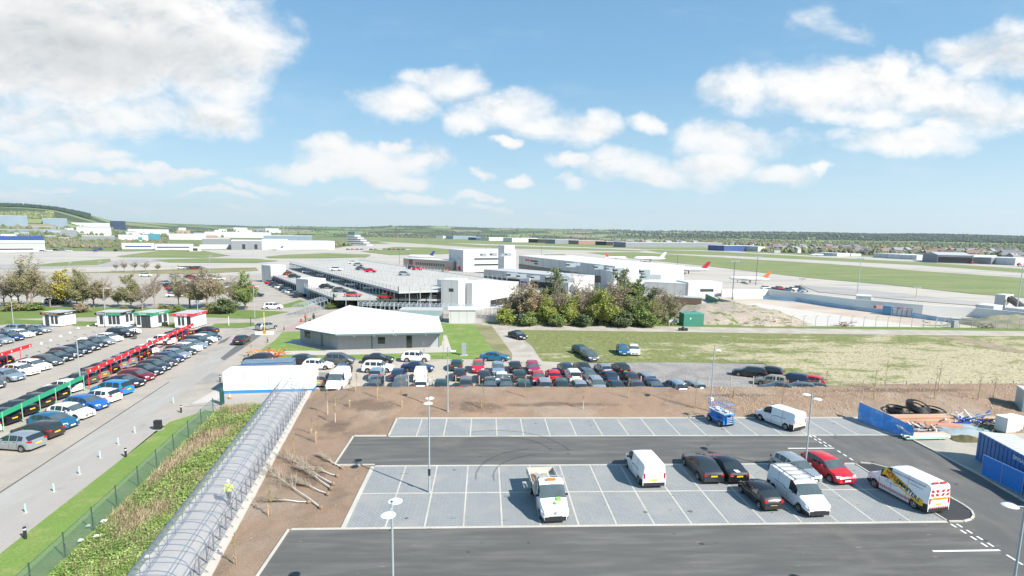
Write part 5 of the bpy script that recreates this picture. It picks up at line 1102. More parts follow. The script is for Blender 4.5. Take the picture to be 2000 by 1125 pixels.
# grey building with the white hipped roof
W1, W2, W3, W4 = at(587, 668), at(660, 683.5), at(859, 678.5), at(870, 655)
r = empty('grey_building', (0, 0, 0), 0, 'low grey clad building under a broad white hipped roof', 'building')
EZ = 2.75; E1, E2, E3, E4 = at(577, 643, EZ), at(655, 656.5, EZ), at(866, 652, EZ), at(857, 621, EZ); PK = at(683, 596.5, 5.9); E5 = Vector((PK.x+2, PK.y+9, EZ)); E6 = Vector((E4.x-6, E4.y+4, EZ))
g = MB(); wp = [(W1.x, W1.y), (W2.x, W2.y), (W3.x, W3.y), (E4.x-1.0, E4.y-1.2), (E6.x, E6.y-1), (E5.x, E5.y-1), (E1.x+1.4, E1.y+3)]; g.prism(wp, -.1, EZ-.02); g.build('wall', CLAD, r)
g = MB().mat(ROOFW); ring = [E1, E2, E3, E4, E6, E5]; K = at(790, 618, 4.6)
for a, b in zip(ring, ring[1:]+ring[:1]):
    if a is E3 or (a is E2): continue
    g.face([a+Vector((0,0,.28)), b+Vector((0,0,.28)), PK])
up = Vector((0,0,.28)); g.face([E2+up, E3+up, K, PK]); g.face([E3+up, E4+up, K]); g.face([E4+up, PK+Vector((.01,0,0)), K])
g.build('roof', parent=r)
g = MB()
for a, b in ((PK, K), (PK, E2+up), (K, E3+up), (K, E4+up), (PK, E1+up)): g.tube(a+Vector((0,0,.02)), b+Vector((0,0,.02)), .07, 5)
g.build('ridge_cap', pbr('ridge_grey', (.46, .47, .48), .6), r)
g = MB().mat(TRIM)
for a, b in zip(ring, ring[1:]+ring[:1]):
    g.face([a, b, b+up*.98, a+up*.98]); 
g.face([p+Vector((0,0,.0)) for p in ring][::-1]); g.build('fascia', parent=r)
def on_wall(a, b, items, nm, mat, prnt, prd=.035):
    M, L = frame2(a, b)
    for u0, u1, z0, z1 in items: g = MB(); g.box(u0*L, u1*L, -prd, .05, z0, z1, M); g.build(nm, mat, prnt)
on_wall(W1, W2, [(.13, .28, 1.0, 2.1)], 'window', WIN, r); on_wall(W2, W3, [(.385, .455, .85, 1.95)], 'window', WIN, r); on_wall(W2, W3, [(.665, .72, .02, 2.15)], 'door', WIN, r); on_wall(W1, W2, [(.57, .62, 0, 2.6)], 'downpipe', TRIM, r); on_wall(W2, W3, [(.32, .333, 0, 2.6), (.985, .998, 0, 2.6)], 'downpipe', TRIM, r); on_wall(W2, W3, [(.15, .17, 2.1, 2.3), (.34, .36, 2.1, 2.3), (.55, .57, 2.1, 2.3), (.85, .87, 2.1, 2.3)], 'wall_light', PLW, r)
g = MB()
for x, y in ((765, 636), (770, 640), (771, 632), (768, 645)): p = at(x, y, 3.8); g.tube(p+Vector((0,0,-.8)), p+Vector((0,0,.12)), .07, 6)
g.build('roof_vent', GALV, r)
# hire company cabins
def kiosk(label, fl, fr, bk, h, fas, texts, wins, door=None, wc=WHITE):
    p1, p2, p3 = at(*fl), at(*fr), at(*bk); M, L = frame2(p1, p2); dep = max(2.2, abs((p3-p2).dot(Vector((M[0][1], M[1][1], 0))))); r = empty('hire_cabin', p1, 0, label, 'cabin', 'hire company cabins'); Mi = Matrix.Translation((-p1.x, -p1.y, 0)) @ M
    g = MB(); g.box(0, L, 0, dep, .15, h-.35, Mi); g.build('wall', wc, r); g = MB(); g.box(.05, L-.05, .05, dep-.05, 0, .15, Mi); g.build('skirt', BLACKP, r)
    g = MB(); g.box(-.25, L+.25, -.25, dep+.25, h-.45, h+.02, Mi); g.build('fascia', fas, r); g = MB(); g.box(-.2, L+.2, -.2, dep+.2, h+.02, h+.05, Mi); g.build('roof', ROOFG, r)
    for tx, u, m, side, sz in texts:
        g = MB()
        T = Matrix.Translation((u*L, -.262, h-.22)) @ Matrix.Rotation(R_(90), 4, 'X') if side == 0 else Matrix.Translation((L+.262, dep*u, h-.22)) @ Matrix.Rotation(R_(90), 4, 'Z') @ Matrix.Rotation(R_(90), 4, 'X')
        text_mb(g, tx, sz, Mi @ T, m); g.build('lettering', parent=r)
    for u0, u1 in wins: g = MB(); g.box(u0*L, u1*L, -.03, .1, .55, h-.6, Mi); g.build('window', WIN, r)
    for v0, v1 in ((.3, .55), (.65, .9)): g = MB(); g.box(L-.05, L+.03, v0*dep, v1*dep, .8, h-.7, Mi) if len(wins) != 2 else None; g.build('window', WIN, r) if len(wins) != 2 else None
    if door: g = MB(); g.box(door[0]*L, door[1]*L, -.035, .1, .16, h-.55, Mi); g.build('door', door[2] if len(door) > 2 else WIN, r)
    return r
ORT = pbr('sign_orange', (.85, .30, .02), .5, var=0); FBLK = pbr('fascia_black', (.02, .02, .022), .5, var=0); FGRN = pbr('fascia_green', (.02, .28, .13), .5, var=.03); FRED = pbr('fascia_red', (.60, .03, .05), .5, var=.03)
kiosk('small pale hire cabin with a black fascia and orange and white letters', (85, 637), (119, 638.5), (142, 633), 2.75, FBLK, [('SIXT', .17, ORT, 0, .42), ('Rent a Car', .5, PLW, 0, .36), ('SIXT', .85, ORT, 0, .42), ('rent a car', .5, PLW, 1, .42)], ((.48, .62), (.70, .86)), (.14, .36))
k = kiosk('widest pale hire cabin with a dark fascia and green sign panels', (191, 639), (240, 639), (267, 633), 2.9, FBLK, [('Enterprise', .2, PLW, 0, .36), ('rent-a-car', .5, PLW, 1, .42)], ((.10, .24), (.45, .58), (.61, .74), (.77, .90)))
M, L = frame2(at(191, 639), at(240, 639)); g = MB(); g.box(L*.42, L*.98, -.262, -.25, 2.45, 2.9); g.build('sign_panel', FGRN, k).matrix_local = Matrix.Translation(-at(191, 639)) @ M
kiosk('white hire cabin with a bright green fascia and dark glazed front', (267, 640), (301, 641), (323, 634), 3.0, FGRN, [('Europcar', .45, PLW, 0, .42), ('Europcar', .5, PLW, 1, .4)], ((.05, .25),), (.30, .82), WHITE)
kiosk('cream hire cabin with a red fascia at the head of the red signboard', (342, 641), (378.5, 641.5), (404, 634), 2.9, FRED, [('AVIS  Budget', .45, PLW, 0, .4), ('AVIS', .5, PLW, 1, .42)], ((.18, .32), (.38, .52)), (.66, .86, DARKW))
tag(MB().box(-.6, .6, -.35, .35, 0, .8).build('wheeled_bin', BLACKP, loc=at(320, 637)), 'black wheeled bin between the green and the red cabins', 'bin')
# long signboards over the hire rows
SGR = pbr('signboard_green', (.03, .33, .17), .5, var=.04); SRD = pbr('signboard_red', (.66, .03, .04), .5, var=.04)
def signboard(label, d0, d1, n, mat, postmat, step, z0, z1, spots=()):
    r = empty('long_signboard', (*dn(d0, n), 0), 0, label, 'signboard'); o = Vector((*dn(d0, n), 0)); Mi = Matrix(((NV.x, DV.x, 0, 0), (NV.y, DV.y, 0, 0), (0, 0, 1, 0), (0, 0, 0, 1))); L = d1-d0
    g = MB(); g.box(-.03, .03, 0, L, z0, z1, Mi); g.build('board', mat, r); k = 0
    while k*step <= L+.01:
        g = MB(); g.box(.04, .10, k*step-.03, k*step+.03, 0, z1+.02, Mi); g.build('post', postmat, r); k += 1
    if spots:
        g = MB(); k = 0
        while k*spots < L-.5:
            c = Mi @ Vector((.036, k*spots+.6, (z0+z1)/2)); g.lathe([(.001, 0), (.14, 0)], 10, M=Matrix.Translation(c) @ Matrix.Rotation(R_(9), 4, 'Z') @ Matrix.Rotation(R_(90), 4, 'Y')); k += 1
        g.build('round_logo', PLW, r)
signboard('long green signboard on pale green posts over the nearest hire cars', 44, 71, -36.5, SGR, pbr('post_mint', (.20, .50, .30), .5), 2.7, 1.45, 1.95)
signboard('long red signboard with white round marks running up to the red cabin', 72, 106.5, -36.5, SRD, SRD, 2.65, 1.85, 2.35, 1.9)
signboard('shorter red signboard at the left edge over the middle rows', 66, 89.8, -52.3, SRD, SRD, 2.65, 1.85, 2.35, 1.9)
for i, (x, y, yt) in enumerate(((57,697,678),(81,689,671),(99,682,665),(119,676,657),(137,668,650),(153,660,641),(172,656,637),(188,650,633))):
    b = at(x, y); h = height(x, y, yt); r = empty('flag_pole_sign', b, 0, f'thin pole with a pale disc sign, {ORD[i]} from the left behind the middle hire row', 'pole sign', 'pale disc signs behind the middle hire row'); g = MB(); g.tube((0,0,0), (0,0,h), .03, 6); g.build('pole', GALV, r); g = MB(); g.lathe([(.001,.22),(.16,.1),(.2,-.08),(.001,-.15)], 10, c=(.12,0,h)); g.build('disc', LAMPG, r, smooth=True)
BAR = empty('road_barrier', at(517, 653), R_(10), 'white and orange barrier with a yellow pole across the road', 'barrier'); g = MB(); g.box(-1.6, 1.6, -.2, .2, 0, .5); g.build('base', PLW, BAR); g = MB(); g.box(-.3, .3, -.22, -.2, .1, .8); g.build('sign', ORC, BAR); g = MB(); g.tube((0, .1, 0), (0, .1, 4.2), .05, 6); g.build('pole', pbr('pole_yellow', (.75, .65, .2), .5), BAR)
for x, y, yt, w in ((447,636,618,'left white'),(490,636,620,'right dark')): g = MB(); g.tube((0,0,0), (0,0,height(x, y, yt)), .06, 6); tag(g.build('gate_post', PLW if w[0] == 'l' else BLACKP, loc=at(x, y)), f'{w} gate post of the wire fence beyond the red cabin', 'post')

# glazed canopies and the covered walkway of the terminal
def canopy(label, a, b, w, h, n, dep=1):
    M, L = frame2(a, b); r = empty('glazed_canopy', (a[0], a[1], 0), 0, label, 'canopy'); Mi = Matrix.Translation((-a[0], -a[1], 0)) @ M
    pts = [(w*.5-w*.5*math.cos(math.pi*k/6), h-.7+.7*math.sin(math.pi*k/6)) for k in range(7)]
    g = MB(); vs = [Mi @ Vector((u, y, z)) for u in (0, L) for y, z in pts]; g.raw(vs, [(k, k+1, 8+k, 7+k) for k in range(6)]); g.build('glazing', SHEET, r, smooth=True)
    for k in range(n+1):
        u = L*k/n; g = MB(); q = [(0, 0)]+pts+[(w, 0)]
        for p_, q_ in zip(q[:-1], q[1:]): g.tube(Mi @ Vector((u, *p_)), Mi @ Vector((u, *q_)), .06, 4, caps=False)
        g.build('frame', GALV, r)
    g = MB(); g.box(0, L, -.04, .04, h-.78, h-.68, Mi); g.box(0, L, w-.04, w+.04, h-.78, h-.68, Mi); g.build('rail', GALV, r)
canopy('short glazed canopy beside the pink paving, left of the white roof', at(597, 618), at(640, 603), 3, 2.9, 6)
canopy('long glazed canopy walkway crossing behind the white roof towards the trees', at(700, 615), at(1000, 622.5), 3.2, 3.0, 34)
building('flat_store', 'square white store with a plain door front at the end of the lawn', 'building', at(877, 631), at(929, 631), 4, 2.8, CLADL, ROOFW, eave=.2)
building('glass_link', 'grey glazed link behind the white roof beside the square store', 'building', at(780, 627), at(862, 628), 4, 2.3, pbr('grey_glass_wall', (.28, .36, .40), .3, var=.1), ROOFG)

# multi storey car park: two decks, towers, a clad end block
DKT = pbr('deck_concrete', (.44, .42, .38), .85, var=.06, scale=.2, coord='world', c2=(.40, .38, .35)); DKE = pbr('deck_edge', (.40, .42, .42), .7, var=.06, coord='world')
UP, LO = 5.0, 2.7
U1, U2, U3, U4, U5 = at(778, 570, UP), at(862, 567, UP), at(990, 549, UP), at(700, 508, UP), at(566, 514, UP)
L1, L2, L3, L4 = at(652, 583, LO), at(862, 585, LO), at(600, 508, 2.0), at(530, 537, LO)
def v2(p): return Vector((p.x, p.y))
r = empty('multi_storey_car_park', (0, 0, 0), 0, 'long two deck open car park with steel posts along its decks', 'car park building')
g = MB(); g.prism([v2(U1), v2(U2), v2(U3), v2(U4), v2(U5)], UP-.35, UP); g.build('upper_deck', DKT, r)
Lq = [v2(L1), v2(L2)+Vector((.6, 0)), v2(U3)+Vector((-2, 0)), v2(U4)+Vector((-3, -3)), v2(U5)+Vector((-3, -6)), v2(L4)]
g = MB(); g.prism(Lq, LO-.35, LO); g.build('lower_deck', DKT, r)
g = MB(); g.prism([p*1.0 for p in Lq], -.1, .03); g.build('ground_slab', pbr('dark_slab', (.10, .10, .10), .9), r)
def rail_line(pts, z, step, top, posts=True, low=-.1, nm='post'):
    g = MB(); gp = MB()
    for a, b in zip(pts[:-1], pts[1:]):
        L = (b-a).length; n = max(1, int(L/step)); d = (b-a).normalized(); nrm = Vector((-d.y, d.x))*.05
        for q in range(n+1):
            p = a.lerp(b, q/n); gp.box(p.x-.08, p.x+.08, p.y-.08, p.y+.08, low, top)
        g.prism([a-nrm, b-nrm, b+nrm, a+nrm], z-.42, z+.12)
        for zz in (.45, .8, 1.05): g.tube((a.x, a.y, z+zz), (b.x, b.y, z+zz), .02, 4)
    return g, gp
for pts, z, top in (([v2(U5), v2(U1), v2(U2)], UP, UP+1.3), ([v2(L4), v2(L1), v2(L2)], LO, LO+1.3), ([v2(U4), v2(U3)], UP, UP+1.2)):
    a, b = rail_line(pts, z, 2.7, top); a.build('edge_rail', DKE, r); tag(b.build('posts', GALV, r), kind='stuff')
for t in (.2, .4, .6, .8):
    a, b = v2(U1).lerp(v2(U3), t), v2(U5).lerp(v2(U4), t); g, gp = rail_line([a, b], UP, 4.5, UP+1.1); g2_ = MB(); n = 34
    for q in range(n+1): p = a.lerp(b, q/n); g2_.box(p.x-.09, p.x+.09, p.y-.09, p.y+.09, UP, UP+1.5)
    tag(g2_.build('posts', GALV, r), kind='stuff')
building('stair_tower', 'pale grey stair tower with one small dark window at the car park corner', 'stair tower', at(862, 607), at(895, 609), 6, 7.6, CLADL, ROOFW, [(.45, .72, 4.9, 5.7)])
building('stair_tower', 'white stair tower at the left front of the open car park', 'stair tower', at(579, 577), at(603, 580), 6, 4.9, CLADW, ROOFW, [(.62, .95, .1, 2.4, pbr('blue_mural', (.35, .55, .72), .6, var=.3, scale=2))])
building('stair_tower', 'smaller white stair tower farther left beside the open car park', 'stair tower', at(512, 551), at(530, 553), 6, 6.2, CLADW, ROOFW)
building('clad_ramp_block', 'ribbed pale clad ramp block beside the grey stair tower', 'building', at(922, 606), at(955, 602), 14, 6.6, pbr('ribbed_cladding', (.58, .60, .60), .5, var=.08, scale=3, streak=(4, 4, .1), coord='world'), ROOFW, [])
building('clad_ramp_block', 'second ribbed block with a dark opening below, next to the trees', 'building', at(955, 602), at(1012, 590), 12, 5.6, MATS['ribbed_cladding'], ROOFW, [(.04, .6, .2, 2.0, DARKW)])
building('ramp_recess', 'recessed grey wall between stair tower and ramp block with a tan beam', 'building', at(895, 603), at(922, 602), 10, 5.6, CLAD, ROOFG, [(.0, .7, 2.3, 2.8, pbr('tan_beam', (.55, .42, .25), .7))])

# small far cars: one mesh each
def tiny_car():
    g = MB().mat(PAINT['silver']); prof = [(-2.1,.35),(-2.1,.85),(-1.75,.98),(1.0,.92),(1.95,.72),(2.1,.35)]
    n = len(prof); g.raw([(x, s*.86, z) for s in (1, -1) for x, z in prof], [tuple(range(n))[::-1], tuple(range(n, 2*n))]+[(k, (k+1) % n, n+(k+1) % n, n+k) for k in range(n)])
    g.mat(GLASS); g.raw([(x, s*w, z) for s in (1, -1) for x, z, w in ((-1.75,.97,.82),(-1.25,1.38,.66),(.1,1.40,.66),(.95,.93,.82))], [(0,1,2,3),(7,6,5,4),(0,4,5,1),(2,6,7,3)])
    g.mat(PAINT['silver']); g.box(-1.2, .08, -.66, .66, 1.39, 1.44)
    g.mat(TYRE)
    for x in (-1.3, 1.3):
        for s in (1, -1): g.tube((x, s*.7, .31), (x, s*.89, .31), .31, 10)
    o = g.build('small_car'); return o
TC = tiny_car(); tc_used = False
def tiny(p, deg, color, label, group):
    global tc_used
    o = TC if not tc_used else TC.copy()
    if tc_used: col.objects.link(o)
    tc_used = True; o.location = p; o.rotation_euler = (0, 0, R_(deg)); setmat(o, PAINT[color]); tag(o, label, 'car', group)
WHERE = []
for x, y, c, deg, w in [(565,535,'red',-10,'back left corner'),(575,540,'darkgrey',-10,'next to the red car'),(602,531,'white',-8,'near the upper deck foot'),(631,538,'silver',-8,'mid deck'),(642,542,'darkgrey',-8,'mid deck, dark'),(661,547,'white',-8,'mid deck, long white'),(638,560,'darkgrey',-6,'front left'),(665,567,'grey',-6,'front centre left'),(690,576,'red',-6,'front edge'),(709,561,'navy',-6,'beside the white estate'),(726,563,'white',-6,'nearest the front corner'),(560,532,'silver',-10,'farthest left'),(755,580,'red',-10,'at the front right edge'),(688,556,'silver',-6,'middle right')]:
    tiny(at(x, y, LO+.5)*1-Vector((0,0,.5)), deg, c, f'{CNAME[c]} car on the lower car park deck, {w}', 'cars on the open car park decks')
for x, y, c, deg, w in [(657,526,'white',-8,'left of a dark one'),(706,525,'grey',-8,'left of the red one'),(724,529,'red',-8,'red, left part'),(815,525,'red',-10,'far edge'),(805,523,'navy',-10,'far edge, dark blue'),(690,513,'white',0,'back'),(700,517,'silver',-8,'back centre'),(790,535,'silver',-8,'middle')]:
    tiny(at(x, y, UP+.5)*1-Vector((0,0,.5)), deg, c, f'{CNAME[c]} car on the upper car park deck, {w}', 'cars on the open car park decks')
rnd = random.Random(21)
cl = ['white','silver','darkgrey','red','navy','grey','white','black','paleblue']
def scatter(px, deg, lab, grp, cyc=0):
    for i, (x, y) in enumerate(px):
        c = cl[(i+cyc) % len(cl)]; tiny(at(x, y, .6)*1-Vector((0,0,.6)), deg+rnd.uniform(-4, 4), c, f'{CNAME[c]} car, {ORD[i]} {lab}', grp)
scatter([(104,572),(117,572),(125,579),(118,589),(138,582),(105,588)], 5, 'seen between the trunks under the orange tree', 'cars seen between the left trees', 4)
scatter([(325,552),(333,557),(337,562),(343,567),(350,572),(342,576),(362,552),(366,557),(285,537),(342,538)], 5, 'of the cluster beyond the left trees', 'cars seen between the left trees', 1)
scatter([(372+i*8, 540+((i*7) % 5)) for i in range(8)], 5, 'of the far line beyond the bushy trees', 'cars seen between the left trees', 2)
scatter([(529+i*7, 551+i*3.2) for i in range(9)], 55, 'of the line beside the stair towers', 'cars beside the stair towers', 3)
scatter([(455,565),(462,572),(470,566),(478,574),(440,560),(448,556),(500,575),(490,560)], 8, 'glimpsed behind the bushy trees', 'cars glimpsed behind the bushy trees', 5)
scatter([(1130,577),(1150,575),(1172,578),(1190,579),(1200,583),(1290,571),(1275,567)], 20, 'glimpsed beyond the middle trees', 'cars beyond the middle trees', 0)
scatter([(1496+i*9, 562+((i*5) % 7)) for i in range(9)], 20, 'in the service vehicle line by the apron wall', 'service vehicles on the apron', 0)
scatter([(960,547),(975,549),(985,548),(870,527),(850,521)], 20, 'on the terminal forecourt', 'cars on the terminal forecourt', 0)
scatter([(70+i*13, 487+(i*3) % 4) for i in range(6)], 0, 'by the helicopter apron hedge', 'cars by the helicopter apron', 4)
scatter([(680+i*9, 487) for i in range(14)], 0, 'of the row below the stepped control building', 'cars below the control building', 2)
scatter([(355+i*7, 523) for i in range(6)], 0, 'of the line on the apron road', 'cars on the apron road', 0)

# terminal
building('office_block', 'white office block with two long window strips in the middle distance', 'building', at(905, 530), at(1007, 528), 20, 10.5, CLADW, ROOFW, [(.2, .97, 5.8, 6.6), (.2, .97, 2.8, 3.6)])
building('rooftop_plant_room', 'white plant room standing on the office block roof', 'building', Vector((*v2(at(985, 497, 9.5)), 0)), Vector((*v2(at(1005, 497, 9.5)), 0)), 8, 13.5, CLADW, ROOFW)
building('brick_wing', 'tan brick wing with a row of small windows left of the office block', 'building', at(788, 521), at(885, 528), 10, 4.6, pbr('tan_brick', (.42, .34, .28), .9, var=.08), ROOFW, [(.26+.045*k, .29+.045*k, 1.6, 3.0) for k in range(13)]+[(.12, .2, .2, 4.4, pbr('brown_brick', (.2, .11, .08), .9))])
building('dark_glass_block', 'dark green glazed block between brick wing and office block', 'building', at(885, 526), at(895, 526), 6, 7.5, pbr('dark_green_glass', (.04, .09, .08), .2), ROOFG)
building('white_entrance_block', 'white and red fronted block left of the office block', 'building', at(893, 529), at(905, 529), 6, 6, CLADW, ROOFW, [(.1, .9, .3, 2.4, FRED)])
a = v2(at(1013, 531)); b = v2(at(1200, 566)); 
th, Mi, L = building('terminal_hall', 'long grey terminal hall with a red and black sign and a dark window band', 'terminal', a, b, 30, 8.2, CLADL, ROOFW, [(.0, .97, 1.5, 4.2, pbr('dark_window_band', (.055, .055, .055), .4))])
g = MB().mat(FRED); g.box(.09*L, .15*L, -.05, 0, 6.1, 7.1, Mi); g.mat(FBLK); g.box(.16*L, .26*L, -.05, 0, 6.1, 6.9, Mi); g.box(.215*L, .26*L, -.05, 0, 5.1, 5.8, Mi); g.build('sign', parent=th)
building('terminal_forebuilding', 'low grey building with dark openings in front of the terminal hall', 'building', at(945, 552), at(1110, 571), 14, 5.0, CLADL, ROOFG, [(.0, .9, .4, 2.6, DARKW)])
building('purple_fronted_kiosk', 'small forecourt kiosk with a purple panel behind the tall evergreen', 'kiosk', at(1015, 561), at(1034, 563), 5, 3.4, CLADW, ROOFW, [(.1, .8, .3, 2.3, pbr('purple_panel', (.12, .06, .25), .5))])
building('white_hall', 'blank white hall at the right end of the terminal', 'building', at(1198, 569), at(1262, 569), 18, 6.5, CLADW, ROOFW)
building('ribbed_wing', 'ribbed grey wing joining the blank white hall and the windowed block', 'building', at(1258, 573), at(1345, 578), 14, 3.8, CLADL, ROOFW)
building('windowed_block', 'white block with one dark window strip above the green container', 'building', at(1343, 578), at(1409, 578), 9, 4.2, CLADW, ROOFW, [(.36, .75, 1.4, 2.3)])
building('low_shed', 'low brown edged shed behind the right end of the middle trees', 'building', at(1290, 590), at(1370, 594), 4, 1.6, pbr('brown_shed', (.16, .11, .08), .9), ROOFG)
building('service_building', 'pale service building with a small dark window at the blue hoarding', 'building', at(1903, 616), at(1938, 620), 5, 2.7, CLADL, ROOFW, [(.3, .55, 1.0, 1.8)])
building('service_building', 'pale box building at the start of the blue hoarding', 'building', at(1671, 599), at(1700, 601), 5, 3.0, CLADL, ROOFW)
building('low_office', 'low building with a glazed dark strip at the right edge by the hoarding', 'building', at(1962, 621), at(2030, 630), 6, 2.5, CLADL, ROOFW, [(.03, .98, .9, 1.9)])
building('round_tank', 'pale drum shaped store beside the conveyor at the right edge', 'tank', at(1941, 598), at(1961, 600), 5, 3.4, CLADL, ROOFW)
g = MB(); M, L = frame2(at(1965, 597), at(2010, 615))
for k in range(14): g.box(k*L/14, k*L/14+L/18, -.6, .6, .3+1.4*(1-k/14), 1.2+2.2*(1-k/14), M)
tag(g.build('air_stair', pbr('dark_rubber', (.12, .11, .10), .8, var=.2)), 'dark ribbed ramp sloping down beside the drum shaped store', 'ramp')
rn_ = random.Random(2)
for (x0, y0, x1, y1, zz, nn, w_) in ((1030,516,1190,540,8.5,7,'terminal hall'),(915,500,975,499,10.8,4,'office block'),(1215,546,1250,546,6.8,3,'blank white hall'),(960,541,1090,553,5.3,6,'forecourt building')):
    for k in range(nn):
        t_ = (k+.5)/nn; p = at(x0+(x1-x0)*t_, y0+(y1-y0)*t_, zz)+(Vector((rn_.uniform(9, 17), rn_.uniform(3, 7), 0)) if w_ in ('terminal hall',) else Vector((rn_.uniform(4, 7), rn_.uniform(3, 6), 0))); s_ = rn_.uniform(.7, 1.3); g = MB().mat(GALV); g.box(-1.4*s_, 1.4*s_, -.9, .9, -.3, .9*s_); g.mat(DARKW); g.box(-1.42*s_, -.4*s_, -.92, .92, .2, .6*s_); tag(g.build('roof_plant', loc=p), f'grey plant unit on the {w_} roof, {ORD[k]} from the left', 'roof unit', 'plant units on the terminal roofs')
# apron wall and blue hoarding
def wallthing(name, label, cat, pts, h, mat, th=.25, parts=None):
    g = MB()
    for a, b in zip(pts[:-1], pts[1:]):
        a, b = v2(a), v2(b); d = (b-a).normalized(); n = Vector((-d.y, d.x))*th/2; g.prism([a-n, b-n, b+n, a+n], -.2, h)
    return tag(g.build(name, mat), label, cat)
wallthing('apron_wall', 'long pale concrete wall along the apron above the blue hoarding', 'wall', PX((1409,579),(1500,578),(1670,600),(1800,612),(1905,618),(1990,628),(2080,640)), 2.3, pbr('wall_concrete', (.72, .70, .66), .85, var=.06, scale=.2, coord='world'), .4)
wallthing('blue_hoarding', 'long blue mesh hoarding along the foot of the apron wall', 'hoarding', PX((1490,583),(1560,588),(1672,606),(1720,611),(1770,617),(1830,626)), 1.0, pbr('hoarding_blue', (.28, .43, .56), .7, var=.25, scale=.5, coord='world'), .1)
wallthing('blue_barrier_line', 'pale blue barrier line running to the green mound at the right', 'barrier', PX((1725,612),(1800,622),(1880,630),(1960,637)), .8, pbr('pale_blue_mesh', (.40, .52, .62), .7, var=.3, scale=.5, coord='world'), .1)
tag(wallthing('site_hoarding', 'white panelled hoarding right of the green and purple banners', 'hoarding', PX((1433,583),(1490,583)), 2.0, CLADW, .12), None)
wallthing('green_hoarding', 'green sheeted hoarding in front of the pale windowed block', 'hoarding', PX((1378,583),(1402,595)), 1.5, pbr('sheet_green', (.05, .20, .14), .7, var=.2, scale=2), .15)
wallthing('printed_hoarding', 'grey and green printed hoarding panels beside the earth mound', 'hoarding', PX((1402,594),(1437,602)), 1.7, pbr('printed_panel', (.32, .42, .30), .7, var=.4, scale=.8, c2=(.25, .28, .36), coord='world'), .15)
CF = empty('cage_store', at(1724, 614), 0, 'blue framed cage store with pale panels along the hoarding', 'cage store'); M, L = frame2(at(1724, 614), at(1780, 620)); Mi = Matrix.Translation(-at(1724, 614)) @ M
g = MB()
for k in range(7): g.box(k*L/6-.08, k*L/6+.08, -.08, .08, 0, 2.2, Mi)
g.box(0, L, -.08, .08, 2.05, 2.2, Mi); g.box(0, L, -.08, .08, 0, .15, Mi); g.box(-.1, 1.8, -.1, 1.5, 0, 2.3, Mi); g.build('frame', pbr('cage_blue', (.10, .26, .42), .6, var=.15), CF); g = MB()
for k in range(1, 6): g.box(k*L/6+.12, (k+1)*L/6-.12, -.03, .03, .3, 1.8, Mi)
g.build('panel', CLADW, CF)
for i, (x, y) in enumerate(((1715,606),(1740,609),(1762,611))): tag(MB().box(-1.0, 1.0, -.5, .5, 0, .8).build('skip', pbr('skip_red', (.36, .19, .18), .7, var=.2), loc=at(x, y)+Vector((0, 0, .55))), f'red skip showing over the blue hoarding, {ORD[i]} from the left', 'skip', 'red skips over the hoarding')
# tall masts
def mast(x, y, yt, label, head=True, c=GALV):
    b = at(x, y); h = height(x, y, yt); r = empty('light_mast', b, 0, label, 'light mast', 'tall light masts'); g = MB(); g.tube((0,0,-.2), (0,0,h), .16, 8, .09); g.build('mast', c, r)
    if head: g = MB(); g.box(-1.3, 1.3, -.06, .06, h-.15, h); [g.box(-1.3+k*.7, -.85+k*.7, -.25, .12, h-.05, h+.3) for k in range(4)]; g.build('floodlight', GALV, r)
DM = pbr('mast_dark', (.12, .13, .14), .6)
for a in ((1674.5,573,506,'tall pale light mast standing at the apron wall right of the striped markings',True,GALV),(1985,612,520,'tall pale light mast at the right edge by the drum shaped store',True,GALV),(1430,586,511,'tall dark light mast in front of the red tailed aircraft',True,DM),(1476,556,502,'tall dark light mast left of the orange tailed aircraft',True,DM),(1322,533,498,'dark light mast left of the red aircraft tail',False,DM),(1789,582,562,'short yellow topped mast on the apron',True,pbr('mast_yellow', (.6, .5, .2), .6)),(1566,562,545,'short yellow topped mast above the apron wall',True,MATS.get('mast_yellow')),(780,522,485,'thin mast behind the open car park left part',False,DM),(1057,512,481,'thin mast behind the terminal hall',False,DM),(949,528,481,'thin mast left of the plant room',False,DM)):
    mast(*a)
# fence of cranked posts along the track
r = empty('security_fence', (0, 0, 0), 0, 'tall wire security fence on cranked posts beyond the field track', 'fence'); a, b = v2(at(1545, 638)), v2(at(2060, 645)); n = 22; gw = MB()
for k in range(n+1):
    p = a.lerp(b, k/n); g = MB(); g.tube((p.x, p.y, 0), (p.x, p.y, 2.3), .05, 5); g.tube((p.x, p.y, 2.3), (p.x+.35, p.y-.3, 2.65), .04, 5); g.build('post', GALV, r)
for z in (.3, .8, 1.3, 1.8, 2.25): gw.tube((a.x, a.y, z), (b.x, b.y, z), .012, 3)
gw.build('wires', GALV, r)
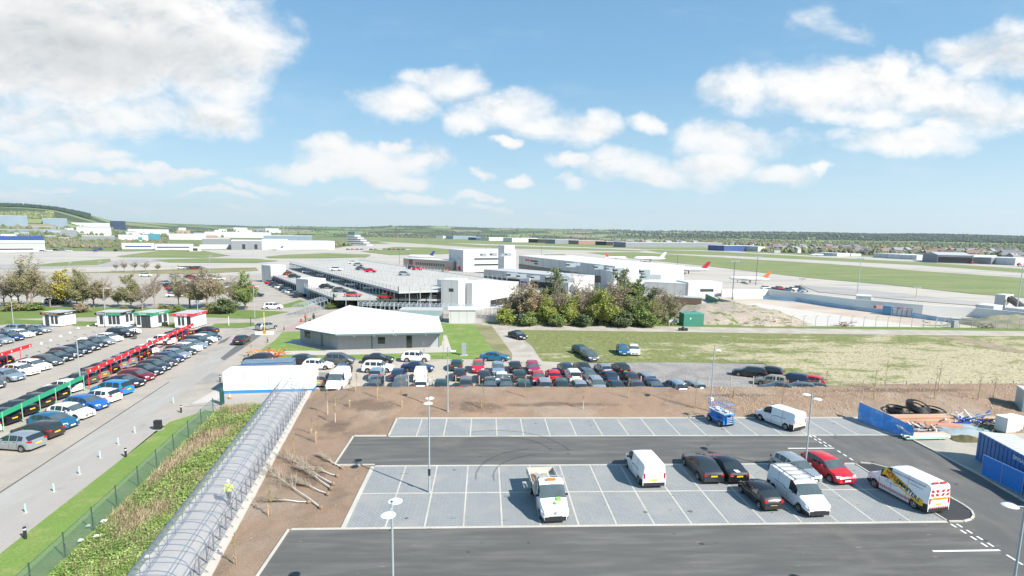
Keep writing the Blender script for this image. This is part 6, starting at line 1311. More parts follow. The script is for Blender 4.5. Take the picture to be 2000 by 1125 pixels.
# green container, tyre, debris heaps
a = at(1335, 637); b = at(1374, 637); building('green_container', 'green steel container under the middle trees beside the earth mound', 'container', a, b, 2.6, 2.5, pbr('container_green', (.04, .20, .15), .55, var=.08), pbr('container_green_top', (.06, .26, .2), .5), doors=((.3, .36, 1.5, 1.8, PLW),))
wallthing('white_fence', 'short white post fence left of the green container', 'fence', PX((1306,634),(1322,634)), 1.1, CLADW, .1)
g = MB(); g.lathe([(.25,-.2),(.42,-.2),(.5,-.1),(.5,.1),(.42,.2),(.25,.2)], 14, M=Matrix.Translation((0,0,.35)) @ Matrix.Rotation(R_(90), 4, 'Y')); g.box(-.9, .9, -.3, .3, 0, .55); tag(g.build('rubber_block', BLACKP, loc=at(1334, 646)), 'black block lying on the track below the green container', 'block')
def heap(x, y, w, d, h, mat, label, name, cat, seed=0, kind=None):
    p = at(x, y); vs = []; n = 26; m_ = 16; g = MB()
    for j in range(m_+1):
        for i in range(n+1):
            u, v = i/n*2-1, j/m_*2-1; q = max(0, 1-u*u)*max(0, 1-v*v); vs.append((u*w, v*d, -.1+h*q**.7*(1+.5*mnoise.fractal(Vector((u*2.5+seed, v*2.5, seed)), 1, 2, 4))))
    g.raw(vs, [(j*(n+1)+i, j*(n+1)+i+1, (j+1)*(n+1)+i+1, (j+1)*(n+1)+i) for j in range(m_) for i in range(n)]); return tag(g.build(name, mat, loc=p, smooth=True, sharp=180), label, cat, kind=kind)
M_mound = pbr('mound_earth', (.36, .30, .24), .97, var=.12, scale=.4, c2=(.13, .16, .05), thr=(.52, .62), fine=.3, bscale=3, bump=1.5, coord='world')
heap(1430, 618, 14, 13, 3.0, M_mound, None, 'earth_mound', None, 1, 'structure'); heap(1500, 632, 8, 4, 1.4, M_mound, None, 'earth_mound', None, 4, 'structure')
heap(1985, 634, 13, 6, 1.9, pbr('mound_green', (.16, .17, .10), .95, var=.15, scale=.5, c2=(.22, .19, .14), fine=.2, bscale=3, coord='world'), None, 'earth_mound', None, 2, 'structure')
def junk(x, y, w, d, h, cols, n, label, name, cat, seed=0, z=0., kind=None):
    rn = random.Random(seed); g = MB(); p = at(x, y); g.mat(cols[0]); g.tube((-w, -.05, .1), (w, .05, .16), .06, 4); g.tube((-w*.7, -d, .06), (w*.6, d, .14), .06, 4)
    for k in range(n):
        g.mat(rn.choice(cols)); q = Vector((rn.uniform(-w, w), rn.uniform(-d, d), rn.uniform(0, h))); e = Vector((rn.uniform(-1, 1), rn.uniform(-.6, .6), rn.uniform(-.2, .5)))*rn.uniform(.3, 1.1)*min(w, 2); g.tube(q, q+e, rn.uniform(.03, .12), 4, rn.uniform(.02, .1))
    return tag(g.build(name, loc=p+Vector((0, 0, z))), label, cat, kind=kind)
RB = pbr('rust_bits', (.28, .12, .09), .9, var=.3); GB = pbr('grey_bits', (.45, .43, .40), .9, var=.3)
junk(1651, 637, 2.2, .8, .9, [RB, GB], 26, 'heap of rusty and pale scrap behind the security fence', 'scrap_heap', 'scrap heap', 1)
junk(1838, 636, 4, .8, 1.0, [pbr('green_bits', (.16, .28, .18), .9, var=.3), GB, BLACKP], 30, 'heap of green and grey scrap near the right end of the fence', 'scrap_heap', 'scrap heap', 2)
junk(1925, 641, 1.8, .7, .8, [pbr('brown_bits', (.16, .12, .10), .9, var=.3)], 20, 'brown scrap heap beside the field track at the right', 'scrap_heap', 'scrap heap', 3)
junk(1508, 636, 3.0, .8, 1.6, [pbr('bleached_wood', (.55, .52, .47), .9)], 26, 'bleached branches at the foot of the earth mound', 'branch_heap', 'branch heap', 4)
junk(524, 697, 2.6, .8, 1.0, [ORC, pbr('red_leaf', (.45, .10, .06), .8), pbr('amber_leaf', (.5, .35, .06), .8)], 60, 'orange and red bushes behind the blue container', 'bush', 'bush', 5)
tag(MB().box(-.5, .5, -.4, .4, 0, 1.6).build('fuse_cabinet', CLAD, loc=at(1864, 640)), 'small grey cabinet at the security fence', 'cabinet')

# ------------------------------------------------------------------ builders' yard at the right
YCON = pbr('yard_concrete', (.36, .325, .27), .9, var=.08, scale=.3, fine=.1, bscale=6, coord='world', c2=(.30, .28, .25))
sheet('yard_hardstanding', PX((1783,861),(1800,858),(1900,846),(2010,846),(2080,930),(2010,985),(1960,955),(1872,908)), .012, YCON)
BM = pbr('debris_net_blue', (.03, .30, .80), .7, var=.3, scale=1.5, alpha=.97, c2=(.16, .42, .80), thr=(.5, .7))
r = empty('debris_netting', (0, 0, 0), 0, 'sloping blue netting fence with torn streaks at the builders yard', 'netting'); A = [at(1688, 825)+Vector((0, 1, 0)), at(1722, 838), at(1752, 848), at(1781, 860)]; H = [1.9, 1.75, 1.55, 1.35]
g = MB(); nn = 9
for k in range(3):
    for q in range(nn):
        t0, t1 = q/nn, (q+1)/nn; a, b = A[k].lerp(A[k+1], t0), A[k].lerp(A[k+1], t1); ha, hb = H[k]+(H[k+1]-H[k])*t0, H[k]+(H[k+1]-H[k])*t1; wv = lambda t: Vector((.08*math.sin(t*17+k*5), .08*math.cos(t*13+k), 0))
        g.face([a, b, b+wv(t1)+Vector((0, 0, hb*.5)), a+wv(t0)+Vector((0, 0, ha*.5))]); g.face([a+wv(t0)+Vector((0, 0, ha*.5)), b+wv(t1)+Vector((0, 0, hb*.5)), b+Vector((0, 0, hb)), a+Vector((0, 0, ha))])
g.build('net', BM, r, smooth=True, sharp=180)
for k in range(4): g = MB(); g.tube(A[k]+Vector((.05, .05, 0)), A[k]+Vector((.05, .05, H[k]+.05)), .03, 6); g.build('post', GALV, r)
g = MB()
for t, l_ in ((.15, .5), (.5, .9), (.62, .8), (.85, 1.0)): a = A[2].lerp(A[3], t)+Vector((-.06, -.06, .5)); g.face([a, a+Vector((-.5*l_, .6*l_, .5)), a+Vector((-.45*l_, .62*l_, .62)), a+Vector((.05, 0, .1))])
g.build('torn_strip', pbr('torn_plastic', (.55, .65, .75), .6, var=.1), r)
PIPE = pbr('black_pipe', (.018, .018, .02), .35, var=.1)
def coil(x, y, R, n, label, rot, z=.12, r_=.055):
    rr = empty('pipe_coil', soil_at(x, y), 0, label, 'pipe coil', 'black pipe coils in the yard'); g = MB()
    for k in range(n):
        M = Matrix.Rotation(R_(rot), 4, 'X') @ Matrix.Rotation(R_(k*7), 4, 'Z'); c = [M @ Vector(((R-.11*(k % 6))*math.cos(a), (R-.11*(k % 6))*math.sin(a)*(1+.02*k), .06*k)) for a in [i*2*math.pi/22 for i in range(23)]]
        for a, b in zip(c[:-1], c[1:]): g.tube(a, b, r_, 5, caps=False)
    g.build('pipe', PIPE, rr, smooth=True); rr.location.z += z
coil(1752, 806, 1.0, 9, 'flat black pipe coil lying left in the heap', 6); coil(1790, 804, 1.05, 11, 'tallest black pipe coil, leaning up in the middle of the heap', 24, .45); coil(1822, 808, 1.0, 9, 'flat black pipe coil lying right in the heap', 8)
def bundle(name, label, x, y, deg, L, rows, nr, r_, mats, z=0., square=True):
    rr = empty(name, at(x, y)+Vector((0, 0, .02+z)), R_(deg), label, name.replace('_', ' ')); rn = random.Random(int(x))
    g = MB()
    for j in range(nr):
        for i in range(rows):
            g.mat(mats[(i+j) % len(mats)]); yy = (i-rows/2)*r_*2.15; o = rn.uniform(-.25, .25)
            if square: g.box(-L/2+o, L/2+o, yy-r_, yy+r_, .08+j*r_*2.1, .08+(j*2.1+1.95)*r_)
            else: g.tube((-L/2+o, yy, .1+r_+j*r_*2.05), (L/2+o, yy, .1+r_+j*r_*2.05), r_, 8)
    g.build('stack', parent=rr); g = MB(); [g.box(u-.05, u+.05, -rows*r_*1.1, rows*r_*1.1, 0, .08) for u in (-L*.3, L*.3)]; g.build('bearer', WOOD, rr)
PINK = pbr('terracotta_pipe', (.50, .24, .15), .75, var=.15, scale=2); TIMB = pbr('yard_timber', (.50, .38, .25), .85, var=.15, scale=2); MINT = pbr('mint_pipe', (.30, .48, .38), .6, var=.1)
bundle('timber_stack', 'long pinkish timber lengths stacked behind the blue netting', 1800, 823, 2, 7.5, 6, 3, .09, [PINK, TIMB]); bundle('timber_stack', 'shorter pink timber lengths in front of the long stack', 1830, 835, -6, 4.0, 5, 2, .08, [PINK])
bundle('pipe_stack', 'pale green pipes on bearers at the yard entrance', 1806, 857, 2, 4.2, 5, 2, .08, [MINT, PLW], square=False); bundle('plank_stack', 'pale planks on bearers beside the pale green pipes', 1812, 851, 2, 3.8, 4, 1, .1, [TIMB])
junk(1808, 845, 1.5, .6, .5, [BLACKP, RB, PLW, WOOD], 34, 'mixed rubbish heap between timber and pale green pipes', 'rubbish_heap', 'rubbish heap', 8)
junk(1868, 822, 1.6, .4, .4, [PLW, pbr('pale_blue_bits', (.35, .48, .55), .7)], 40, 'white plastic wrappings behind the timber stacks', 'plastic_heap', 'rubbish heap', 9)
junk(1900, 826, 2.2, .4, .6, [pbr('deep_blue_bits', (.03, .10, .40), .6), PLW], 40, 'blue and white plastic rolls in the middle of the yard', 'plastic_heap', 'rubbish heap', 10)
junk(1960, 838, 3.0, .8, .4, [pbr('moss_green_bits', (.12, .26, .12), .8), pbr('dark_brown_bits', (.10, .06, .04), .9)], 44, 'green and brown debris strewn before the wrapped bales', 'debris_heap', 'debris heap', 12)
bundle('timber_stack', 'single long orange timbers lying behind the blue rolls', 1925, 818, 0, 7, 2, 1, .08, [TIMB])
heap(1870, 838, 3.2, 1.8, .45, pbr('grey_tarpaulin', (.26, .31, .33), .5, var=.2, scale=1.5), 'grey tarpaulin spread on the yard behind the turf heap', 'tarpaulin', 'tarpaulin', 6)
heap(1885, 858, 1.7, 1.0, .42, pbr('turf_brown', (.12, .11, .05), .95, var=.3, scale=5, bump=2, bscale=20), 'brown turf heap beside the blue container', 'turf_heap', 'turf heap', 7)
def bale(x, y, deg, s, label):
    rr = empty('wrapped_bale', at(x, y)+Vector((0, 0, .02)), R_(deg), label, 'bale'); g = MB(); g.box(-.55*s, .55*s, -.5*s, .5*s, .12, 1.35*s); g.build('block', pbr('wrapped_white', (.60, .60, .57), .4, var=.12, scale=3), rr, smooth=False); g = MB(); g.box(-.58*s, .58*s, -.53*s, .53*s, 1.35*s, 1.4*s); g.build('cap', PLW, rr); g = MB(); g.box(-.6*s, .6*s, -.5*s, .5*s, 0, .12); g.build('pallet', WOOD, rr)
bale(1962, 843, 10, 1.15, 'left white wrapped pallet bale'); bale(1978, 840, 20, 1.1, 'right white wrapped pallet bale with a taller wrap')
# blue container and the panel leaning before it
a = at(1905, 897); b = at(2075, 1003); 
cc, Mi, L = container('big blue site container with white lettering at the right edge', 'container', a, b, 2.6, 2.55, paint('site_blue', (.02, .14, .36), .5, .1), pbr('ribbed_pale_roof', (.52, .52, .48), .6, var=.15, scale=3, streak=(1, 6, 1)), 40)
g = MB(); text_mb(g, 'SINGAS', .42, Mi @ Matrix.Translation((L*.52, -.03, 2.05)) @ Matrix.Rotation(R_(90), 4, 'X'), PLW); g.build('lettering', parent=cc)
a, b = at(1916, 928), at(1995, 968); M, L = frame2(a, b); rr = empty('hoarding_panel', a, 0, 'bright blue panel in a wire frame leaning in front of the big container', 'panel'); Mi = Matrix.Translation(-a) @ M
g = MB(); g.box(.03, L*1.0, 0, .04, .12, 1.75, Mi); g.build('sheet', paint('panel_blue', (.01, .19, .62), .5, .1), rr); g = MB()
for p, q in (((0,.1),(L,.1)),((0,1.8),(L,1.8)),((0,0),(0,1.8)),((L,0),(L,1.8)),((L*.5,.1),(L*.5,1.8))): g.tube(Mi @ Vector((p[0], -.02, p[1])), Mi @ Vector((q[0], -.02, q[1])), .02, 5)
g.build('frame', GALV, rr)
a2, b2 = b+Vector((.1, -.12, 0)), b+(b-a)*.9; M, L = frame2(a2, b2); rr = empty('hoarding_panel', a2, 0, 'second blue panel beside the first, running out of the right edge', 'panel'); Mi = Matrix.Translation(-a2) @ M; g = MB(); g.box(.03, L, 0, .04, .12, 1.8, Mi); g.build('sheet', PAINT and MATS['panel_blue'], rr); g = MB(); g.tube(Mi @ Vector((0,-.02,0)), Mi @ Vector((0,-.02,1.85)), .02, 5); g.tube(Mi @ Vector((0,-.02,1.82)), Mi @ Vector((L,-.02,1.82)), .02, 5); g.build('frame', GALV, rr)
a = at(1995, 812); building('grey_container', 'tall ribbed grey container cut by the right edge behind the bales', 'container', a+Vector((.6, .6, 0)), a+Vector((4.4, -1.6, 0)), 2.4, 2.5, pbr('container_grey', (.36, .42, .42), .5, var=.1, scale=3, streak=(5, 5, .1)), CLADL)
# ------------------------------------------------------------------ trees
BARK = pbr('bark', (.26, .21, .16), .9, var=.25, scale=2)
def leafm(n, c, c2): return pbr('leaf_'+n, c, .75, var=.22, scale=.35, c2=c2, thr=(.35, .65), coord='world')
LV = dict(lime=leafm('lime', (.24, .29, .05), (.33, .36, .075)), green=leafm('green', (.14, .20, .055), (.22, .28, .08)), dark=leafm('dark', (.09, .13, .05), (.14, .18, .07)), olive=leafm('olive', (.22, .22, .09), (.29, .27, .13)),
    brown=leafm('brown', (.25, .19, .12), (.31, .26, .17)), bare=leafm('bare', (.36, .32, .26), (.42, .38, .31)), gold=leafm('gold', (.42, .32, .04), (.30, .30, .06)), rust=leafm('rust', (.31, .21, .12), (.24, .21, .11)))
def tree_proto(seed, h, cr, dens, leafs, lsz, base=.25, shape='round', twigs=90):
    """tapered trunk, limbs and many leaf clumps spread unevenly through the crown"""
    rn = random.Random(seed); g = MB(); tw = MB(); tips = []
    def limb(p, d, L, r, lev):
        n = 3; q = p
        for k in range(n):
            d2 = (d+Vector((rn.uniform(-.22, .22), rn.uniform(-.22, .22), rn.uniform(-.05, .15)))).normalized(); e = q+d2*L/n
            (g if lev < 2 else tw).tube(q, e, r*(1-k*.22), 6 if lev == 0 else 4, r*(.78-k*.2), caps=False); q, d = e, d2
            if lev < 3 and (k > 0 or lev > 0):
                for _ in range(2 if lev < 2 else 2):
                    a = rn.random()*6.28; s = Vector((math.cos(a), math.sin(a), rn.uniform(.1, .7))).normalized(); limb(q, (d*.5+s*.75).normalized(), L*rn.uniform(.42, .62), r*.45, lev+1)
            if lev >= 2: tips.append(q)
        tips.append(q)
    lean = Vector((rn.uniform(-.08, .08), rn.uniform(-.08, .08), 1)).normalized(); b = h*base
    g.tube((0, 0, -.2), lean*b, h*.022, 8, h*.017)
    for k in range(5 if shape == 'round' else 7):
        a = k*2.4+rn.random(); up = .55 if shape == 'round' else .2; z = b if shape == 'round' else b+(h*.7)*k/7
        limb(lean*z, Vector((math.cos(a), math.sin(a), up+rn.random()*.7)).normalized(), (h-b)*(.42 if shape == 'round' else .3*(1-k/9)), h*.011, 1)
    limb(lean*b, lean, (h-b)*.62, h*.014, 1)
    cz = b+(h-b)*.5; lf = MB(); clumps = []
    for t in tips:
        if rn.random() < dens: clumps.append(t)
    for _ in range(int(26*dens)):
        a, u = rn.random()*6.28, rn.uniform(-.8, 1); rr = cr*math.sqrt(max(0, 1-u*u))*rn.uniform(.55, 1)
        if shape == 'cone': u = rn.uniform(-.9, .95); rr = cr*(1-(u+1)/2)*rn.uniform(.5, 1)
        clumps.append(Vector((math.cos(a)*rr, math.sin(a)*rr, cz+u*(h-b)*.48)))
    for c in clumps:
        R = rn.uniform(.25, .6)*cr*.45
        for _ in range(leafs):
            v = Vector((rn.gauss(0, .5), rn.gauss(0, .5), rn.gauss(0, .38)))*R; p = c+v
            if p.z < b*.5: continue
            s = lsz*rn.uniform(.6, 1.3); a = Vector((rn.uniform(-1, 1), rn.uniform(-1, 1), rn.uniform(-.6, .6))).normalized()*s; bb = Vector((rn.uniform(-1, 1), rn.uniform(-1, 1), rn.uniform(-.3, 1))).normalized()*s*.7; lf.face([p-a, p-bb, p+a, p+bb])
    for t in tips:
        for _ in range(3):
            if rn.random() < twigs/100: d = Vector((rn.uniform(-1, 1), rn.uniform(-1, 1), rn.uniform(-.1, 1)))*h*.055; tw.tube(t, t+d, .016, 3, .006, False)
    g.raw(tw.v, tw.f)
    r = empty('tree'); g.build('trunk', BARK, r); lf.build('crown', LV['green'], r); r['used'] = 0
    return r
TP = dict(full=[tree_proto(1, 8, 3.0, .9, 17, .17, .13), tree_proto(2, 8, 3.3, .85, 17, .17, .12)], mid=[tree_proto(3, 8, 3.0, .55, 8, .14, .2), tree_proto(4, 8, 2.7, .5, 8, .14, .22)], bare=[tree_proto(5, 8, 2.7, .16, 4, .10, twigs=200), tree_proto(6, 8, 2.5, .10, 4, .10, twigs=200)],
    cone=[tree_proto(7, 8, 1.8, .9, 14, .2, .12, 'cone')], bush=[tree_proto(8, 3, 2.1, 1, 12, .16, .06), tree_proto(9, 3, 2.3, .9, 11, .16, .06)])
TH = dict(full=8, mid=8, bare=8, cone=8, bush=3)
def tree(kind, pos, h, leaf, label, group, wide=1., cat='tree'):
    rn = random.Random(int(pos[0]*31+pos[1]*7)); pr = rn.choice(TP[kind])
    if not pr['used']: o = pr; pr['used'] = 1
    else: o = copy_tree(pr)
    if kind == 'bush': o.name = 'bush'
    s = h/TH[kind]; o.location = (pos[0], pos[1], -.05); o.rotation_euler = (0, 0, rn.random()*6.28); o.scale = (s*wide, s*wide, s); tag(o, label, cat, group)
    for c in kids(o):
        if c.name.startswith('crown'): setmat(c, LV[leaf])
    return o
def trees(lst, grp, suffix):
    for x, y, yt, kind, leaf, w, wide in lst:
        h = height(x, y, yt)*(1.04 if 'middle' not in grp else 1.07); tree(kind, at(x, y), h, leaf, f'{w} {suffix}', grp, wide, 'bush' if kind == 'bush' else 'tree')
trees([(1002,628,574,'mid','rust','brownish tree at the left end',1.1),(1022,630,556,'mid','brown','tall brown budding tree second from the left',1.0),(1040,632,566,'full','rust','reddish brown rounded tree behind the lime one',1.0),(1078,622,533,'full','dark','tallest dark evergreen topped tree at the left',.7),(1066,634,586,'full','lime','leftmost bright lime tree',1.0),(1062,628,566,'mid','lime','small lime topped tree above the leftmost lime one',.8),
 (1096,630,556,'bare','bare','bare greyish tree left of centre',1.0),(1108,634,582,'full','lime','low spreading lime tree second from the left',1.15),(1132,626,541,'bare','bare','tall bare pale grey tree',1.1),(1120,632,572,'mid','olive','olive tree under the tall bare pale one',1.0),(1146,633,574,'mid','brown','brown tree between two lime trees',1.0),(1172,635,570,'full','lime','largest bright lime tree near the centre',1.05),(1166,626,556,'mid','green','green tree behind the largest lime one',.8),
 (1182,624,545,'bare','bare','bare grey tree right of centre',1.1),(1212,622,538,'full','dark','dark evergreen near the blank white hall',.75),(1206,632,560,'mid','brown','brown twiggy tree below the dark evergreen',1.1),(1198,634,590,'mid','olive','low olive tree right of the largest lime one',1.0),(1246,628,550,'cone','green','pointed green conifer',1.0),(1228,635,582,'full','green','rounded mid green tree below the conifer',1.0),(1262,630,568,'full','dark','dark green tree right of the conifer',.9),
 (1250,636,594,'full','green','low green tree in front of the conifer',1.0),(1284,628,556,'bare','bare','bare spreading tree at the right end',1.3),(1280,636,592,'mid','olive','low olive tree near the right end',1.1),(1308,633,586,'mid','olive','rightmost olive green tree by the white fence',1.1),(1318,630,574,'bare','bare','bare thin tree above the green container',1.0)], 'mixed trees in the middle clump', 'of the middle clump')
trees([(990,630,590,'mid','olive','low olive tree at the canopy end',1.2),(1012,624,560,'mid','olive','greyish olive tree behind the tall brown one',1.1),(1052,625,560,'bare','brown','brown twiggy tree before the forecourt kiosk',1.2),(1084,628,572,'mid','green','fresh green tree behind the second lime one',1.1),(1155,628,560,'bare','olive','olive grey twiggy tree at the centre',1.2),(1190,630,566,'mid','olive','broad olive tree behind the largest lime one',1.2),(1220,628,556,'bare','brown','brown twiggy tree beside the pointed conifer',1.2),(1240,632,572,'mid','green','light green tree beside the pointed conifer',1.1),(1296,630,572,'mid','olive','broad budding tree near the green container',1.2),(1270,634,586,'mid','lime','yellow green tree before the dark green one',1.1)], 'mixed trees in the middle clump', 'of the middle clump')
trees([(1030,637,612,'bush','green','leftmost low bush',1.2),(1090,638,616,'bush','green','low green bush between the first two lime trees',1.3),(1140,638,616,'bush','dark','low dark bush below the brown tree',1.3),(1215,639,612,'bush','dark','low dark bush right of centre',1.3),(1265,639,612,'bush','green','low green bush near the container',1.3),(990,633,606,'bush','lime','small lime bush at the very left',1.2)], 'bushes under the middle clump', 'under the middle clump')
trees([(8,597,545,'bare','olive','bare tree at the left edge',1.1),(24,598,528,'bare','bare','bare leaning tree second from the left edge',1.0),(38,598,530,'bare','bare','bare twin stemmed tree',1.0),(55,600,500,'mid','olive','tallest tree with a thick trunk',.85),(62,600,532,'bare','olive','thin tree right of the tallest one',1.3),(98,600,540,'mid','olive','small tree with a black trunk',.9),
 (128,597,534,'full','gold','golden orange rounded tree',1.0),(150,598,534,'mid','gold','golden green tree right of the orange one',.8),(163,600,530,'full','olive','dark olive tree with a straight trunk',.6),(184,600,533,'mid','olive','tree with curving twin trunks',1.0),(205,600,545,'mid','brown','brown budding tree right of the twin trunks',.9),(231,600,560,'mid','olive','small rounded olive tree',.8),(256,602,542,'full','olive','dense olive tree in the middle of the row',.8),
 (278,605,550,'bare','bare','spreading bare tree with a forked trunk',1.2),(302,600,528,'bare','bare','tall thin bare tree alone',.6),(350,600,535,'mid','olive','tree before the red parked cars',.7),(371,602,527,'bare','bare','bare tree left of the bushy group',1.0),(386,603,545,'mid','olive','low tree in the bushy group',.9),(406,604,524,'mid','brown','tallest tree in the bushy group',.9),(422,600,534,'mid','olive','olive tree behind the dark shrubs',.8),(448,596,536,'bare','bare','bare tree right of the bushy group',.9),(462,606,550,'mid','olive','slim tree left of the last one',.7),(480,605,538,'full','green','last green tree at the right end',.8)], 'trees of the left row', 'of the left tree row')
trees([(412,612,592,'bush','olive','olive bush left of the dark shrub',1.3),(442,612,584,'bush','dark','big dark shrub',1.3),(30,607,590,'bush','olive','long low hedge piece at the left edge',2.0),(68,606,592,'bush','green','low hedge piece right of the tallest tree',2.0),(160,610,594,'bush','brown','brownish bush behind the first cabin',1.6),(320,612,596,'bush','olive','olive bush left of the red cabin',1.6),(350,610,597,'bush','green','green bush behind the red cabin',1.6),(240,608,598,'bush','olive','low bush between the first two cabins',1.8)], 'bushes of the left row', 'of the left tree row')
trees([(227,529,512,'bare','olive','first small apron tree',1.0),(243,530,508,'bare','bare','second small apron tree',1.0),(263,529,508,'bare','bare','third small apron tree',1.0),(284,530,508,'bare','bare','fourth small apron tree',1.0),(309,529,514,'mid','olive','fifth and greenest small apron tree',1.0)], 'small trees along the apron road', 'from the left, alone on the verge')
trees([(658,601,576,'full','dark','dark shrub tree beside the glazed canopy',.9),(683,600,588,'bush','rust','reddish bush behind the white roof peak',1.3),(645,604,592,'bush','green','small green bush at the canopy end',1.3)], 'shrubs by the glazed canopy', 'near the car park corner')
for i, (x, y, yt) in enumerate(((492,700,660),(521,690,658),(905,660,640),(866,700,655),(828,712,668))):
    p = at(x, y); sapling(p, max(1.2, height(x, y, yt)), f'slender staked tree on the lawn, {ORD[i]} of five around the grey building', 12, .7)['group'] = 'slender trees on the lawn'

# ------------------------------------------------------------------ hills
# hills: skyline heights by picture column
SKY = [(-600,396),(-200,398),(0,403),(60,405),(120,411),(180,420),(215,430),(300,434),(400,438),(500,441),(600,441),(700,442.5),(760,440),(850,441),(1000,445),(1100,446),(1180,446.5),(1260,450),(1400,452),(1600,454),(1700,456.5),(1850,458),(2000,461.5),(2300,464),(2700,468)]
def skyy(x): return interp(SKY, x)
def far_h(x, y):
    """ground height at a far world point"""
    d = math.hypot(x, y); v = Vector((x, y, 0)); f = v.dot(Vector(FH)); 
    if f <= 0: return 0
    px = CX+F_PX*v.dot(Vector(RH))/v.dot(FWD+Vector((0,0,0))) if v.dot(FWD) > 0 else 0
    px = max(-600, min(2700, px)); yh = 456.2+.0157*(px-1000)
    el = max(.0015, (yh-skyy(px))/F_PX*.93 if px > 400 else (yh-skyy(px))/F_PX*.97); left = max(0, min(1, (430-px)/330)); R1 = 2500*left+5200*(1-left); R0 = 800*left+1900*(1-left)
    t = max(0, min(1.0, (d-R0)/(R1-R0))); t = t*t*(3-2*t)
    top = CAM_H+R1*el*max(.5, f/d)
    n = mnoise.fractal(Vector((x*.0012, y*.0012, 5)), 1, 2, 4)*14*t*(1 if d < R1*.85 else .35)
    return -.35+(top+.3)*t + n*(1-left)
def hit(x, y):
    v = ray(x, y); f = math.hypot(v.x, v.y); d = 300.
    while d < 5000:
        z = CAM_H+v.z/f*d
        if z <= max(0, far_h(v.x/f*d, v.y/f*d)): break
        d += 12
    return Vector((v.x/f*d, v.y/f*d, max(0, far_h(v.x/f*d, v.y/f*d))))
# ------------------------------------------------------------------ far buildings, woods, hills
def fb(label, x0, x1, yb, yt, wall, roof=None, depth=20, name='warehouse', cat='warehouse', wins=(), pitch=0, group=None, dy=0.):
    if x0 < 560:
        q = hit((x0+x1)/2, yb); D_q = q.length; k_ = D_q/at((x0+x1)/2, yb).length if yb > 446 else None; zb = q.z; a = at(x0, 460, 0); va, vb = ray(x0, yb), ray(x1, yb); ra, rb = D_q/math.hypot(va.x, va.y), D_q/math.hypot(vb.x, vb.y); a = Vector((va.x*ra, va.y*ra, 0)); b = Vector((vb.x*rb, vb.y*rb, 0)); h = zb+(yb-yt)/F_PX*D_q; z0_ = zb-8
        return building(name, label, cat, a, b, depth*max(1, D_q/900), h, wall, roof or ROOFW, [(w[0], w[1], zb+w[2]*(h-zb), zb+w[3]*(h-zb))+tuple(w[4:]) for w in wins], group, pitch=(h-zb)*pitch, roofh=.3, z0=z0_)
    a = at(x0, yb); b = at(x1, yb+dy); h = height((x0+x1)/2, yb, yt)
    return building(name, label, cat, a, b, depth, h*(1 if not pitch else .8), wall, roof or ROOFW, [(w[0], w[1], w[2]*h, w[3]*h)+tuple(w[4:]) for w in wins], group, pitch=h*pitch, roofh=.3)
PB = pbr('pale_blue_clad', (.19, .26, .32), .5, var=.1, scale=.1, coord='world'); DB = pbr('dark_blue_clad', (.012, .035, .08), .6); RB_ = pbr('royal_blue_roof', (.03, .07, .22), .6); TEAL = pbr('teal_clad', (.05, .22, .28), .5); GRD = pbr('slate_grey', (.20, .22, .24), .7, var=.1)
o, Mi, L = fb('white hangar with a dark blue roof and a thin red line at the left edge', -30, 89, 492, 476, CLADW, RB_, 45, 'hangar', 'hangar', [(0, .8, .15, .28, DARKW)], .35)
g = MB().mat(FRED); g.box(-.1, L+.1, -.12, 0, 5.6, 6.2, Mi); g.build('red_line', parent=o)
fb('dark blue box building standing high on the left skyline', 216, 246, 449, 435.5, DB, DB, 30, 'box_building', 'building')
fb('very long pale blue warehouse at the left edge under the wooded hill', -40, 55, 441, 427, PB, ROOFW, 60); fb('pale blue warehouse right of the long one', 84, 132, 440, 430, PB, ROOFW, 60); fb('grey warehouse with a pale roof behind bushes on the left', -40, 150, 458, 451, GRD, ROOFG, 40); fb('low grey sheds right of the pale blue warehouses', 60, 110, 449, 444, GRD, ROOFW, 40)
fb('white warehouse below the green hill slope', 140, 215, 446, 438, CLADL, ROOFW, 40); fb('rounded grey roof warehouse left of the blue box', 150, 218, 459, 449, CLADL, ROOFG, 50, pitch=.3); fb('long white shed with a dark front on the left', 160, 225, 470, 463, GRD, ROOFW, 30); fb('white office with teal corner behind the helicopters', 232, 290, 472, 462, CLADW, ROOFW, 25, wins=[(.65, .8, .2, .7, TEAL)])
fb('teal roofed block right of the white office', 290, 314, 471, 460, TEAL, TEAL, 20); fb('white terminal shed with blue window bands', 238, 302, 486, 478, CLADW, ROOFW, 18, wins=[(.1, .9, .3, .6, RB_)]); fb('white shed with a blue gable right of the first', 303, 378, 488, 480, CLADW, ROOFW, 18, wins=[(.05, .95, .3, .6, RB_)]); fb('small square store with a dark door on the grass', 370, 393, 491, 484, CLADL, ROOFG, 10, wins=[(.3, .7, .1, .7, DARKW)])
fb('pale works sheds on the slope right of the blue box', 250, 330, 458, 450, CLADL, ROOFW, 50); fb('white sheds below the green slope', 330, 400, 468, 459, CLADL, ROOFW, 40); fb('long white industrial roofs in the left distance', 400, 530, 464, 455, CLADW, ROOFW, 40); fb('grey works hall left of the dark hangar', 395, 450, 478, 468, GRD, ROOFW, 30); fb('row of pale stores in front of the works hall', 390, 460, 486, 480, CLADL, ROOFW, 14)
fb('dark fronted hangar with a pale roof', 452, 512, 488, 473, GRD, ROOFW, 50, 'hangar', 'hangar', [(.35, .45, .05, .6, DARKW), (.75, .85, .05, .6, DARKW)]); fb('bright white hangar with a pale blue top', 512, 563, 488, 471, CLADW, ROOFW, 50, 'hangar', 'hangar'); fb('ribbed grey hangar right of the bright white one', 563, 654, 487, 471, MATS['ribbed_cladding'], ROOFG, 40, 'hangar', 'hangar'); fb('long pale blue roofed hall behind the white hangars', 515, 610, 475, 462, PB, ROOFW, 50, 'hangar', 'hangar')
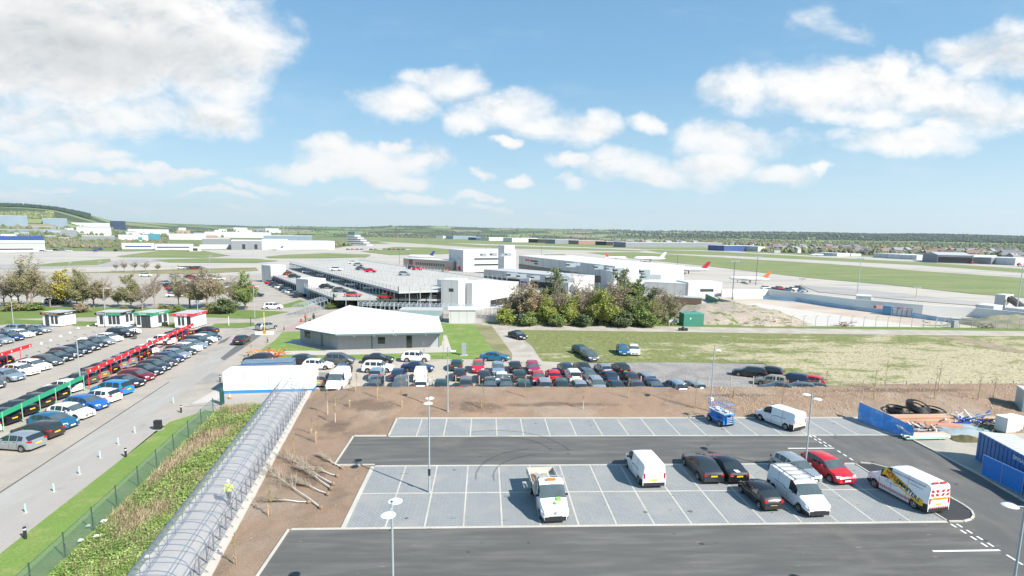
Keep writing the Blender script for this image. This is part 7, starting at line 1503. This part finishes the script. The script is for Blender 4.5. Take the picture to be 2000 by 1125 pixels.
rs_ = random.Random(77); WM_ = [CLADL, CLADW, GRD, PB, CLADL, pbr('brick_shed', (.34, .24, .20), .85), CLADW]; WN_ = ['pale', 'white', 'grey', 'pale blue', 'cream', 'brick', 'white']
for k in range(46):
    x = rs_.uniform(-20, 540); yb = rs_.uniform(449 if x > 200 else 446, 470 if x < 380 else 466); w = rs_.uniform(10, 34); i = rs_.randrange(7)
    fb('small industrial shed among the trees of the left distance', x, x+w, yb, yb-rs_.uniform(3, 6), WM_[i], rs_.choice((ROOFW, ROOFG, ROOFW)), 18, 'shed', 'shed', [(.1+.3*q, .25+.3*q, .1, .6, DARKW) for q in range(3)] if k % 3 == 0 else (), .2 if k % 2 else 0, 'small sheds of the left distance')
# stepped control building
r = empty('control_building', at(678, 479), 0, 'stepped white control building with stacked balconies on the airfield', 'control tower'); a = at(678, 479); b = at(716, 480); M, L = frame2(a, b); Mi = Matrix.Translation(-a) @ M
for k in range(5):
    u1 = L*(1-.15*k); g = MB(); g.box(0, u1, 0, 14, k*3.1+.0, k*3.1+1.5, Mi); g.build('white_band', CLADW, r); g = MB(); g.box(.3, u1-.5, .5, 13.5, k*3.1+1.5, k*3.1+3.1, Mi); g.build('window_band', GRD, r)
g = MB(); g.box(1, L*.38, 1, 11, 15.5, 19.0, Mi); g.build('control_room', pbr('control_glass', (.10, .20, .20), .2), r)
far_b = [('pale blue roofed works beyond the runway',885,930,467,461,PB),('white works beyond the runway',865,886,466,461,CLADW),('blue and white works with dark doors beyond the runway',930,955,469,464,RB_),('long white store beyond the runway',955,1000,470,464,CLADW),('cream hangar with rounded roof beyond the runway',1000,1050,473,465,CLADW),('dark open fronted hangar beyond the runway',1050,1084,474,467,DARKW),('grey stores beyond the runway',1084,1130,476,468,GRD),('brown roofed works beyond the runway',1130,1180,477,470,pbr('brown_roof', (.26, .17, .14), .8)),('dark glazed hall beyond the runway',1184,1222,479,472,DARKW),
 ('very long low dark hall with a pale roof beyond the runway',1222,1410,483,474,GRD),('hangar with a blue front beyond the runway',1414,1480,490,480,RB_),('cream gable hall right of the blue front',1480,1495,491,482,CLADL),('pale blue house beside the trees',1528,1560,490,482,PB),('white cabins at the airfield edge',1635,1660,500,495,CLADW),('white stores at the airfield edge',1662,1682,500,496,CLADW),('pale shed left of the red fronted hangar',1758,1790,505,497,CLADL),('white shed with a green end',1790,1826,507,499,CLADW),('grey hangar at the far right edge',1935,1982,516,504,GRD),('white hangar beside the far right grey one',1982,2030,518,505,CLADW)]
for w, x0, x1, yb, yt, m in far_b: fb(w, x0, x1, yb, yt, m, ROOFW, 30, 'far_building', 'building')
o, Mi, L = fb('wide hangar with a dark open front and red line at the right', 1830, 1899, 513, 494, GRD, ROOFG, 45, 'hangar', 'hangar', [(.02, .98, .05, .6, DARKW)], .25, dy=2); fb('pale side hall right of the wide hangar', 1900, 1945, 514, 499, CLADL, ROOFG, 45, 'hangar', 'hangar', [(0, 1, .0, .15, FRED)])
# aircraft
AW = paint('aircraft_white', (.78, .78, .78)); 
def aircraft(x, y, s, deg, tail, label):
    r = empty('aircraft', at(x, y), R_(deg), label, 'aircraft'); g = MB(); prof = [(.02,-1),(.35,-.93),(.62,-.8),(.66,-.3),(.66,.4),(.45,.75),(.12,1)]; g.lathe([(a*2.6*s, b*15*s) for a, b in prof], 14, M=Matrix.Translation((0, 0, 3.2*s)) @ Matrix.Rotation(R_(-90), 4, 'Y')); g.build('fuselage', AW, r, smooth=True)
    g = MB()
    for q in (1, -1): g.raw([(-2*s, q*1.2*s, 2.6*s), (3*s, q*1.2*s, 2.6*s), (-3.2*s, q*14*s, 3.4*s), (-1.6*s, q*14*s, 3.4*s), (-2*s, q*1.2*s, 2.9*s), (3*s, q*1.2*s, 2.9*s), (-3.2*s, q*14*s, 3.5*s), (-1.6*s, q*14*s, 3.5*s)], [(0,1,3,2),(4,6,7,5),(0,4,5,1),(2,3,7,6),(1,5,7,3),(0,2,6,4)])
    g.build('wings', AW, r); g = MB(); g.raw([(x_*s, q*.12*s, z*s) for q in (1, -1) for x_, z in ((9,4.2),(13.5,4.2),(16.2,9.2),(13.8,9.2))], [(0,1,2,3),(7,6,5,4),(0,4,5,1),(1,5,6,2),(2,6,7,3),(3,7,4,0)]); g.build('tail_fin', tail, r)
    for k in list(r.children):
        if k.name.startswith('tail_fin'): k.rotation_euler = (0, 0, math.pi)
    g = MB(); [g.tube((a*s, b*s, 0), (a*s, b*s, 2.2*s), .25*s, 6) for a, b in ((8, 0), (-1, 2), (-1, -2))]; g.build('undercarriage', BLACKP, r)
RT = paint('tail_red', (.65, .03, .05)); OT = paint('tail_orange', (.75, .25, .08)); BT = paint('tail_blue', (.04, .07, .25)); WT = AW
aircraft(1342, 534, .72, 155, RT, 'white aircraft with a red tail fin behind the windowed block'); aircraft(1462, 552, .55, 160, OT, 'white aircraft with an orange and white tail fin beside the dark masts'); aircraft(1268, 511, .8, 175, WT, 'white aircraft taxiing beyond the terminal roofs'); aircraft(1203, 508, .6, 10, RT, 'white aircraft with a striped tail left of the taxiing one'); aircraft(822, 507, .7, 160, BT, 'aircraft with a dark blue tail behind the brick wing'); aircraft(537, 489, .5, 190, BT, 'small aircraft with a dark blue tail before the white hangar'); aircraft(1596, 500, .5, 0, BT, 'small aircraft beyond the runway near the far trees')
def heli(x, y, s, deg, c, label):
    r = empty('helicopter', at(x, y), R_(deg), label, 'helicopter'); g = MB(); g.lathe([(.05,-3.2),(1.0,-2.6),(1.35,-1),(1.25,1),(.7,2.4),(.35,3.2),(.22,8.2),(.1,8.4)], 12, M=Matrix.Scale(s, 4) @ Matrix.Translation((0,0,1.9)) @ Matrix.Rotation(R_(-90), 4, 'Y')); g.raw([Vector(p)*s for p in ((-7.8,.1,2),(-8.5,.1,2),(-9,.1,3.6),(-8.5,.1,3.6),(-7.8,-.1,2),(-8.5,-.1,2),(-9,-.1,3.6),(-8.5,-.1,3.6))], [(0,1,2,3),(7,6,5,4),(0,3,7,4),(1,5,6,2),(2,6,7,3)]); g.build('body', c, r, smooth=True)
    g = MB(); [g.box(-.15, 7.5*s, -.18, .18, 3.7*s, 3.75*s, Matrix.Rotation(R_(a), 4, 'Z')) for a in (20, 92, 164, 236, 308)]; g.tube((0,0,3.0*s), (0,0,3.8*s), .15, 6); g.build('rotor', BLACKP, r); g = MB(); [g.tube((a*s, b*s, 0), (a*s, b*s, 1.2*s), .12, 6) for a, b in ((2.2,0),(-1,1.1),(-1,-1.1))]; g.build('wheels', BLACKP, r)
MR = paint('heli_maroon', (.22, .03, .04)); HB = paint('heli_blue', (.05, .08, .2))
heli(1899, 515, .75, 200, MR, 'maroon helicopter parked in front of the wide hangar'); heli(1990, 520, .8, 200, MR, 'maroon helicopter at the far right edge'); heli(186, 492, .7, 20, HB, 'blue and white helicopter, centre of the left apron'); heli(196, 489, .7, 10, HB, 'dark blue helicopter behind the blue and white one'); heli(226, 491, .6, 250, BLACKP, 'small dark helicopter right of the pair on the left apron'); heli(1832, 509, .6, 90, RT, 'red and white helicopter left of the wide hangar')
# far town: houses between trees
RFS = [pbr('house_roof_slate', (.16, .16, .18), .8), pbr('house_roof_brown', (.24, .15, .12), .8), pbr('house_roof_grey', (.28, .27, .26), .8)]; HW_ = [pbr('house_wall_cream', (.68, .64, .57), .8), pbr('house_wall_grey', (.42, .40, .38), .8)]
rnd = random.Random(9); n = 0
def house(x, y, s):
    global n
    p = at(x, y); r = empty('house', p, rnd.random()*3.1, 'small pale house among the trees of the far town', 'house', 'houses of the far town'); n += 1
    g = MB(); g.box(-5*s, 5*s, -4*s, 4*s, -1, 4.6*s); g.build('wall', rnd.choice(HW_), r); g = MB(); g.raw([(-5.5*s,-4.5*s,4.5*s),(5.5*s,-4.5*s,4.5*s),(5.5*s,4.5*s,4.5*s),(-5.5*s,4.5*s,4.5*s),(-5.5*s,0,7.6*s),(5.5*s,0,7.6*s)], [(0,1,5,4),(2,3,4,5),(1,2,5),(3,0,4),(3,2,1,0)]); g.build('roof', rnd.choice(RFS), r)
for k in range(95): x = rnd.uniform(1500, 2000); house(x, 484+(x-1500)*.030+rnd.uniform(-3.5, 9), rnd.uniform(.9, 1.3))
for k in range(14): house(rnd.uniform(1180, 1480), rnd.uniform(476, 481), 1.4)
vs, fs = [], []; na, nr = 300, 60; a0, a1 = R_(148), R_(32)
for j in range(nr+1):
    d = 780*(9000/780)**(j/nr)
    for i in range(na+1):
        a = a0+(a1-a0)*i/na; x, y = d*math.cos(a), d*math.sin(a); vs.append((x, y, far_h(x, y)-(.2 if j == 0 else 0)))
for j in range(nr):
    for i in range(na): q = j*(na+1)+i; fs.append((q, q+na+1, q+na+2, q+1))
def m_hills():
    m = pbr('farmland', (.1, .15, .04), .95, coord='world'); t = m.node_tree; N = NT(t); b = [q for q in t.nodes if q.type == 'BSDF_PRINCIPLED'][0]; pos = N.n('ShaderNodeNewGeometry').outputs['Position']
    w = N.v('ADD', pos, N.v('MULTIPLY', N.n('ShaderNodeTexNoise').outputs['Color'], (0, 0, 0))); vo = N.n('ShaderNodeTexVoronoi'); N.put(vo.inputs['Vector'], N.v('MULTIPLY', w, (.0042, .0028, 0))); vo.inputs['Scale'].default_value = 1
    sx = N.n('ShaderNodeSeparateColor'); N.put(sx.inputs[0], vo.outputs['Color']); c = N.mix(N.ramp(sx.outputs[0], .3, .8), (.12, .18, .06, 1), (.22, .27, .11, 1)); c = N.mix(N.ramp(sx.outputs[1], .72, .74), c, (.26, .23, .14, 1)); c = N.mix(N.ramp(sx.outputs[2], .62, .64), c, (.055, .08, .035, 1))
    c = N.mix(N.ramp(N.noise(pos, .0035, 6, .65), .56, .60), c, (.04, .06, .03, 1)); ed = N.n('ShaderNodeTexVoronoi'); ed.feature = 'DISTANCE_TO_EDGE'; N.put(ed.inputs['Vector'], N.v('MULTIPLY', pos, (.0042, .0028, 0))); ed.inputs['Scale'].default_value = 1
    c = N.mix(N.ramp(ed.outputs[0], .02, .035), (.05, .07, .03, 1), c); N.put(b.inputs['Base Color'], c); return m
mb = MB(); mb.raw(vs, fs); tag(mb.build('hills', m_hills(), smooth=True, sharp=180), kind='structure')
# woods and hedges as masses of crowns
def wood(name, label, pts_fn, count, size, mats, seed):
    rn = random.Random(seed); g = MB(); base = [(math.cos(a)*c, math.sin(a)*c, s) for a, c, s in [(k*1.257, .9, .15) for k in range(5)]+[(k*1.257+.6, .75, .62) for k in range(5)]]+[(0, 0, 1)]
    F = [(k, (k+1) % 5, 5+k) for k in range(5)]+[((k+1) % 5, 5+(k+1) % 5, 5+k) for k in range(5)]+[(5+k, 5+(k+1) % 5, 10) for k in range(5)]+[(4, 3, 2, 1, 0)]
    for _ in range(count):
        x, y = pts_fn(rn); z = max(-.3, far_h(x, y)); s = size*rn.uniform(.5, 1.3); g.mat(rn.choice(mats)); a = rn.random()*6
        g.raw([(x+(vx*math.cos(a)-vy*math.sin(a))*s*rn.uniform(.4, .75), y+(vx*math.sin(a)+vy*math.cos(a))*s*rn.uniform(.4, .75), z+vz*s*rn.uniform(.8, 1.1)) for vx, vy, vz in base], F)
    return tag(g.build(name, smooth=False), label, kind='stuff')
W1_ = pbr('wood_dark', (.03, .055, .04), .95, var=.2, scale=.05, coord='world'); W2_ = pbr('wood_green', (.10, .135, .06), .95, var=.2, scale=.05, coord='world'); W3_ = pbr('wood_olive', (.16, .16, .09), .95, var=.2, scale=.05, coord='world'); W4_ = pbr('wood_brown', (.17, .14, .11), .95, var=.2, scale=.05, coord='world'); W5_ = pbr('wood_lime', (.20, .24, .08), .95, var=.2, scale=.05, coord='world')
def pr_(x0, x1, d0, d1):
    def f(rn):
        x = rn.uniform(x0, x1); d = math.exp(rn.uniform(math.log(d0), math.log(d1))); v = ray(x, 456); v = Vector((v.x, v.y)).normalized()*d; return v.x, v.y
    return f
def strip_(x0, x1, y0, y1, s=0.0):
    def f(rn): x = rn.uniform(x0, x1); p = at(x, rn.uniform(y0, y1)+(x-x0)*s); return p.x, p.y
    return f
def slope_(x0, x1, y0, y1):
    def f(rn): p = hit(rn.uniform(x0, x1), rn.uniform(y0, y1)); return p.x, p.y
    return f
def prg_(x0, x1, d0, d1):
    def f(rn): v = ray(x0+(x1-x0)*rn.random()**.55, 456); v = Vector((v.x, v.y)).normalized()*math.exp(rn.uniform(math.log(d0), math.log(d1))); return v.x, v.y
    return f
wood('far_wood', 'dark blue green forest along the right skyline', prg_(1180, 2120, 2900, 5200), 9000, 9, [W1_, W1_, W1_, W2_], 1)
wood('far_wood', 'mixed woods on the middle distance hills', pr_(500, 1400, 2300, 4800), 1000, 7, [W1_, W2_, W3_], 2)
wood('far_wood', 'dark conifer wood topping the left hill', pr_(-120, 178, 2250, 2700), 5500, 9.5, [W1_, W1_, W1_], 3)
wood('hedge_trees', 'broadleaf trees on the slope under the left hill wood', slope_(-120, 105, 417, 428), 1400, 6.5, [W2_, W3_, W5_, W2_], 4)
wood('town_trees', 'spring trees mixed among the far town houses', strip_(1490, 2060, 474, 492, .030), 2800, 6.5, [W2_, W3_, W4_, W5_, W3_], 5)
wood('town_trees', 'trees along the far side of the runway', strip_(700, 1500, 460, 463, .020), 900, 6, [W2_, W3_, W4_], 6)
wood('hedge_trees', 'hedges and trees between the left warehouses', strip_(-60, 330, 466, 484, .0), 1300, 3.8, [W2_, W4_, W3_, W2_], 7)
wood('hedge_trees', 'scattered trees between the sheds up the left slope', slope_(-60, 520, 447, 464), 620, 7, [W2_, W3_, W2_], 8)
wood('town_trees', 'broad wood edge behind the far town', pr_(1300, 2120, 1300, 2700), 3600, 7.5, [W2_, W3_, W4_, W5_, W2_], 10)
wood('apron_shrubs', 'low shrubs beside the control building', strip_(640, 690, 477, 481, .0), 60, 5, [W2_, W4_], 11)

g = MB(); rn = random.Random(31)
for _ in range(9000):
    x = rn.uniform(978, 1318); p = at(x, rn.uniform(625, 637)); q = Vector((p.x+rn.uniform(-.5, .5), p.y, abs(rn.gauss(0, .55))*(.6+.6*mnoise.noise(Vector((x*.05, 0, 0)))))); s_ = rn.uniform(.08, .2); g.mat(LV[('green', 'olive', 'dark', 'green', 'lime')[int(2.5+2.4*mnoise.noise(Vector((x*.03, q.y*.1, 3))))]])
    a = Vector((rn.uniform(-1, 1), rn.uniform(-1, 1), rn.uniform(-.5, .5))).normalized()*s_; b = Vector((rn.uniform(-1, 1), rn.uniform(-1, 1), 1)).normalized()*s_*.7; g.face([q-a, q-b, q+a, q+b])
tag(g.build('undergrowth'), kind='stuff', label='tangled green undergrowth beneath the middle clump of trees')
# ------------------------------------------------------------------ the air
g = MB(); g.box(-9600, 9600, -80, 9600, -60, 420); hz_ = g.build('haze'); tag(hz_, kind='stuff', label='thin haze in the air over the whole airfield')
m = bpy.data.materials.new('haze'); m.use_nodes = True; t = m.node_tree; t.nodes.clear(); vo = t.nodes.new('ShaderNodeVolumePrincipled'); oo = t.nodes.new('ShaderNodeOutputMaterial'); t.links.new(vo.outputs[0], oo.inputs['Volume'])
vo.inputs['Color'].default_value = (.86, .93, 1, 1); vo.inputs['Density'].default_value = .00006; vo.inputs['Anisotropy'].default_value = .3; hz_.data.materials.append(m)
for o in list(bpy.data.objects):
    if 'used' in o: 
        if not o['used']:
            for k in list(o.children): bpy.data.objects.remove(k)
            bpy.data.objects.remove(o); continue
        del o['used']
for k, (o, used) in list(PROTO.items()):
    if not used: raise RuntimeError(k)
